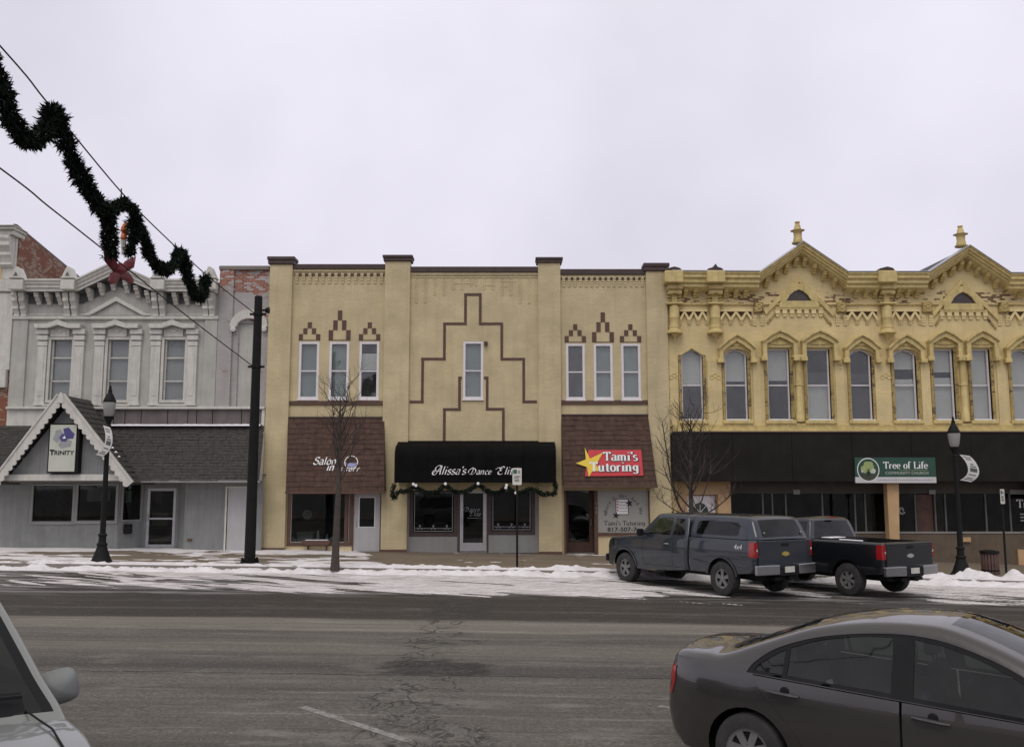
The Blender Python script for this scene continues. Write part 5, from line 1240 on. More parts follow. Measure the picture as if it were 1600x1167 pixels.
# hoods
def hood(x0, x1, zsh, zpk, zft, flat, inner):
    xm = (x0+x1)/2; t = .15
    o = [(x0, zft), (x0, zsh), (x0+(xm-x0)*.55, zsh+(zpk-zsh)*.68), (xm, zpk), (x1-(x1-xm)*.55, zsh+(zpk-zsh)*.68), (x1, zsh), (x1, zft)]
    i = [(x0+t, zft), (x0+t, zsh-.10), (x0+t+(xm-x0-t)*.5, zsh+(zpk-zsh)*.5-.14), (xm, zpk-.22), (x1-t-(x1-t-xm)*.5, zsh+(zpk-zsh)*.5-.14), (x1-t, zsh-.10), (x1-t, zft)]
    hd = rake(o, i, YY-.22, YY+.02, 'window_hood', M['yellow_t'], yel)
    e = [(x0-.02, zsh+.0), (x0+(xm-x0)*.55, zsh+(zpk-zsh)*.68+.01), (xm, zpk+.02), (x1-(x1-xm)*.55, zsh+(zpk-zsh)*.68+.01), (x1+.02, zsh)]
    rake([(a, b+.03) for a, b in e], [(a, b-.05) for a, b in e], YY-.30, YY+.02, 'hood_cap', M['yellow_t'], hd)
    ib = inner
    if flat: pp = [(x0+t, ib), (x1-t, ib)]
    else: pp = [(x0+t, ib-.2), (x0+t+.2, ib-.06), (xm, ib), (x1-t-.2, ib-.06), (x1-t, ib-.2)]
    MB().prism(pp + [(x1-t+.01, zsh-.09), (x1-t-(x1-t-xm)*.5, zsh+(zpk-zsh)*.5-.13), (xm, zpk-.21), (x0+t+(xm-x0-t)*.5, zsh+(zpk-zsh)*.5-.13), (x0+t-.01, zsh-.09)], YY-.08, YY+.01).build('hood_panel', M['yellow_t'], hd)
    mb = MB(); zc = ib + .09
    for k in range(7):
        an = R(15+25*k); L = .30 if k in (0, 6) else .22; mb.tube([(xm, YY-.09, zc), (xm+L*.6*math.cos(an), YY-.12, zc+L*.5*math.sin(an)), (xm+L*math.cos(an)*1.25, YY-.10, zc+L*.75*math.sin(an)-.02)], [.02, .028, .012], 6)
    mb.build('hood_carving', M['yellow_t'], hd, smooth=True)
    for s, x in ((-1, x0), (1, x1)):
        Bx(x-.07 if s < 0 else x-.16, x+.16 if s < 0 else x+.07, YY-.27, YY+.02, zft-.16, zft-.002).build('hood_stop', M['yellow_t'], hd, bev=.015)
for k, ((a, b_, z0, z1), (_, _, f)) in enumerate(zip(HY, WY)):
    if k == 0: 
        m_ = (a+b_)/2
        rake([(a-.1, z1-.22), (a+.3, z1-.0), (m_, z1+.07), (b_-.3, z1-.0), (b_+.1, z1-.22)], [(a, z1-.24), (a+.3, z1-.06), (m_, z1), (b_-.3, z1-.06), (b_, z1-.24)], YY-.04, YY+.02, 'brick_arch', M['yellow_t'], yel); continue
    if f: hood(a-.22, b_+.26, PZ(545), PZ(525), PZ(561), False, z1)
    else: hood(a-.18, b_+.26, PZ(534), PZ(518.5), PZ(558), True, PZ(543))
# columns between paired windows
for i in (2, 6):
    xm = (HY[i][1] + HY[i+1][0])/2
    cl = MB().lathe((xm, YY-.02, 0), [(.16, zs0), (.16, zs0+.3), (.13, zs0+.34), (.115, PZ(566)), (.13, PZ(565))], 14).build('half_column', M['yellow_t'], yel, smooth=True)
    Bx(xm-.24, xm+.24, YY-.24, YY+.02, PZ(560), PZ(556)).build('column_abacus', M['yellow_t'], cl, bev=.02)
    MB().lathe((xm, YY-.03, 0), [(.13, PZ(565)), (.16, PZ(563)), (.22, PZ(560)-.002)], 12).build('column_capital', M['yellow_t'], cl, smooth=True)
    MB().lathe((xm, YY-.02, 0), [(.14, PZ(603)), (.15, PZ(602)), (.14, PZ(601))], 14).build('column_ring', M['yellow_t'], cl, smooth=True)
    for s in (-1, 1):
        x = xm + s*.23; MB().lathe((x, YY-.05, 0), [(.05, zs0+.1), (.045, PZ(568)), (.065, PZ(566)), (.065, PZ(563))], 8).build('colonnette', M['yellow_p'], yel, smooth=True)
# broad wall piers (slightly proud)
for px_, w_ in ((1053, 14), (1117, 22), (1183, 12), (1313, 14), (1380, 24), (1447, 14), (1566, 14)):
    a, b_ = PX(px_-w_/2, 620), PX(px_+w_/2, 620)
    Bx(a, b_, YY-.045, YY+.01, PZ(666), PZ(563)).build('wall_pier', M['yellow'], yel)
# pierced fleuron rosettes on the piers
for px_ in (1053.5, 1117, 1383):
    x, z = P(px_, 588); mb = MB()
    for s in (-1, 0, 1): mb.tube([(x+s*.12+.07*math.cos(R(q)), YY-.05, z-(.04 if s else -.03)+.07*math.sin(R(q))) for q in range(0, 361, 40)], .018, 5, False)
    mb.build('rosette', M['yellow_t'], yel)
# sill course and lower cornice
Bx(yx0+.02, yx1, YY-.10, YY+.02, PZ(666.5), PZ(661.5)).build('sill_course', M['yellow_t'], yel, bev=.012)
for k, (d_, y0, y1) in enumerate(((.28, 675.5, 672.4), (.20, 672.2, 669.5), (.14, 669.3, 666.9))):
    Bx(yx0+.08, yx1, YY-d_, YY+.02, PZ(y0), PZ(y1)).build('lower_cornice', M['yellow_t'], yel, bev=.012)
# frieze string
Bx(yx0+.02, yx1, YY-.07, YY+.02, PZ(477), PZ(474.6)).build('string_course', M['yellow_t'], yel, bev=.01)
# lattice frieze: V-shaped brick struts with stepped drops
M['lattice_shade'] = mk('lattice shade brown', (.09, .05, .025), .9, .3, 9, .2)
def lattice(pa, pb, n):
    xa, xb = PX(pa, 495), PX(pb, 495); zt_, zm, zd = PZ(487.5), PZ(498), PZ(508); w = (xb-xa)/n
    Bx(xa, xb, YY-.11, YY+.01, zt_, zt_+.06).build('lattice_rail', M['yellow_c'], yel)
    for k in range(n+1):
        x = xa + w*k
        for s in (-1, 1):
            if (k == 0 and s < 0) or (k == n and s > 0): continue
            hw_ = w*.5
            MB().prism([(x, zm-.06), (x+s*.05, zm-.06), (x+s*hw_, zt_-.075), (x+s*hw_, zt_), (x+s*(hw_-.03), zt_), (x, zm+.03)], YY-.10, YY+.01).build('lattice_strut', M['yellow_c'], yel)
            MB().prism([(x+s*.0, zt_-.002), (x+s*(hw_-.04), zt_-.002), (x+s*.0, zm+.04)], YY-.02, YY+.01).build('lattice_shadow', M['lattice_shade'], yel)  # dark brown triangles paint the shade between the struts
        for j in range(4): Bx(x-.06, x+.06, YY-.09+.018*j, YY+.01, zm-.06-(j+1)*(zm-.06-zd)/4+.012, zm-.06-j*(zm-.06-zd)/4).build('lattice_drop', M['yellow_c'], yel)
lattice(1062, 1104, 3); lattice(1124.5, 1174, 3); lattice(1322, 1370, 3); lattice(1390, 1436, 3); lattice(1576, 1625, 3)
# eaves cornice
def ycorn(xa, za, xb, zb_, k_=1.):
    prof = [(-.42, 0), (-.42, .10), (-.50, .15), (-.50, .26), (-.58, .32), (-.58, .44), (-.63, .46), (-.63, .50), (.1, .52), (.1, 0)]
    prof = [(y, .52-(.52-z)*k_) for y, z in prof]; so_ = .52*(1-k_)
    k = len(prof)
    mb = MB().add([(xa, YY+y, za+z) for y, z in prof]+[(xb, YY+y, zb_+z) for y, z in prof], [list(range(k)), list(range(2*k-1, k-1, -1))]+[(i, i+k, (i+1)%k+k, (i+1)%k) for i in range(k)])
    mb.build('cornice', M['yellow_t'], yel)
    f = MB().add([(xa,YY-.65,za+.522),(xb,YY-.65,zb_+.522),(xb,YY+.15,zb_+.53),(xa,YY+.15,za+.53),(xa,YY-.65,za+.555),(xb,YY-.65,zb_+.555),(xb,YY+.15,zb_+.57),(xa,YY+.15,za+.57)], [(0,1,5,4),(4,5,6,7),(1,2,6,5),(0,4,7,3)])
    f.build('metal_flashing', M['alum'], yel)
    MB().add([(xa,YY-.40,za-.004+so_),(xb,YY-.40,zb_-.004+so_),(xb,YY-.0,zb_-.12+so_*1.1),(xa,YY-.0,za-.12+so_*1.1)], [(0,1,2,3)]).build('soffit', M['yellow_c'], yel)
pts = []
yc0 = PZ(447.5, YY-.45)
def q_(gq): return P(gq['l'][0], 440, YO)[0], P(*gq['ap'], YO), P(gq['r'][0], 440, YO)[0]
la, aa, ra = q_(gA); lb, ab, rb = q_(gB)
zb2 = PZ(449, YY-.45)
apA = aa[1]-.52; apB = ab[1]-.52
ycorn(yx0+.1, yc0, la, yc0-.02); ycorn(la, yc0-.02, aa[0], apA, .62); ycorn(aa[0], apA, ra, zb2, .62); ycorn(ra, zb2, lb, zb2); ycorn(lb, zb2, ab[0], apB, .62); ycorn(ab[0], apB, rb, zb2-.04, .62); ycorn(rb, zb2-.04, yx1, zb2-.06)
# small eave modillions
mod = scroll_mb(.13, .30, .34).mesh('eave_bracket', M['yellow_t'])
for px_ in (1070, 1085, 1132, 1148, 1163, 1335, 1350, 1365, 1400, 1415, 1430, 1590):
    place('eave_bracket', mod, yel, (PX(px_, 455), YY-.003, yc0-.05))
for l, a, r, za in ((la, aa, ra, apA), (lb, ab, rb, apB)):
    for t in (.22, .45, .68, .9):
        for s in (-1, 1):
            e_ = l if s < 0 else r; x = e_ + (a[0]-e_)*t; z = zb2 + (za-zb2)*t
            place('eave_bracket', mod, yel, (x, YY-.003, z+.12))
# block brackets with turned pendants
def pendant(px_):
    x = PX(px_, 480); zt_ = PZ(447)
    mb = MB().box(x-.26, x+.26, YY-.46, YY, zt_-.20, zt_-.03).box(x-.22, x+.22, YY-.38, YY, zt_-.34, zt_-.21)
    bk_ = mb.build('bracket_block', M['yellow_t'], yel, bev=.02)
    for s in (-1, 1):
        MB().lathe((x+s*.16, YY-.3, zt_-.30), [(.0, -.09), (.09, -.08), (.09, .08), (0, .09)], 10, 'x', False).build('bracket_scroll', M['yellow_t'], bk_, smooth=True)
        for k in range(3): Bx(x+s*.09, x+s*.25, YY-.22+.05*k, YY, PZ(458+5*k)-.085, PZ(458+5*k)).build('bracket_step', M['yellow_t'], bk_, bev=.015)
    Bx(x-.10, x+.10, YY-.2, YY, PZ(474), zt_-.342).build('bracket_stem', M['yellow_t'], bk_)
    Bx(x-.30, x+.30, YY-.32, YY, PZ(477.5), PZ(474.2)).build('pendant_cap', M['yellow_t'], bk_, bev=.015)
    MB().lathe((x, YY-.10, 0), [(.15, PZ(477.6)), (.15, PZ(479)), (.19, PZ(481)), (.18, PZ(496)), (.20, PZ(497.5)), (.18, PZ(499)), (.18, PZ(510)), (.21, PZ(511)), (.21, PZ(513)), (.20, PZ(515)), (.27, PZ(519.5)), (.30, PZ(520)), (.30, PZ(522)), (.15, PZ(522.2)), (.11, PZ(525)), (.06, PZ(527)), (.01, PZ(534))], 12).build('pendant', M['yellow_t'], bk_, smooth=35)
for px_ in (1052.5, 1116, 1383, 1640): pendant(px_)
# gable ornament: inner chevron moulding, corner capitals, arched light with dentils
for (ap, l, r), (cl_, cr_), (ax, ay) in (((( 1247, 433), (1193, 486), (1303, 489)), (1184, 1313.5), (1247, 466)), (((1500.6, 436.5), (1455, 489), (1560, 495)), (1447, 1566), (1503, 470))):
    o = [P(*l), P(*ap), P(*r)]; i = [(o[0][0]+.06, o[0][1]-.15), (o[1][0], o[1][1]-.20), (o[2][0]-.06, o[2][1]-.15)]
    rake(o, i, YY-.09, YY+.01, 'chevron_moulding', M['yellow_t'], yel)
    o2 = [(o[0][0]+.1, o[0][1]-.40), (o[0][0]+(o[1][0]-o[0][0])*.42, o[0][1]-.40+(o[1][1]-o[0][1])*.42)]; i2 = [(a+.03, b-.09) for a, b in o2]
    rake(o2, i2, YY-.05, YY+.01, 'chevron_bead', M['yellow_p'], yel)
    o2 = [(o[2][0]-(o[2][0]-o[1][0])*.42, o[2][1]-.40+(o[1][1]-o[2][1])*.42), (o[2][0]-.1, o[2][1]-.40)]; i2 = [(a-.03, b-.09) for a, b in o2]
    rake(o2, i2, YY-.05, YY+.01, 'chevron_bead', M['yellow_p'], yel)
    for c in (cl_, cr_):
        x = PX(c, 480)
        cc = Bx(x-.17, x+.17, YY-.14, YY+.01, PZ(489), PZ(473)).build('carved_block', M['yellow_p'], yel, bev=.02)
        for dz in (478, 484.5): MB().tube([(x+.10*math.cos(R(q)), YY-.145, PZ(dz)+.055*math.sin(R(q))) for q in range(0, 361, 30)], .022, 6, False).build('carving', M['yellow_t'], cc)
        for s in (-1, 1):
            for j in range(4): Bx(x+s*.14-.075, x+s*.14+.075, YY-.075+.012*j, YY+.01, PZ(493+4*j)-.085, PZ(493+4*j)).build('corbel_drop', M['yellow'], cc)
    xa, za = P(ax, ay); wv = .50
    oo = [(xa-.72, za-.36), (xa-.70, za-.18), (xa-.50, za+.22), (xa-.25, za+.45), (xa, za+.53), (xa+.25, za+.45), (xa+.50, za+.22), (xa+.70, za-.18), (xa+.72, za-.36)]
    ii = [(xa-.46, za-.12), (xa-.43, za-.08), (xa-.32, za+.10), (xa-.16, za+.23), (xa, za+.30), (xa+.16, za+.23), (xa+.32, za+.10), (xa+.43, za-.08), (xa+.46, za-.12)]
    sr = rake(oo, ii, YY-.12, YY+.01, 'light_surround', M['yellow_t'], yel)
    MB().prism([oo[0], oo[-1], ii[-1], ii[0]], YY-.12, YY+.01).build('light_sill', M['yellow_t'], sr)
    MB().prism(ii, YY-.03, YY-.02).build('attic_pane', mk('dirty attic glass', (.05, .035, .03), .25, .4, 9, 0), sr)
    Bx(xa-.85, xa+.85, YY-.10, YY+.01, za-.43, za-.362).build('dentil_rail', M['yellow_t'], sr)
    for k in range(7):
        x = xa-.78+.26*k; Bx(x-.08, x+.08, YY-.09, YY+.01, za-.58, za-.432).build('dentil', M['yellow_c'], sr); Bx(x-.06, x+.06, YY-.06, YY+.01, za-.68, za-.585).build('dentil', M['yellow_c'], sr)
# finials and slate cross roofs behind the gables
for (l, a, r, za), fx, fy0, fy1 in (((la, aa, ra, apA), 1246.5, 346, 379), ((lb, ab, rb, apB), 1501, 352.5, 384)):
    Yf = YY+.2; x = PX(fx, 370, Yf); z0, z1 = PZ(fy1+2, Yf), PZ(fy0, Yf); H = z1-z0
    pr = [(.22,0),(.24,.05),(.17,.07),(.18,.12),(.15,.3),(.16,.44),(.13,.46),(.20,.55),(.27,.58),(.14,.62),(.13,.70),(.10,.84),(.06,.88),(.10,.93),(.10,.97),(.03,1.0)]
    MB().lathe((x, Yf, z0), [(a_, b_*H) for a_, b_ in pr], 8).build('finial', M['yellow_t'], yel, smooth=25)
    zr = za+.60
    mb = MB().add([(l+.15, YY+.3, zb2+.50), (a[0], YY+.3, zr-.08), (r-.15, YY+.3, zb2+.50), (l+.15, YY+9, zb2+.60), (a[0]-.1, YY+9, zr+.02), (r-.15, YY+9, zb2+.60)], [(0,1,4,3),(1,2,5,4),(0,2,1),(3,4,5),(0,3,5,2)])
    mb.build('cross_roof', mk('dark slate', (.05,.05,.055), .7, .3, 6, .4, 30), yel)
for px_ in (1052, 1117, 1384):
    x = PX(px_, 425, YY-.5)
    MB().prism([(x-.30, yc0+.56), (x+.30, yc0+.56), (x+.22, yc0+.64), (x+.08, yc0+.68), (x+.02, yc0+.80 if px_ == 1117 else yc0+.69), (x-.10, yc0+.66), (x-.26, yc0+.62)], YY-.62, YY-.1).build('cornice_cap', M['coping'], yel, bev=.02)
    Bx(x-.33, x+.33, YY-.70, YY-.2, yc0+.10, yc0+.53).build('cornice_break', M['yellow_t'], yel, bev=.025)
# dark sign band
YBn = YY-.35
bz1, bz0 = PZ(676, YBn), PZ(752, YBn); bx0 = PX(1051, 710, YBn)
bd = empty('sign_band', (14, YBn, bz0), 'long charcoal metal sign band above the church shop front', 'sign band')
xs_ = [bx0 + (yx1-bx0)*k/9 for k in range(10)]
for k in range(9):
    lo = bz0 if xs_[k] < PX(1525, 700, YBn) else PZ(779, YBn)
    Bx(xs_[k]+.004, xs_[k+1]-.004, YBn, YY-.03, lo, bz1).build('band_panel', M['band'], bd, bev=.006)
Bx(bx0, yx1, YBn-.03, YBn+.05, bz1+.002, bz1+.05).build('band_cap', M['coping'], bd)
# church shop front (set back) with posts
YH = YY+.6; hz0 = -.75
hs = empty('shop_front', (13, YH, -.4), 'dim recessed church shop front with tan posts below the dark band', 'shop front')
hy = lambda px_, py_=800: PX(px_, py_, YH)
# left part: tan wall, white panelled fanlight door
cw = [(hy(1072), hy(1118), hz0, PZ(773, YH))]
wall_mb(yx0+.03, hy(1140), hz0, bz0+.25, cw, YH-.25, .2).build('tan_wall', M['tan'], hs)
fd = Bx(hy(1073), hy(1117), YH-.12, YH-.06, hz0, PZ(774, YH)).build('panel_door', M['white'], hs, bev=.006)
xf, zf = P(1093, 800, YH)
fan = [(xf+.30*math.cos(R(a)), zf-.02+.36*math.sin(R(a))) for a in range(0, 181, 15)]
MB().prism(fan, YH-.128, YH-.122).build('fanlight', M['glass'], fd)
mb = MB()
for a in (45, 90, 135): mb.box(-.012, .012, 0, .012, 0, .36).xf(Matrix.Identity(4)) if False else mb.tube([(xf, YH-.132, zf-.02), (xf+.3*math.cos(R(a)), YH-.132, zf-.02+.36*math.sin(R(a)))], .012, 5)
mb.build('fanlight_bars', M['white'], fd)
Bx(hy(1119), hy(1139), YH-.36, YH-.255, hz0, PZ(771, YH)).build('tan_post', M['tan'], hs, bev=.01)
# glazed run
xg0, xg1 = hy(1141), yx1-.1
bulk = PZ(833, YH)
Bx(xg0, xg1, YH-.02, YH+.1, hz0, bulk).build('bulkhead', mk('shade darkened tan bulkhead', (.12,.09,.06), .8, .2, 2, .1, streak=.3), hs)  # tan coloured darker to carry the shade below the sign band
Bx(xg0, xg1, YH-.05, YH+.12, bulk+.002, bulk+.06).build('window_ledge', M['panelgrey'], hs)
Bx(xg0, xg1, YH-.03, YH+.12, PZ(771, YH), bz0+.3).build('transom_panel', mk('dim transom', (.06,.052,.043), .7, .25, 1.5, 0), hs)
mul = [1141, 1192, 1207, 1228, 1285, 1336, 1352, 1430, 1461, 1477, 1540, 1578, 1625, 1680, 1740]
for a, b_ in zip(mul[:-1], mul[1:]):
    Bx(hy(a)-.025, hy(a)+.025, YH-.04, YH+.06, bulk+.06, PZ(771, YH)).build('mullion', M['soffit'], hs)
    if (a, b_) in ((1430, 1461),): continue
    Bx(hy(a)+.03, hy(b_)-.03, YH+.01, YH+.016, bulk+.07, PZ(771, YH)-.01).build('pane', M['glass'], hs)
dw = mk('reddish timber', (.07, .03, .02), .6, .3, 4, .2)
for a, b_ in ((1432, 1460), (1463, 1476)): Bx(hy(a)+.02, hy(b_)-.02, YH+.05, YH+.1, hz0, PZ(772, YH)).build('timber_door', dw, hs, bev=.01)
shop_room(hs, xg0, xg1, YH+.13, hz0, bz0+.2, 5)
YP = YY-.15
MB().add([(PX(1386,760,YP),YP,-.5),(PX(1404,860,YP)+.02,YP,-.5),(PX(1405,760,YP),YP,bz0+.02),(PX(1386,760,YP),YP,bz0+.02),(PX(1386,760,YP),YP+.35,-.5),(PX(1405,860,YP),YP+.35,-.5),(PX(1405,760,YP),YP+.35,bz0+.02),(PX(1386,760,YP),YP+.35,bz0+.02)],
   [(0,1,2,3),(7,6,5,4),(0,4,5,1),(1,5,6,2),(2,6,7,3),(3,7,4,0)]).build('tan_post', M['tan'], hs, bev=.01)
for a, b_ in ((1500, 1512), (1584, 1640)):
    Bx(hy(a), hy(b_), YH-.12, YH-.03, PZ(888 if a > 1550 else 846, YH), PZ(858 if a > 1550 else 839, YH)).build('tan_panel', M['tan'], hs)
for a, b_ in ((1240, 1250), (1452, 1462), (1578, 1640)):
    Bx(hy(a), hy(b_), YH-.08, YH-.035, PZ(772, YH), PZ(765, YH)).build('white_notice', M['panelgrey'], hs)
# white window lettering at the right edge
q, w = nibtext('Tree', GL, .13, 0, .022, .09); mb = MB(); x0_ = hy(1590); put2d(mb, q, (x0_+.36, YH+.005, PZ(793, YH)), UX, UZ, NF, .40, w); mb.build('window_lettering', M['ink_w'], hs, recalc=False)
for k, yy in enumerate((803, 808, 813, 830)): Bx(hy(1594 if k < 3 else 1598), hy(1612), YH+.002, YH+.007, PZ(yy+1, YH), PZ(yy-1, YH)).build('window_lettering', M['ink_g'], hs)
# round dotted decal on the glass beside the post
x, z = P(1409, 797, YH); mb = MB()
for k in range(9): mb.lathe((x+.12*math.cos(k*.7)*(.4+.07*k), YH+.004, z+.14*math.sin(k*.7)*(.4+.07*k)), [(0,-.002),(.035,-.002),(.035,.002),(0,.002)], 8, 'y', False)
o = mb.build('window_decal', M['ink_g'], hs); o['kind'] = 'stuff'
# the green church sign
YV = YBn-.03
cs0, cs1 = P(1336.5, 754.3, YV), P(1460.5, 714.5, YV)
ch = empty('church_sign', ((cs0[0]+cs1[0])/2, YV, cs0[1]), 'green and white Tree of Life Community Church sign on the dark band', 'sign')
zm_ = PZ(745, YV)
Bx(cs0[0], cs1[0], YV-.03, YBn-.002, zm_, cs1[1]).build('sign_board', M['sign_g'], ch)
Bx(cs0[0], cs1[0], YV-.03, YBn-.002, cs0[1], zm_-.001).build('sign_strip', mk('white sign strip', (.55,.55,.55), .45, .1, 2, 0), ch)
yq = YV-.032
ex, ez = P(1356, 733.7, YV); erx, ery = .36, .38
el = [(ex+erx*math.cos(R(a)), ez+ery*math.sin(R(a))) for a in range(0, 360, 12)]
MB().prism([(ex+(a-ex)*1.08, ez+(b-ez)*1.08) for a, b in el], yq-.004, yq).build('emblem_rim', M['ink_w'], ch)
MB().prism(el, yq-.008, yq-.0045).build('emblem_disc', M['sign_g'], ch)
rnd = random.Random(5)
for k, (dx, dz, r_, mt) in enumerate(((0, .14, .15, 'leaf_g'), (-.10, .06, .12, 'leaf_g'), (.11, .07, .12, 'leaf_g'), (-.18, -.02, .09, 'sign_w'), (.18, -.04, .09, 'sign_w'), (-.06, .19, .1, 'leaf_g'), (.08, .18, .1, 'leaf_g'), (-.2, .05, .07, 'leaf_g'), (.0, .02, .11, 'leaf_g'), (-.12, -.06, .07, 'leaf_g'), (.12, -.07, .06, 'sign_w'))):
    MB().prism([(ex+dx+r_*rnd.uniform(.75, 1.1)*math.cos(R(a)), ez+dz+r_*rnd.uniform(.75, 1.1)*math.sin(R(a))) for a in range(0, 360, 30)], yq-.0105-.0006*k, yq-.0085).build('emblem_leaf', M[mt], ch)
MB().prism([(ex-.05, ez-.2), (ex+.05, ez-.2), (ex+.02, ez-.05), (ex+.05, ez+.05), (ex, ez-.01), (ex-.05, ez+.05), (ex-.02, ez-.05)], yq-.021, yq-.018).build('emblem_trunk', M['ink_k'], ch)
MB().prism([(ex+erx*.92*math.cos(R(a)), ez+ery*.95*math.sin(R(a))) for a in range(205, 336, 10)], yq-.0105, yq-.0085).build('emblem_ground', mk('brown logo ink', (.05,.05,.035), .6), ch)
for txt, a, b_, yb_ in (('Tree of Life', 1380, 1449.5, 732),):
    q, w = nibtext(txt, GL, .135, 0, .024, .09); mb = MB(); xa, xb = PX(a, yb_, YV), PX(b_, yb_, YV)
    put2d(mb, q, ((xa+xb)/2, yq, PZ(yb_, YV)), UX, UZ, NF, (xb-xa)/w, w); mb.build('lettering', M['ink_w'], ch, recalc=False)
btext('COMMUNITY CHURCH', .14, ((PX(1383,740,YV)+PX(1450,740,YV))/2, yq, PZ(741, YV)), M['sign_w'], ch, width=PX(1450,740,YV)-PX(1383,740,YV))
Bx(PX(1404,734.5,YV), PX(1449,734.5,YV), yq-.002, yq, PZ(734.8,YV), PZ(734.3,YV)).build('sign_rule', M['leaf_g'], ch)
mb = MB(); x = PX(1371, 750, YV)
while x < PX(1456, 750, YV):
    w = rnd.uniform(.03, .09); mb.box(x, x+w, yq-.002, yq, PZ(750.6, YV), PZ(749, YV)); x += w+.03
o = mb.build('small_print', M['ink_g'], ch); o['kind'] = 'stuff'
# ------------------------------------------------------------------ vehicles
def dens(pl, step, closed=True):
    o = []; n = len(pl)
    for i in range(n if closed else n-1):
        a, b = pl[i], pl[(i+1) % n]; L = math.hypot(b[0]-a[0], b[1]-a[1]); k = max(1, math.ceil(L/step))
        o += [(a[0]+(b[0]-a[0])*j/k, a[1]+(b[1]-a[1])*j/k) for j in range(k)]
    if not closed: o.append(pl[-1])
    return o
def spl(pl, k=4):
    """Catmull-Rom through the points"""
    o = []; n = len(pl)
    for i in range(n-1):
        p0, p1, p2, p3 = pl[max(0, i-1)], pl[i], pl[i+1], pl[min(n-1, i+2)]
        for j in range(k):
            t = j/k
            o.append(tuple(.5*((2*p1[c]) + (-p0[c]+p2[c])*t + (2*p0[c]-5*p1[c]+4*p2[c]-p3[c])*t*t + (-p0[c]+3*p1[c]-3*p2[c]+p3[c])*t**3) for c in (0, 1)))
    o.append(tuple(pl[-1])); return o
def pip(x, z, poly):
    r = False; n = len(poly); j = n-1
    for i in range(n):
        xi, zi = poly[i]; xj, zj = poly[j]
        if (zi > z) != (zj > z) and x < (xj-xi)*(z-zi)/(zj-zi)+xi: r = not r
        j = i
    return r
def pdist(x, z, pl):
    m = 9e9
    for i in range(len(pl)-1):
        ax, az = pl[i]; bx_, bz_ = pl[i+1]; dx, dz = bx_-ax, bz_-az; q = dx*dx+dz*dz
        t = 0 if q == 0 else max(0, min(1, ((x-ax)*dx+(z-az)*dz)/q)); m = min(m, (x-ax-dx*t)**2+(z-az-dz*t)**2)
    return math.sqrt(m)
def shrink(poly, k):
    cx_ = sum(p[0] for p in poly)/len(poly); cz_ = sum(p[1] for p in poly)/len(poly)
    return [(cx_+(x-cx_)*k, cz_+(z-cz_)*k) for x, z in poly]
class Shell:
    def __init__(s, up, under, W0, r, crown=.03, step=.09):
        s.up = dens(up, step, False); s.under = dens(under, step, False); s.W0 = W0; s.r = r; s.crown = crown; s.step = step
        s.poly = s.up + s.under[1:-1]
    def W(s, x, z):
        d = pdist(x, z, s.up); w = s.W0(x, z)
        if d < s.r: w -= s.r*(1-math.sqrt(max(0, 1-(1-d/s.r)**2)))
        return w
    def panel(s, mb, poly, holes, side, off=0., step=None, ring=False):
        step = step or s.step
        P2 = []; E2 = []
        for pl in [poly] + list(holes):
            n0 = len(P2); q = dens(pl, step); P2 += q; E2 += [(n0+i, n0+(i+1) % len(q)) for i in range(len(q))]
        xs = [p[0] for p in poly]; zs = [p[1] for p in poly]
        ins = lambda x, z: pip(x, z, poly) and not any(pip(x, z, h) for h in holes)
        x = min(xs)+step*.5
        while x < max(xs):
            z = min(zs)+step*.5
            while z < max(zs):
                if ins(x, z) and (not ring or pdist(x, z, s.up) > s.r*1.15): P2.append((x, z))
                z += step
            x += step
        if ring:
            for i in range(1, len(s.up)-1):
                a, b = s.up[i-1], s.up[i+1]; dx, dz = b[0]-a[0], b[1]-a[1]; L = math.hypot(dx, dz) or 1
                for f in (.1, .3, .6, 1.0):
                    for sg in (1, -1):
                        q = (s.up[i][0]+dz/L*s.r*f*sg, s.up[i][1]-dx/L*s.r*f*sg)
                        if ins(*q) and abs(pdist(*q, s.up)-s.r*f) < s.r*.05: P2.append(q)
        vs, _, fs, _, _, _ = geometry.delaunay_2d_cdt([Vector(p) for p in P2], E2, [], 0, 1e-5)
        keep = [f for f in fs if ins(sum(vs[i].x for i in f)/len(f), sum(vs[i].y for i in f)/len(f))]
        mb.add([(v.x, side*(s.W(v.x, v.y)+off), v.y) for v in vs], [tuple(f) for f in keep]); return mb
    def strip(s, mb, glass=(), gm=None, cols=12, pillar=.07, bw=0., bmb=None):
        """the skin across the car along the upper outline; glass = list of (test) functions"""
        n = len(s.up); rows = []
        for i, (x, z) in enumerate(s.up):
            a, b = s.up[max(0, i-1)], s.up[min(n-1, i+1)]; dx, dz = b[0]-a[0], b[1]-a[1]; L = math.hypot(dx, dz) or 1
            nx, nz_ = -dz/L, dx/L; w = s.W(x, z)
            e_ = pillar+bw; ys = [-w, -w+pillar] + ([-w+e_] if bw else []) + [(-w+e_) + (2*w-2*e_)*k/cols for k in range(1, cols)] + ([w-e_] if bw else []) + [w-pillar, w]
            rows.append([(x + nx*s.crown*(1-(y/w)**2), y, z + nz_*s.crown*(1-(y/w)**2)) for y in ys])
        m = len(rows[0])
        for i in range(n-1):
            mx_, mz_ = (s.up[i][0]+s.up[i+1][0])/2, (s.up[i][1]+s.up[i+1][1])/2
            gl = [k for k, t in enumerate(glass) if t(mx_, mz_)]
            for k in range(m-1):
                tgt = gm[gl[0]] if gl and 0 < k < m-2 else mb
                if bw and gl and k in (1, m-3): tgt = bmb[(gl[0], k == 1)]
                tgt.add([rows[i][k], rows[i][k+1], rows[i+1][k+1], rows[i+1][k]], [(0, 1, 2, 3)])
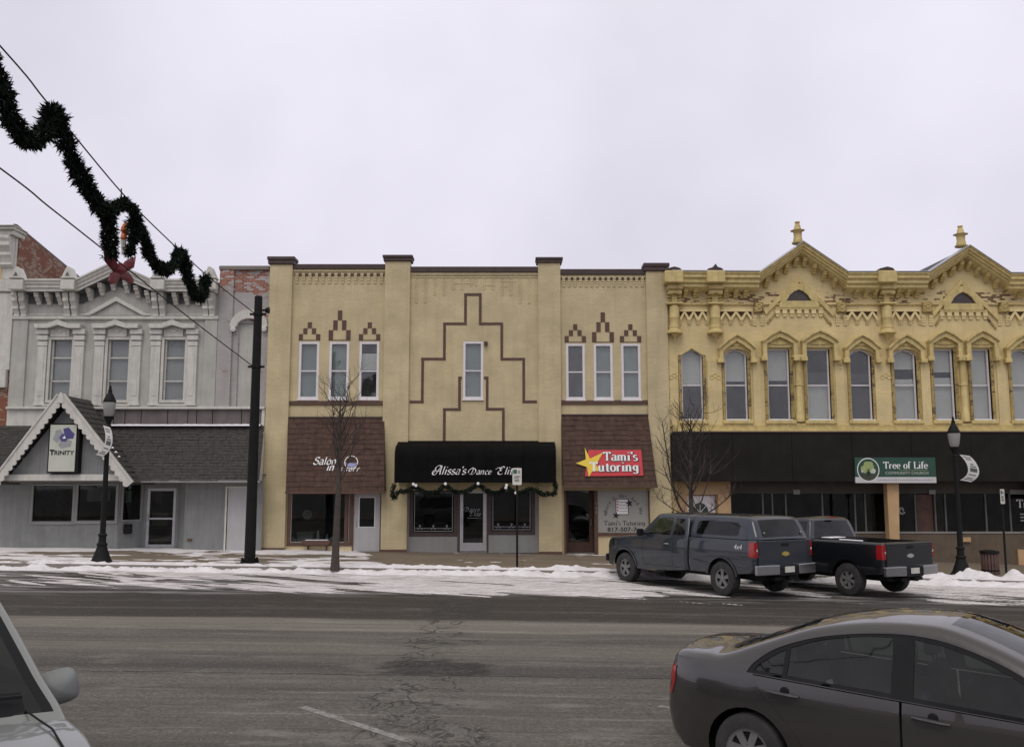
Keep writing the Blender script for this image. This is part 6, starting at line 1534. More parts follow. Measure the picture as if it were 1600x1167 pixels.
def circ(cx_, cz_, r, a0, a1, n=14): return [(cx_+r*math.cos(R(a0+(a1-a0)*i/n)), cz_+r*math.sin(R(a0+(a1-a0)*i/n))) for i in range(n+1)]
def veh(name, loc, rz, scale, label, cat, group=None):
    o = empty(name, loc, label, cat, group, rz); o.scale = (scale,)*3; ABS[o.name] = Vector((0, 0, 0)); return o
def wheel(root, x, y, r, w, spokes, side, rimmat='alloy', rimr=.64):
    hub = MB().lathe((x, y, r), [(.0, -w*.3), (r*.5, -w*.3), (r*.5, w*.2), (0, w*.2)], 16, 'y', False).build('wheel', M['plastic'], root)
    pr = [(r*rimr, -w/2), (r*.86, -w*.5), (r*.96, -w*.44), (r, -w*.3), (r, w*.3), (r*.96, w*.44), (r*.86, w*.5), (r*rimr, w/2), (r*rimr, -w/2)]
    MB().lathe((x, y, r), pr, 32, 'y', False).build('tyre', M['rubber'], hub, smooth=30)
    f = side*w*.36; rr = r*rimr
    mb = MB().lathe((x, y, r), [(rr*1.0, -side*w*.3), (rr*.97, f), (rr*1.01, f+side*.02), (rr*1.03, f-side*.02)], 32, 'y', False)
    mb.lathe((x, y, r), [(0, f+side*.012), (rr*.22, f+side*.010), (rr*.26, f-side*.03), (0, f-side*.04)], 14, 'y', False)
    mb.lathe((x, y, r), [(rr*.80, f-side*.02), (rr*.82, f+side*.0), (rr*.98, f+side*.004), (rr*.98, f-side*.03)], 32, 'y', False)
    for k in range(spokes):
        a = 2*math.pi*k/spokes+.3; c, s_ = math.cos(a), math.sin(a); tx, tz = -s_, c; wa, wb = rr*.15, rr*(.17 if spokes > 6 else .22)
        pts = [(rr*.2, -wa), (rr*.2, wa), (rr*.98, wb), (rr*.98, -wb)]
        q = [(x+u*c+v*tx, r+u*s_+v*tz) for u, v in pts]
        if spokes < 6 or True: mb.prism(q, y+f-side*.025, y+f+side*.004)
    mb.build('rim', M[rimmat], hub, smooth=30)
def carpaint(name, c, metal=.35, dust=.0, rough=.35):
    m, t, b = base(name); p = nd(t, 'ShaderNodeTexCoord').outputs['Object']
    n = noi(t, p, 2.2, 6, .6); s3 = nd(t, 'ShaderNodeSeparateXYZ'); t.links.new(p, s3.inputs[0])
    low = rng(t, mth(t, 'ADD', s3.outputs[2], mth(t, 'MULTIPLY', n, .6)), .45, 1.25, 1, 0, True)
    d = mth(t, 'MULTIPLY', rng(t, n, .3, .65, .25, 1), mth(t, 'ADD', mth(t, 'MULTIPLY', low, dust), dust*.22))
    t.links.new(mix(t, d, c, (.17, .16, .15)), b.inputs['Base Color'])
    b.inputs['Metallic'].default_value = metal; t.links.new(rng(t, d, 0, .5, rough, .75), b.inputs['Roughness'])
    b.inputs['Coat Weight'].default_value = .9; b.inputs['Coat Roughness'].default_value = .035
    return m
def under(root, x0, x1, w, z0, z1): Bx(x0, x1, -w, w, z0, z1).build('underbody', M['plastic'], root, bev=.03)
def seat(root, x, y, zs, mat):
    mb = MB().box(x-.25, x+.27, y-.24, y+.24, zs-.2, zs)
    mb.add([(x-.28,y-.24,zs-.02),(x-.16,y-.24,zs-.02),(x-.30,y-.20,zs+.56),(x-.40,y-.20,zs+.56),(x-.28,y+.24,zs-.02),(x-.16,y+.24,zs-.02),(x-.30,y+.20,zs+.56),(x-.40,y+.20,zs+.56)], [(0,1,2,3),(7,6,5,4),(1,5,6,2),(0,3,7,4),(3,2,6,7)])
    s = mb.build('seat', mat, root, bev=.05, seg=2)
    Bx(x-.43, x-.33, y-.13, y+.13, zs+.60, zs+.80).build('headrest', mat, s, bev=.035, seg=2)
    MB().tube([(x-.36, y-.06, zs+.5), (x-.37, y-.06, zs+.64)], .008, 5).tube([(x-.36, y+.06, zs+.5), (x-.37, y+.06, zs+.64)], .008, 5).build('headrest_post', M['plastic'], s)
def ribpanel(sh, root, line, w, side, off, name, mat):
    """thin trim following a line on the flank"""
    mb = MB()
    for i in range(len(line)-1):
        a, b = line[i], line[i+1]; dx, dz = b[0]-a[0], b[1]-a[1]; L = math.hypot(dx, dz) or 1; nx, nz_ = -dz/L*w/2, dx/L*w/2
        q = [(a[0]+nx, a[1]+nz_), (b[0]+nx, b[1]+nz_), (b[0]-nx, b[1]-nz_), (a[0]-nx, a[1]-nz_)]
        mb.add([(x, side*(sh.W(x, z)+off), z) for x, z in q], [(0, 1, 2, 3)])
    return mb.build(name, mat, root)
# ---------------- grey saloon in the foreground
def sedan(loc, rz, sc_, label):
    root = veh('parked_car', loc, rz, sc_, label, 'car')
    pm = carpaint('grey brown car paint', (.040, .037, .036), .40, .16, .24)
    up = spl([(-2.10,.24),(-2.20,.34),(-2.245,.52),(-2.235,.68),(-2.20,.92),(-2.17,1.02),(-2.09,1.068),(-1.82,1.078),(-1.62,1.088),(-1.25,1.225),(-.85,1.368),(-.45,1.445),(-.05,1.472),(.28,1.448),(.78,1.275),(1.30,1.0),(1.42,.955),(1.75,.885),(2.02,.79),(2.17,.66),(2.235,.5),(2.21,.34),(2.1,.22)], 4)
    arch = lambda c: circ(c, .315, .375, 0, 180)
    un = [(2.1,.22)] + [(1.76,.22)] + [(x, z) for x, z in circ(1.36, .30, .385, -12, 192)] + [(.9,.2),(-.9,.2)] + [(x, z) for x, z in circ(-1.35, .30, .385, -12, 192)] + [(-1.78,.23),(-2.10,.24)]
    def W0(x, z):
        lo = [(.2,.80),(.35,.845),(.55,.872),(.70,.868),(.82,.862),(.92,.845),(1.0,.80),(1.1,.745),(1.25,.672),(1.49,.565)]
        w = lo[0][1]
        for (a, b), (c, d) in zip(lo[:-1], lo[1:]):
            if z >= a: t = min(1, (z-a)/(c-a)); t = t*t*(3-2*t) if False else t; w = b+(d-b)*t
        ax = abs(x+.05)
        if ax > 1.45: w -= .24*((ax-1.45)/.78)**2.6
        return w
    sh = Shell(up, un, W0, .075, .05, .08)
    belt = lambda x: .915 - .042*x
    win = spl([(-1.36,belt(-1.36)+.0),(-1.30,1.06),(-1.12,1.185),(-.8,1.297),(-.4,1.366),(0,1.386),(.35,1.335),(.77,1.185),(1.12,.965),(1.16,belt(1.16))], 4)
    winp = win + [(1.16-2.52*i/12, belt(1.16-2.52*i/12)) for i in range(1, 12)]
    bx_ = -.06
    rear_d = [(-1.30,belt(-1.30)-.012),(bx_-.004,belt(bx_)-.012),(bx_-.004,.29),(-.80,.29),(-.86,.42),(-.94,.56),(-1.06,.68),(-1.20,.80)]
    frnt_d = [(bx_+.004,belt(bx_)-.012),(1.12,belt(1.12)-.012),(1.06,.75),(.98,.5),(.92,.29),(bx_+.004,.29)]
    hole = [(-1.30,belt(-1.30)-.006)] + [p for p in ([(-1.20,.80),(-1.06,.68),(-.94,.56),(-.86,.42),(-.80,.285)][0:5])] + [(.925,.285),(.985,.5),(1.065,.75),(1.125,belt(1.12)-.006)]
    body = MB(); g1, g2 = MB(), MB()
    for sd_ in (-1, 1): sh.panel(body, sh.poly, [winp, hole], sd_, 0, .08, True)
    sh.strip(body, [lambda x, z: .22 < x < 1.27 and z > .98, lambda x, z: -1.6 < x < -.83 and z > 1.07], [g1, g2], 12, .085)
    body.build('body', pm, root, smooth=50, merge=.002)
    g1.build('windscreen', M['glass_car'], root, smooth=True); g2.build('rear_screen', M['glass_car'], root, smooth=True)
    panes = []
    for sd_ in (-1, 1):
        q1 = spl([(-1.29,belt(-1.29)+.025),(-1.25,1.05),(-1.10,1.150),(-1.04,1.178)], 4) + [(-1.04,belt(-1.04)+.025)]
        q2 = [(-1.0,belt(-1.0)+.025)] + spl([(-1.0,1.198),(-.75,1.284),(-.4,1.342),(-.16,1.356)], 4) + [(-.14,belt(-.14)+.03)]
        q3 = [(.03,belt(.03)+.03)] + spl([(.0,1.356),(.32,1.308),(.73,1.158),(1.03,.975)], 4) + [(1.06,belt(1.06)+.025)]
        fr = MB(); sh.panel(fr, winp, [q1, q2, q3], sd_, -.006, .08); fo = fr.build('window_frame', M['plastic'], root, smooth=True)
        for q in (q1, q2, q3):
            mb = MB(); sh.panel(mb, q, [], sd_, -.014, .1); mb.build('side_window', M['glass_car'], fo, smooth=True)
        for nm, d in (('rear_door', rear_d), ('front_door', frnt_d)):
            mb = MB(); sh.panel(mb, shrink(d, .992), [], sd_, -.001, .07); do = mb.build(nm, pm, root, smooth=True)
            hx, hz = ((-1.0, .835) if nm == 'rear_door' else (.18, .795))
            y = sd_*(sh.W(hx, hz))
            MB().lathe((hx, y-sd_*.004, hz+.022), [(0,-.010),(.036,-.007),(.044,.003),(0,.006)] if sd_ < 0 else [(0,.010),(.036,.007),(.044,-.003),(0,-.006)], 16, 'y', False).build('handle_cup_shade', M['plastic'], do, smooth=True)  # black disc stands in for the shade in the recess behind the handle
            MB().tube([(hx-.15, sd_*(sh.W(hx-.15, hz)+.004), hz+.012), (hx-.10, sd_*(sh.W(hx-.1, hz)+.026), hz+.012), (hx+.06, sd_*(sh.W(hx+.06, hz)+.03), hz+.002), (hx+.125, sd_*(sh.W(hx+.125, hz)+.006), hz-.004)], [.013,.017,.017,.012], 8).build('handle', pm, do, smooth=True)
        mb = MB(); sh.panel(mb, [(-2.238,.64),(-2.215,.80),(-2.15,.94),(-2.10,.93),(-2.10,.80),(-2.15,.68)], [], sd_, .006, .05); mb.build('tail_light', M['redlamp'], root, smooth=True)
        mb = MB(); sh.panel(mb, [(1.75,.70),(1.72,.80),(1.9,.79),(2.08,.70),(2.12,.62)], [], sd_, .006, .05); mb.build('head_light', M['glass_car'], root, smooth=True)
        ribpanel(sh, root, circ(-1.35, .30, .395, 0, 180), .022, sd_, .002, 'arch_lip', pm); ribpanel(sh, root, circ(1.36, .30, .395, 0, 180), .022, sd_, .002, 'arch_lip', pm)
        ribpanel(sh, root, [(1.1, .26), (-.78, .26)], .05, sd_, .002, 'sill', M['plastic'])
        wheel(root, -1.35, sd_*.77, .315, .20, 7, sd_); wheel(root, 1.36, sd_*.77, .315, .20, 7, sd_)
        m_ = MB(); m_.lathe((0, 0, 0), [(0, -.05), (.075, -.04), (.095, .02), (.07, .06), (0, .075)], 12, 'x', False)
        m_.v = [(1.02+x, sd_*.95 + y*1.25, 1.0+z*.8) for x, y, z in m_.v]; m_.build('mirror', pm, root, smooth=True)
        Bx(.98, 1.06, sd_*.80, sd_*.88, .955, .985).build('mirror_stalk', M['plastic'], root)
    dk = mk('charcoal cloth', (.03, .03, .03), .9, .2, 9, .2)
    for x, y in ((.25, .36), (.25, -.36), (-.62, .36), (-.62, -.36)): seat(root, x, y, .50 if x > 0 else .42, dk)
    Bx(.95, 1.5, -.66, .66, .55, .90).build('dashboard', M['plastic'], root, bev=.06, seg=2)
    Bx(-1.6, -1.1, -.62, .62, .75, 1.02).build('parcel_shelf', dk, root)
    MB().tube([(.86+.05*math.sin(R(a)), .36+.18*math.cos(R(a)), .86+.17*math.sin(R(a))) for a in range(0, 361, 24)], .014, 6, False).build('steering_wheel', M['plastic'], root, smooth=True)
    Bx(.72, .76, -.11, .11, 1.235, 1.285).build('rear_view_mirror', M['plastic'], root, bev=.01)
    under(root, -2.1, 2.1, .62, .2, .5)
    Bx(-2.262, -2.235, -.26, .26, .56, .68).build('number_plate', M['offwhite'], root)
    return root
sedan((3.52, 7.91, g(3.5)), R(-39.2), .975, 'dark grey saloon car parked nose towards the viewer in the right foreground')
# ---------------- pale people carrier at the left edge
def van(loc, rz, sc_, label):
    root = veh('parked_van', loc, rz, sc_, label, 'van')
    pm = carpaint('pale silver paint', (.20, .21, .20), .25, .15, .35)
    up = spl([(-2.40,.30),(-2.44,.6),(-2.42,1.0),(-2.3,1.45),(-2.1,1.70),(-1.7,1.76),(0,1.77),(.45,1.72),(.70,1.63),(1.08,1.32),(1.50,.955),(1.58,.92),(1.85,.88),(2.15,.80),(2.33,.70),(2.42,.56),(2.38,.34),(2.25,.25)], 4)
    un = [(2.25,.25),(1.86,.25)] + circ(1.45, .33, .40, -12, 192) + [(.98,.22),(-1.05,.22)] + circ(-1.5, .33, .40, -12, 192) + [(-1.95,.25),(-2.40,.30)]
    def W0(x, z):
        lo = [(.2,.88),(.5,.94),(.8,.945),(.98,.92),(1.1,.88),(1.4,.81),(1.62,.75),(1.77,.69)]; w = lo[0][1]
        for (a, b), (c, d) in zip(lo[:-1], lo[1:]):
            if z >= a: w = b+(d-b)*min(1, (z-a)/(c-a))
        ax = abs(x)
        if ax > 1.5: w -= .26*((ax-1.5)/.92)**2.6
        return w
    sh = Shell(up, un, W0, .035, .05, .1); gb = {(a, b): MB() for a in (0, 1) for b in (True, False)}
    win = [(-2.15,1.02),(-2.08,1.42),(-1.9,1.58),(.3,1.60),(.60,1.52),(.96,1.26),(1.22,1.03),(1.22,1.01)]
    body = MB(); g1, g2 = MB(), MB()
    for sd_ in (-1, 1): sh.panel(body, sh.poly, [win], sd_, 0, .1, True)
    sh.strip(body, [lambda x, z: .68 < x < 1.49 and z > .96, lambda x, z: -2.42 < x < -2.12 and 1.08 < z < 1.62], [g1, g2], 12, .022, .06, gb)
    body.build('body', pm, root, smooth=50, merge=.002)
    g1.build('windscreen', M['glass_dark'], root, smooth=True); g2.build('rear_screen', M['glass_tint'], root, smooth=True)
    for q in gb.values(): q.build('screen_edge', M['plastic'], root, smooth=True)
    # black border under the screen, wipers, bonnet seams
    mb = MB()
    for k in range(14):
        y0, y1 = -.72+1.44*k/14, -.72+1.44*(k+1)/14; zc = lambda y: .975+.045*(1-(y/.8)**2)
        mb.add([(1.505+.05*(1-(y0/.8)**2)*.75, y0, zc(y0)-.02), (1.505+.05*(1-(y1/.8)**2)*.75, y1, zc(y1)-.02), (1.405+.05*(1-(y1/.8)**2)*.75, y1, zc(y1)+.083), (1.405+.05*(1-(y0/.8)**2)*.75, y0, zc(y0)+.083)], [(0,1,2,3)])
    mb.build('screen_border', M['plastic'], root, smooth=True)
    for y0 in (-.55, .1): MB().tube([(1.56, y0, 1.02), (1.47, y0+.28, 1.075), (1.49, y0+.6, 1.06)], .010, 5).build('wiper', M['plastic'], root)
    for sd_ in (-1, 1):
        q2 = [(-2.08,1.10),(-2.02,1.40),(-1.88,1.54),(-1.0,1.56),(-1.0,1.10)]; q3 = [(-.95,1.10),(-.95,1.56),(-.05,1.56),(-.05,1.10)]; q4 = [(.02,1.10),(.02,1.56),(.28,1.56),(.58,1.48),(.90,1.24),(1.08,1.09)]
        fr = MB(); sh.panel(fr, win, [q2, q3, q4], sd_, -.006, .1); fo = fr.build('window_frame', M['plastic'], root, smooth=True)
        for q in (q2, q3, q4):
            mb = MB(); sh.panel(mb, q, [], sd_, -.014, .12); mb.build('side_window', M['glass_tint' if q is not q4 else 'glass_car'], fo, smooth=True)
        for ln in ([(.0,1.04),(.0,.3)], [(1.22,1.04),(1.1,.7),(1.0,.35)], [(-.98,1.04),(-.98,.5)]): ribpanel(sh, root, dens(ln, .1, False), .008, sd_, .0015, 'door_seam', M['plastic'])
        MB().tube([(.1, sd_*(sh.W(.1,.92)+.01), .92), (.18, sd_*(sh.W(.2,.92)+.035), .92), (.32, sd_*(sh.W(.32,.92)+.01), .92)], .016, 6).build('handle', pm, root)
        # door mirror: rounded shell, dark rear face
        mb = MB(); prof = [(-.10,.0),(-.10,.93),(-.06,1.0),(0,.98),(.05,.86),(.085,.62),(.10,.3),(.104,.01)]
        n = 18; vs = []
        for xx, k in prof:
            for j in range(n):
                a = 2*math.pi*j/n; c, s_ = math.cos(a), math.sin(a); e_ = .55
                vs.append((xx, .115*k*math.copysign(abs(c)**e_, c)*1.0, .098*k*math.copysign(abs(s_)**e_, s_)))
        Mx_ = Matrix.Translation((1.12, sd_*1.035, 1.0)) @ Matrix.Rotation(R(-14*sd_), 4, 'Z') @ Matrix.Rotation(R(12*sd_), 4, 'X')
        mb.add(vs, [(i*n+j, i*n+(j+1) % n, (i+1)*n+(j+1) % n, (i+1)*n+j) for i in range(len(prof)-1) for j in range(n)]); mb.xf(Mx_)
        mo = mb.build('mirror', mk('matt grey mirror shell', (.17, .18, .175), .6, .08, 6, .05), root, smooth=50)
        rp = [(-.106, .107*math.copysign(abs(math.cos(a))**.55, math.cos(a)), .09*math.copysign(abs(math.sin(a))**.55, math.sin(a))) for a in [2*math.pi*j/n for j in range(n)]]
        MB().add(rp, [tuple(range(n))]).xf(Mx_).build('mirror_glass', M['plastic'], mo)
        MB().tube([(1.12, sd_*.84, .96), (1.12, sd_*.95, .97)], [.05, .035], 8).build('mirror_stalk', pm, root, smooth=True)
        wheel(root, -1.5, sd_*.84, .33, .21, 6, sd_); wheel(root, 1.45, sd_*.84, .33, .21, 6, sd_)
        mb = MB(); sh.panel(mb, [(1.85,.72),(1.85,.83),(2.1,.78),(2.28,.69),(2.3,.62)], [], sd_, .006, .06); mb.build('head_light', M['glass_car'], root, smooth=True)
        mb = MB(); sh.panel(mb, [(-2.42,.85),(-2.3,1.35),(-2.22,1.35),(-2.28,.85)], [], sd_, .006, .08); mb.build('tail_light', M['redlamp'], root, smooth=True)
        # bonnet shut line running from the corner of the screen forwards
        MB().tube([(1.50, sd_*.72, .985), (1.60, sd_*.755, .945), (1.75, sd_*.765, .925), (1.98, sd_*.74, .87), (2.15, sd_*.68, .82)], .006, 5).build('bonnet_seam', M['plastic'], root)
    dk = mk('grey van cloth', (.06, .06, .06), .9, .2, 9, .2)
    for x, y in ((.2, .4), (.2, -.4), (-.9, .4), (-.9, -.4)): seat(root, x, y, .72, dk)
    Bx(.85, 1.42, -.72, .72, .6, .93).build('dashboard', M['plastic'], root, bev=.06, seg=2)
    MB().tube([(.78+.05*math.sin(R(a)), .4+.18*math.cos(R(a)), 1.0+.17*math.sin(R(a))) for a in range(0, 361, 24)], .014, 6, False).build('steering_wheel', M['plastic'], root, smooth=True)
    under(root, -2.3, 2.3, .66, .22, .6)
    return root
van((-4.62, 6.23, g(-4.5)), R(-43), 1.1, 'pale silver van at the lower left edge, windscreen and door mirror showing')
# ---------------- pickup trucks
def pickup(loc, rz, sc_, label, pm, cap, dx):
    root = veh('pickup_truck', loc, rz, sc_, label, 'pickup truck', 'pickup trucks parked at an angle to the far kerb')
    fa = 1.9-dx
    def W0(x, z):
        w = .955 + .02*math.sin(max(0, min(1, (z-.5)/.8))*math.pi)
        if z > 1.3: w -= (z-1.3)*.36
        if x > 2.0-dx: w -= .16*((x-2.0+dx)/.85)**2.4
        return w
    # cargo box
    bup = [(-2.80,.60),(-2.83,.64),(-2.84,1.27),(-2.82,1.33),(-2.76,1.345),(-.70,1.345),(-.64,1.33),(-.62,1.27),(-.62,.55)]
    bun = [(-.62,.55),(-.66,.52),(-1.30,.52)] + circ(-1.75, .42, .48, 12, 168) + [(-2.3,.55),(-2.80,.60)]
    bs = Shell(bup, bun, W0, .035, .0, .1); mb = MB()
    tails = lambda sd_: [(-2.842,1.30),(-2.842,.94),(-2.70,.94),(-2.70,1.30)]
    for sd_ in (-1, 1): bs.panel(mb, bs.poly, [], sd_, 0, .1, True)
    bs.strip(mb, [lambda x, z: z > 1.34 and -2.7 < x < -.72], [MB()] if not cap else [MB()], 8, .09)
    bo = mb.build('cargo_box', pm, root, smooth=40, merge=.002)
    Bx(-2.75, -.68, -.78, .78, .74, .78).build('bed_floor', M['plastic'], root)
    for sd_ in (-1, 1): Bx(-2.76, -.68, sd_*.80, sd_*.855, .76, 1.338).build('bed_side', M['plastic'], root)
    # flared arch lips
    for sd_ in (-1, 1):
        ribpanel(bs, root, circ(-1.75, .42, .495, 8, 172, 16), .05, sd_, .018, 'arch_flare', pm)
        mb = MB(); bs.panel(mb, [(-2.838,1.30),(-2.838,.95),(-2.66,.95),(-2.64,1.06),(-2.66,1.30)], [], sd_, .012, .06)
        for z0, z1 in ((.95, 1.30),): mb.add([(-2.852, sd_*.94, z0), (-2.852, sd_*.885, z0), (-2.852, sd_*.885, z1), (-2.852, sd_*.94, z1), (-2.83, sd_*.965, z0), (-2.83, sd_*.965, z1)], [(0,1,2,3),(4,0,3,5)])
        tl = mb.build('tail_light', M['redlamp'], root)
        Bx(-2.858, -2.853, sd_*.892, sd_*.93, 1.09, 1.14).build('reversing_lens', M['offwhite'], tl)
    # tailgate
    tg = Bx(-2.868, -2.835, -.875, .875, .72, 1.335).build('tailgate', pm, root, bev=.015, seg=2)
    Bx(-2.874, -2.866, -.70, .70, 1.27, 1.325).build('tailgate_spoiler', pm, tg, bev=.004)
    Bx(-2.876, -2.864, -.13, .13, 1.19, 1.26).build('tailgate_handle', M['plastic'], tg, bev=.01)
    em = [(-.125,-.03),(-.055,-.03),(-.055,-.05),(.065,-.05),(.065,-.03),(.125,-.03),(.115,.03),(.055,.03),(.055,.05),(-.065,.05),(-.065,.03),(-.115,.03)]
    mb = MB(); mb.prism([(a, b) for a, b in em], 0, .012); mb.v = [(-2.872-y, -x, 1.02+z) for x, y, z in mb.v]
    mb.build('emblem', mk('gold emblem', (.55, .42, .12) if cap else (.5, .5, .5), .3, .1, 5, 0, metal=.6), tg)
    # bumper
    bp = MB()
    for y0, y1 in ((-.98, -.32), (.32, .98)):
        s_ = -1 if y0 < 0 else 1
        bp.add([(-3.0 if abs(y) < .7 else -2.93, y, z) for z in (.55, .78) for y in (y0, y1)] + [(-2.84, y, z) for z in (.55, .78) for y in (y0, y1)], [(0,1,3,2),(2,3,7,6),(0,4,5,1),(0,2,6,4),(1,5,7,3)])
    bp.box(-2.9, -2.86, -.33, .33, .56, .60)
    bmo = bp.build('rear_bumper', M['chrome'], root, bev=.02, seg=2)
    Bx(-2.99, -2.82, -.32, .32, .52, .74).build('bumper_step', M['plastic'], bmo, bev=.015)
    Bx(-2.998, -2.988, -.16, .16, .60, .735).build('number_plate', M['offwhite'], bmo)
    MB().tube([(-2.85, 0, .46), (-3.05, 0, .46)], .04, 8).box(-2.9, -2.6, -.4, .4, .42, .5).build('tow_hitch', M['black_met'], root)
    # cab and nose
    cup = [(-.58,.52),(-.585,1.30)] + spl([(-.57,1.40),(-.50,1.70),(-.44,1.82),(-.32,1.872),(0.1-dx*.5,1.885),(.62-dx,1.872),(.74-dx,1.845),(.92-dx,1.68),(1.28-dx,1.34),(1.36-dx,1.305),(1.7-dx,1.27),(2.45-dx,1.20),(2.66-dx,1.13),(2.74-dx,1.0),(2.78-dx,.75)], 3) + [(2.84-dx,.72),(2.86-dx,.50),(2.78-dx,.44)]
    cun = [(2.78-dx,.44),(2.45-dx,.44)] + circ(fa, .42, .48, 6, 172) + [(fa-.52,.42),(.1,.46),(-.58,.52)]
    cs = Shell(cup, cun, W0, .05, .03, .1)
    w1 = [(-.46,1.37),(-.43,1.62),(-.36,1.76),(-.02,1.785),(-.02,1.35)] if not dx else None
    w2 = [(.08,1.345),(.08,1.785),(.56,1.775),(.66,1.72),(.80,1.58),(1.02,1.36)] if not dx else [(-.40,1.36),(-.40,1.785),(.56-dx,1.775),(.66-dx,1.72),(.80-dx,1.58),(1.02-dx,1.36)]
    wins = [w for w in (w1, w2) if w]
    mb = MB(); g1, g2 = MB(), MB()
    for sd_ in (-1, 1): cs.panel(mb, cs.poly, wins, sd_, 0, .1, True)
    cs.strip(mb, [lambda x, z: .74-dx < x < 1.28-dx and z > 1.34, lambda x, z: x < -.44 and 1.36 < z < 1.80], [g1, g2], 10, .10)
    mb.build('cab', pm, root, smooth=45, merge=.002)
    g1.build('windscreen', M['glass_car'], root, smooth=True); g2.build('rear_screen', M['glass_tint'], root, smooth=True)
    for sd_ in (-1, 1):
        for w_ in wins:
            m2 = MB(); cs.panel(m2, w_, [], sd_, -.012, .12); wo = m2.build('side_window', M['glass_tint' if w_ is w1 else 'glass_car'], root, smooth=True)
        sm = [[(1.12-dx,1.32),(1.14-dx,.9),(1.10-dx,.55)], [(-.02,1.33),(-.02,.55)] if not dx else [(-.46,1.33),(-.46,.55)], [(1.12-dx,.56),(-.5,.56)]]
        for ln in sm: ribpanel(cs, root, dens(ln, .1, False), .010, sd_, .0015, 'door_seam', M['plastic'])
        if not dx: ribpanel(cs, root, dens([(-.5,1.33),(-.5,.56)], .1, False), .008, sd_, .0015, 'door_seam', M['plastic'])
        hx = .10 if not dx else -.32
        MB().tube([(hx, sd_*(cs.W(hx,1.13)+.01), 1.13), (hx+.04, sd_*(cs.W(hx,1.13)+.04), 1.13), (hx+.17, sd_*(cs.W(hx,1.13)+.04), 1.13), (hx+.21, sd_*(cs.W(hx,1.13)+.01), 1.13)], .019, 6).build('handle', M['chrome'], root, smooth=True)
        ribpanel(cs, root, circ(fa, .42, .495, 8, 172, 16), .05, sd_, .018, 'arch_flare', pm)
        m_ = Bx(1.0-dx, 1.10-dx, sd_*1.02, sd_*1.22, 1.30, 1.48).build('mirror', M['plastic'], root, bev=.03, seg=2)
        Bx(1.03-dx, 1.08-dx, sd_*.93, sd_*1.03, 1.33, 1.37).build('mirror_stalk', M['plastic'], root)
        for xx in (-1.75, fa): wheel(root, xx, sd_*.845, .405, .26, 6 if not cap else 5, sd_, rimr=.58)
        m2 = MB(); cs.panel(m2, [(2.40-dx,.95),(2.40-dx,1.15),(2.62-dx,1.10),(2.72-dx,.98),(2.74-dx,.90)], [], sd_, .008, .07); m2.build('head_light', M['glass_car'], root)
    Bx(2.80-dx, 2.90-dx, -.85, .85, .52, .72).build('front_bumper', M['plastic'], root, bev=.03, seg=2)
    dk = mk('truck cloth', (.03, .03, .032), .9, .2, 9, .2)
    for y in (-.42, .42): seat(root, .30 if not dx else -.05, y, 1.0, dk)
    Bx(.75-dx, 1.25-dx, -.75, .75, .9, 1.26).build('dashboard', M['plastic'], root, bev=.05, seg=2)
    MB().tube([(.66-dx+.05*math.sin(R(a)), .42+.18*math.cos(R(a)), 1.25+.17*math.sin(R(a))) for a in range(0, 361, 24)], .014, 6, False).build('steering_wheel', M['plastic'], root, smooth=True)
    under(root, -2.7, 2.7-dx, .62, .40, .72)
    Bx(-.60, -.50, -.14, .14, 1.872, 1.895).build('brake_lamp', M['redlamp'], root)
    if cap:
        kup = [(-2.84,1.352)] + spl([(-2.82,1.40),(-2.66,1.72),(-2.58,1.81),(-2.42,1.865),(-1.7,1.885),(-.8,1.88),(-.68,1.865)], 3) + [(-.625,1.80),(-.625,1.352)]
        def KW(x, z):
            w = .945 - max(0, z-1.35)*.34
            if x < -2.5: w -= .10*((-2.5-x)/.34)**2
            return w
        ks = Shell(kup, [(-.625,1.352),(-2.84,1.352)], KW, .06, .03, .09)
        sw_ = [(-2.28,1.45),(-2.30,1.66),(-2.20,1.735),(-.95,1.745),(-.86,1.68),(-.86,1.45),(-.92,1.42),(-2.22,1.42)]
        mb = MB(); g3 = MB()
        for sd_ in (-1, 1): ks.panel(mb, ks.poly, [sw_], sd_, 0, .09, True)
        ks.strip(mb, [lambda x, z: x < -2.6 and 1.41 < z < 1.79], [g3], 10, .10)
        ko = mb.build('truck_cap', pm, root, smooth=45, merge=.002)
        g3.build('cap_hatch', M['glass_tint'], ko, smooth=True)
        for sd_ in (-1, 1):
            m2 = MB(); ks.panel(m2, sw_, [], sd_, -.01, .12); m2.build('cap_window', M['glass_tint'], ko, smooth=True)
            MB().lathe((-2.80, sd_*.62, 1.50), [(.0,-.02),(.03,-.015),(.03,.01),(0,.02)], 10, 'x', False).build('cap_latch', M['chrome'], ko)
        Bx(-2.79, -2.76, -.10, .10, 1.50, 1.53).build('cap_handle', M['chrome'], ko)
        btext('4x4', .17, (-2.30, bs.W(-2.3, 1.16)+.001, 1.12), M['ink_w'], root, 'side_lettering', ux=(-1,0,0), uy=(0,0,1), n=(0,1,0), shear=.3, lift=.006)
    else:
        Bx(-2.2, -1.5, .86, .93, 1.352, 1.385).build('snow_ridge', M['flag'], root, bev=.012)
        mb = MB().box(-1.10, -.70, -.80, .80, 1.10, 1.37); mb.build('tool_box', M['plastic'], root, bev=.02)
        Bx(-1.05, -.75, .1, .70, 1.372, 1.395).build('snow_cap', M['flag'], root, bev=.01)
    MB().tube([(.7-dx, .3, 1.88), (.62-dx, .3, 1.97)], [.02, .006], 6).build('roof_aerial', M['plastic'], root)
    return root
pickup((4.82, 24.2, g(4.8)), R(122), .985, 'slate blue extended pickup with a matching windowed cap over its bed', carpaint('slate blue truck paint', (.014, .021, .031), .25, .06, .35), True, 0)
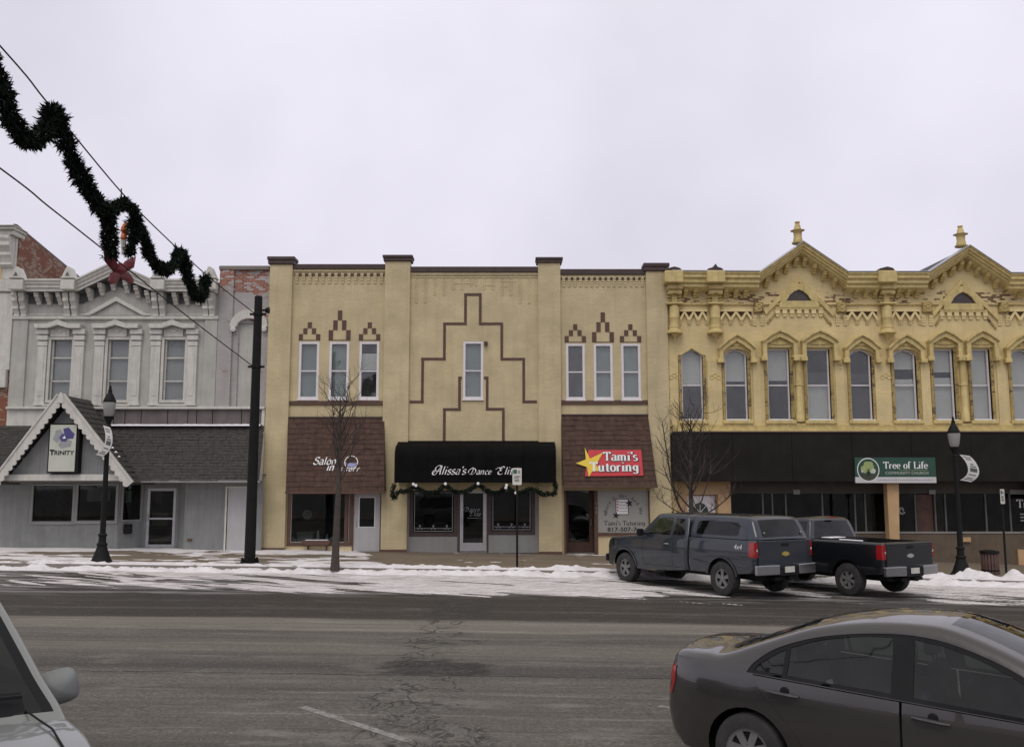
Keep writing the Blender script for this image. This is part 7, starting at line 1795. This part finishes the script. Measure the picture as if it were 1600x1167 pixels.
pickup((8.02, 24.75, g(8.0)), R(121), .965, 'black open-bed pickup, rightmost of the two, with snow on its bed rail', carpaint('blue black truck paint', (.009, .011, .014), .3, .05, .3), False, .62)
# ------------------------------------------------------------------ street furniture
globe = mk('frosted lamp glass', (.36, .36, .34), .3, .06, 5, 0)
globe.node_tree.nodes['Principled BSDF'].inputs['Transmission Weight'].default_value = .3
def zat(py, Y): return PZ(py, Y)
def lamp(px, py, topy, label):
    x, y = G(px, py, KERB); z0 = g(x)+KERB; zt_ = zat(topy, y); H = zt_-z0
    r = empty('street_lamp', (x, y, z0), label, 'street lamp', 'black acorn street lamps along the pavement')
    hs = H-1.02
    MB().lathe((x, y, z0), [(.30,0),(.30,.05),(.26,.09),(.22,.20),(.15,.40),(.13,.48),(.15,.50),(.15,.54),(.105,.58),(.10,.74),(.125,.76),(.125,.80),(.085,.84)], 16).build('base', M['black_met'], r, smooth=30)
    MB().lathe((x, y, z0), [(.08,.842),(.062,hs-.25),(.062,hs-.2),(.085,hs-.18),(.062,hs-.14),(.075,hs-.06),(.13,hs+.02),(.15,hs+.09)], 14).build('shaft', M['black_met'], r, smooth=30)
    MB().lathe((x, y, z0+hs), [(.11,.092),(.145,.20),(.165,.33),(.175,.45),(.17,.50)], 16).build('globe', globe, r, smooth=True)
    MB().lathe((x, y, z0+hs), [(.18,.502),(.185,.53),(.155,.60),(.10,.72),(.06,.78),(.055,.84),(.07,.86),(.03,.88),(.04,.93),(.010,1.02)], 16).build('lamp_roof', M['black_met'], r, smooth=35)
    return x, y, z0
def banner(lx, ly, topy, boty, side, bow, label, w=.30, drift=0., gap=.09):
    zt_, zb_ = zat(topy, ly), zat(boty, ly)
    r = empty('banner', (lx, ly, zb_), label, 'banner'); d = Vector((.95*side, -.25, 0)).normalized()
    N = 14; rows = []
    for i in range(N+1):
        t = i/N; off = bow*(math.sin(math.pi*t)**.9) - .06*t*0
        z = zt_ + (zb_-zt_)*t
        a = Vector((lx+gap*side+off-drift*t, ly-.12*math.sin(math.pi*t), z + .05*math.cos(t*5))); b = a + d*w + Vector((0, 0, -.06))
        rows.append((a, b))
    mb = MB(); vs = []
    nrm = Vector((-d.y, d.x, 0))*.004
    for a, b in rows: vs += [a+nrm, b+nrm, a-nrm, b-nrm]
    fs = []
    for i in range(N):
        o = 4*i; fs += [(o, o+1, o+5, o+4), (o+3, o+2, o+6, o+7), (o, o+4, o+6, o+2), (o+1, o+3, o+7, o+5)]
    mb.add(vs, fs); mb.build('cloth', mk('white banner cloth', (.55, .55, .53), .7, .1, 5, .1), r, smooth=True)
    rnd = random.Random(int(topy)); mk_ = MB()
    for i0, i1, u0, u1 in ((1,2,.12,.85),(2,3,.2,.7),(4,5,.35,.65),(5,6,.25,.8),(6,8,.2,.85),(9,10,.15,.8),(11,12,.2,.75),(12,13,.1,.9)):
        for s_ in (1, -1):
            off = Vector((d.y, -d.x, 0))*.006*s_
            f = lambda i, u: rows[i][0].lerp(rows[i][1], u)
            p, q, e_, h = f(i0, u0), f(i0, u1), f(i1, u1), f(i1, u0); k = .25 if i1-i0 == 1 else .05
            mk_.add([p.lerp(h, k)+off, q.lerp(e_, k)+off, q.lerp(e_, 1-k)+off, p.lerp(h, 1-k)+off], [(0,1,2,3)])
    o = mk_.build('print', mk('banner ink', (.08, .085, .08), .7, .3, 14, 0), r, recalc=False); o['kind'] = 'stuff'
    for z, (a, b) in ((rows[0][0].z, rows[0]), (rows[-1][0].z, rows[-1])):
        MB().tube([(lx+.04*side, ly, z), tuple(b)], .014, 6).build('banner_arm', M['black_met'], r)
L1 = lamp(158, 879, 601, 'black street lamp in front of the white building entrance')
L2 = lamp(1503, 898, 650, 'black street lamp in the snow heap beside the litter bin')
banner(L1[0], L1[1]-.14, 667, 711, 1, .22, 'curled white banner on the lamp before the white building', .24, .16, -.10)
banner(L2[0], L2[1], 711, 751, 1, .22, 'bent white banner with dark print on the right street lamp')
# tall black pole
bx_, by_ = G(390, 881, KERB); bz_ = g(bx_)+KERB; bt = zat(464, by_)
po = empty('utility_pole', (bx_, by_, bz_), 'tall plain black steel pole bolted to a round concrete pad', 'pole')
MB().lathe((bx_, by_, bz_), [(.16, .10), (.115, bt-bz_), (.10, bt-bz_+.02)], 18).build('shaft', M['black_met'], po, smooth=30)
MB().lathe((bx_, by_, bz_), [(.56, -.02), (.56, .022), (.54, .03), (.0, .032)], 24).build('concrete_pad', M['concrete'], po)
MB().lathe((bx_, by_, bz_), [(.27, .034), (.27, .075), (.18, .08), (.17, .16)], 12).build('flange', M['black_met'], po, smooth=30)
bm_ = MB().lathe((0, 0, 0), [(.04, 0), (.04, .07), (.02, .08), (.02, .12)], 6).mesh('bolt', M['black_met'])
for k in range(8): place('bolt', bm_, po, (bx_+.22*math.cos(k*.785), by_+.22*math.sin(k*.785), bz_+.074))
for py_ in (491, 573):
    z = zat(py_, by_); MB().lathe((bx_, by_, z), [(.135, -.05), (.145, -.04), (.145, .04), (.135, .05)], 16).box(bx_-.24, bx_+.24, by_-.03, by_+.03, z-.03, z+.03).build('collar', M['black_met'], po)
z = zat(485, by_); MB().tube([(bx_+.1, by_, z), (bx_+.26, by_-.02, z)], .03, 6).lathe((bx_+.27, by_, z), [(.04,-.06),(.07,-.05),(.1,.05),(.1,.06)], 10, 'x').build('camera_bracket', M['black_met'], po)
# cables across the street in the plane of the pole, and the hanging garland
def Q(px, py, X=None):
    X = bx_ if X is None else X
    u = (px-800)/FPX; v = (583.5-py)/FPX; t = X/u
    return Vector((X, t*(math.cos(TH)-v*math.sin(TH)), CAMH+t*(math.sin(TH)+v*math.cos(TH))))
def cable(pts, label, near):
    path = [Vector((bx_-.02, by_-.12, Q(*pts[0]).z))] + [Q(*p) for p in pts[1:]] + near
    P2 = []
    for i in range(len(path)-1):
        for k in range(6):
            t = k/6; p0, p1, p2, p3 = path[max(0,i-1)], path[i], path[i+1], path[min(len(path)-1, i+2)]
            P2.append(.5*((2*p1)+(-p0+p2)*t+(2*p0-5*p1+4*p2-p3)*t*t+(-p0+3*p1-3*p2+p3)*t**3))
    P2.append(path[-1])
    item('cable', MB().tube(P2, .013, 6), M['black_met'], label, 'cable', 'cables strung from the black pole')
e1, e2 = Q(0, 72), Q(0, 262)
cable([(396, 488), (330, 436), (262, 374), (190, 301), (75, 162), (0, 72)], 'upper steel cable carrying the evergreen garland', [Vector((bx_, e1.y-6, e1.z+.75)), Vector((bx_, 1.0, e1.z+1.7))])
cable([(392, 571), (300, 500), (155, 385), (75, 322), (0, 263)], 'lower steel cable passing behind the red bow', [Vector((bx_, e2.y-6, e2.z+.3)), Vector((bx_, 1.0, e2.z+.9))])
pine = mk('dark artificial pine', (.011, .018, .012), .85, .5, 8, 0, spec=.15)
def tinsel(mb, path, rad, dens_, rnd, size=.14, core=True):
    for i in range(len(path)-1):
        a, b = path[i], path[i+1]; L = (b-a).length; t = (b-a).normalized(); n = max(1, int(L*dens_))
        r0 = rad[i]; r1 = rad[i+1]
        for k in range(n):
            f = rnd.random(); c = a.lerp(b, f); rr = (r0+(r1-r0)*f)
            d = Vector((rnd.gauss(0,1), rnd.gauss(0,1), rnd.gauss(0,1))); d -= t*d.dot(t)*.6; d.normalize()
            p = c + d*rr*rnd.uniform(.05, .72); tip = p + d*rr*rnd.uniform(.3, .62) + t*rnd.uniform(-.09, .09)
            s = d.cross(Vector((rnd.gauss(0,1), rnd.gauss(0,1), rnd.gauss(0,1)))).normalized()*size*rnd.uniform(.12, .3)
            mb.add([p+s, p-s, tip], [(0, 1, 2)])
def smoothpath(pts, k=5):
    P2 = []
    for i in range(len(pts)-1):
        p0, p1, p2, p3 = pts[max(0,i-1)], pts[i], pts[i+1], pts[min(len(pts)-1, i+2)]
        for j in range(k):
            t = j/k; P2.append(.5*((2*p1)+(-p0+p2)*t+(2*p0-5*p1+4*p2-p3)*t*t+(-p0+3*p1-3*p2+p3)*t**3))
    P2.append(pts[-1]); return P2
rnd = random.Random(11)
def C(a, b): return Q(a*.377, 60+b*.377)
mainp = [(-90,40),(-30,120),(10,230),(45,330),(90,405),(150,425),(190,370),(215,300),(245,350),(285,470),(335,570),(385,660),(440,730),(455,790),(455,860),(462,905)]
mp2 = [(445,740),(480,700),(520,690),(555,720),(560,790),(545,860),(535,895)]
mp3 = [(555,760),(600,830),(620,900),(650,940),(690,960),(725,935),(735,890),(750,900),(770,960),(790,1020),(815,1065),(840,1060),(850,1010),(852,985)]
ga = empty('evergreen_garland', tuple(C(455, 790)), 'thick dark evergreen garland swagged from the cable high at left', 'garland')
mb = MB()
for pl, r0, r1 in ((mainp, .215, .195), (mp2, .185, .17), (mp3, .185, .17)):
    pts = smoothpath([C(*p) for p in pl]); n = len(pts); tinsel(mb, pts, [(r0+(r1-r0)*i/n)*(.9+.55*noise.noise((i*.45, r0*9, 0))) for i in range(n)], 1500, rnd, .11)
o = mb.build('pine_boughs', pine, ga, recalc=False)
# hangers
for a, b in (((205, 300), (195, 262)), ((503, 690), (503, 622)), ((735, 880), (725, 848)), ((850, 985), (850, 962))):
    MB().tube([C(*a), C(*b)], .012, 5).build('hanger_wire', M['black_met'], ga)
# red bow and candle hung in the loop
bc = C(500, 970); X0 = bc.x-.25
bo = empty('red_bow', tuple(bc), 'big dark red bow hanging under the garland loop', 'bow')
def petal(pts, bulge, name):
    q = [Q(a*.377, 60+b*.377, X0) for a, b in pts]; c = sum(q, Vector())/len(q)
    vs = [p+Vector((.02, 0, 0)) for p in q] + [p-Vector((.02, 0, 0)) for p in q] + [c+Vector((bulge, 0, 0)), c-Vector((bulge, 0, 0))]; n = len(q)
    MB().add(vs, [(i, (i+1) % n, 2*n) for i in range(n)] + [(n+(i+1) % n, n+i, 2*n+1) for i in range(n)] + [(i, n+i, n+(i+1) % n, (i+1) % n) for i in range(n)]).build(name, M['red'], bo, smooth=60)
petal([(432,870),(438,925),(470,965),(490,960),(470,920),(445,885)], .12, 'loop')
petal([(560,905),(552,950),(520,968),(500,958),(520,925),(540,912)], .12, 'loop')
petal([(490,960),(460,975),(450,1005),(460,1020),(485,1010),(500,975)], .06, 'tail')
petal([(500,960),(495,985),(520,1005),(548,1018),(552,1000),(530,970)], .06, 'tail')
petal([(480,935),(470,965),(490,985),(515,975),(518,945),(500,930)], .14, 'knot')
cdl = empty('garland_candle', tuple(C(515, 890)), 'white candle ornament with orange bulbs inside the garland loop', 'candle')
MB().tube([Q(515*.377, 60+898*.377, X0), Q(512*.377, 60+835*.377, X0)], .055, 8).build('stick', M['offwhite'], cdl, smooth=True)
for a, b in ((513, 825), (517, 808), (514, 792), (519, 783)):
    c = Q(a*.377, 60+b*.377, X0); MB().lathe(tuple(c), [(.02,-.07),(.07,-.03),(.06,.04),(.005,.12)], 8).build('bulb', M['flame'], cdl, smooth=True)
# swagged garland under the black awning
gs = empty('awning_garland', (PX(740, 770, YA), YA-.05, PZ(772, YA)), 'dark green garland with white baubles swagged under the black awning', 'garland')
sp_ = [(616,756),(613,770),(616,779),(622,768),(632,768),(641,765),(648,760),(656,765),(668,770),(684,768),(696,758),(706,766),(722,769),(736,764),(747,757),(758,765),(772,771),(785,766),(791,760),(800,766),(812,771),(826,764),(838,766),(848,773),(856,771),(866,772),(868,760),(866,754)]
pts = smoothpath([Vector((PX(a, b, YA-.04), YA-.04, PZ(b, YA-.04))) for a, b in sp_], 3)
mb = MB(); tinsel(mb, pts, [.11+.03*noise.noise((i*.5, 1, 1)) for i in range(len(pts))], 700, rnd, .09); mb.build('pine_boughs', pine, gs, recalc=False)
bm_ = MB().lathe((0, 0, 0), [(.004,-.055),(.04,-.04),(.055,0),(.04,.04),(.004,.055)], 10).mesh('bauble', M['ink_w'], smooth=True)
for a, b in ((646,756.5),(650,758.5),(696,756),(747,755.5),(790.5,762),(791.5,758),(806,770)): place('bauble', bm_, gs, (PX(a, b, YA-.16), YA-.16, PZ(b, YA-.16)))
# ------------------------------------------------------------------ parking signs
def psign(px, py, t0, t1, w, yaw, label):
    x, y = G(px, py, KERB); z0 = g(x)+KERB; za, zb_ = zat(t1, y), zat(t0, y)
    r = empty('parking_sign', (x, y, z0), label, 'sign', 'parking signs on posts along the kerb')
    MB().tube([(x, y, z0-.05), (x, y, zb_+.05)], .032, 8).build('post', M['black_met'], r)
    c, s = math.cos(yaw), math.sin(yaw); Mx = Matrix(((c, -s, 0, x), (s, c, 0, y-.045), (0, 0, 1, 0), (0, 0, 0, 1)))
    pts = [(-w/2+.02, za), (w/2-.02, za), (w/2, za+.02), (w/2, zb_-.02), (w/2-.02, zb_), (-w/2+.02, zb_), (-w/2, zb_-.02), (-w/2, za+.02)]
    pn = MB().prism(pts, -.006, .0).xf(Mx).build('panel', M['offwhite'], r)
    H = zb_-za; dk = mk('sign green ink', (.02, .10, .07), .5, .1, 5, 0)
    MB().box(-w*.42, -w*.02, -.010, -.0065, za+H*.66, za+H*.9).xf(Mx).build('green_square', dk, pn)
    for k, (u, v, ww) in enumerate(((.1,.8,.3),(.1,.72,.3),(-.28,.5,.62),(-.3,.42,.6),(-.28,.3,.58),(-.25,.22,.55))):
        mb = MB(); xx = u*w; i = 0
        while xx < (u+ww)*w-.02:
            mb.box(xx, xx+.022, -.009, -.0065, za+H*v-.014, za+H*v+.016); xx += .036; i += 1
        o = mb.xf(Mx).build('print_line', M['ink_k'], pn); o['kind'] = 'stuff'
    return r
p_ = psign(808, 888, 731, 757.5, .265, 0, 'small white parking sign on a thin post before the black awning')
psign(1573, 903, 764, 787, .26, R(38), 'thin white parking sign turned edgeways beside the litter bin at right')
# ------------------------------------------------------------------ litter bin with timber slats
wx_, wy_ = G(1548, 897, KERB); wz_ = g(wx_)+KERB
wb = empty('litter_bin', (wx_, wy_, wz_), 'round litter bin of brown slats with dark lid in the snow', 'litter bin')
slm = mk('weathered brown slat', (.11, .065, .055), .8, .25, 6, .2)
MB().lathe((wx_, wy_, wz_), [(.205, .02), (.205, .60)], 16, cap=True).build('liner', M['plastic'], wb)
me = MB().box(-.032, .032, -.012, .012, .02, .62).mesh('slat', slm)
for k in range(18):
    a = 2*math.pi*k/18; o = place('slat', me, wb, (wx_+.235*math.cos(a), wy_+.235*math.sin(a), wz_)); o.rotation_euler.z = a+math.pi/2
MB().lathe((wx_, wy_, wz_), [(.275, .622), (.28, .66), (.27, .70), (.15, .72), (.15, .70)], 18).build('lid', M['black_met'], wb, smooth=30)
MB().lathe((wx_, wy_, wz_), [(.252, .1), (.256, .11), (.256, .14), (.252, .15)], 18, cap=False).build('hoop', M['black_met'], wb)
# ------------------------------------------------------------------ bare young trees
def tree(x, y, H, seed, r0, fork, spread, nb, label, lean=0., low=None):
    rnd = random.Random(seed); z0 = g(x)+KERB
    r = empty('bare_tree', (x, y, z0), label, 'tree', 'bare young street trees')
    tp = [Vector((x + lean*t + .03*math.sin(4*t+seed), y + .02*math.sin(3*t), z0 - .05 + H*.93*t)) for t in [i/12 for i in range(13)]]
    MB().tube(tp, [r0*(1.25 if i == 0 else 1)*(1-.93*(i/12)**1.15)+.006 for i in range(13)], 10).build('trunk', M['bark'], r, smooth=True)
    cr = MB()
    def grow(p, d, L, rad, lev):
        n = 5; path = [p]; q = p.copy(); dd = d.copy()
        for i in range(n):
            dd = (dd + Vector((rnd.gauss(0,.16), rnd.gauss(0,.16), rnd.gauss(0,.1)+.13))).normalized(); q = q + dd*L/n; path.append(q.copy())
        cr.tube(path, [rad*(1-.75*i/n) for i in range(n+1)], 5 if lev < 2 else 3, False)
        if lev >= 3: return
        for k in range(rnd.randint(4, 6) if lev < 2 else rnd.randint(2, 4)):
            i = rnd.randint(1, n); b = path[i]; dirn = (path[i]-path[i-1]).normalized()
            s = Vector((rnd.gauss(0,1), rnd.gauss(0,1), rnd.gauss(0,.6)+.25)).normalized()
            grow(b, (dirn*.65+s*.75).normalized(), L*rnd.uniform(.42, .68), max(.005, rad*.5), lev+1)
    for k in range(nb):
        t = fork + (1-fork)*(k/nb)**.9*.95; i = min(11, int(t*12)); p = tp[i].lerp(tp[i+1], t*12-i); a = k*2.4+rnd.uniform(-.4, .4)
        d = Vector((math.cos(a)*spread, math.sin(a)*spread, 1.0)).normalized(); L = H*(.36-.18*t)*rnd.uniform(.85, 1.15)
        grow(p, d, L, r0*(.40-.24*t), 1)
    if low:
        for pts, rad in low: 
            path = smoothpath([Vector(p) for p in pts], 4); n = len(path); cr.tube(path, [rad*(1-.75*i/n) for i in range(n)], 6, False)
            for i in range(3, n, 1):
                for s_ in range(2): grow(path[i], (Vector((rnd.gauss(0,.7), rnd.gauss(0,.7), rnd.uniform(.2,1)))).normalized(), rnd.uniform(.25, .55), .008, 2)
    o = cr.build('crown', M['bark2'], r, smooth=True)
    return r
tx, ty = G(525, 888, KERB)
tree(tx, ty, zat(598, ty)-g(tx)-KERB, 5, .105, .50, .72, 15, 'bare young tree with a straight trunk before the salon')
t2y = 27.3; t2x = PX(1082, 800, t2y)
def tl(px, py): return (PX(px, py, t2y), t2y-.2, PZ(py, t2y))
tree(t2x, t2y, PZ(632, t2y)-g(t2x)-KERB, 9, .10, .36, .80, 18, 'bare spreading tree behind the pickup with the cap', low=[([tl(1082,815), tl(1062,795), tl(1048,755), tl(1040,705), tl(1033,660)], .04), ([tl(1082,812), tl(1050,795), tl(1025,778)], .022), ([tl(1084,812), tl(1110,797), tl(1130,782), tl(1142,770)], .03)])
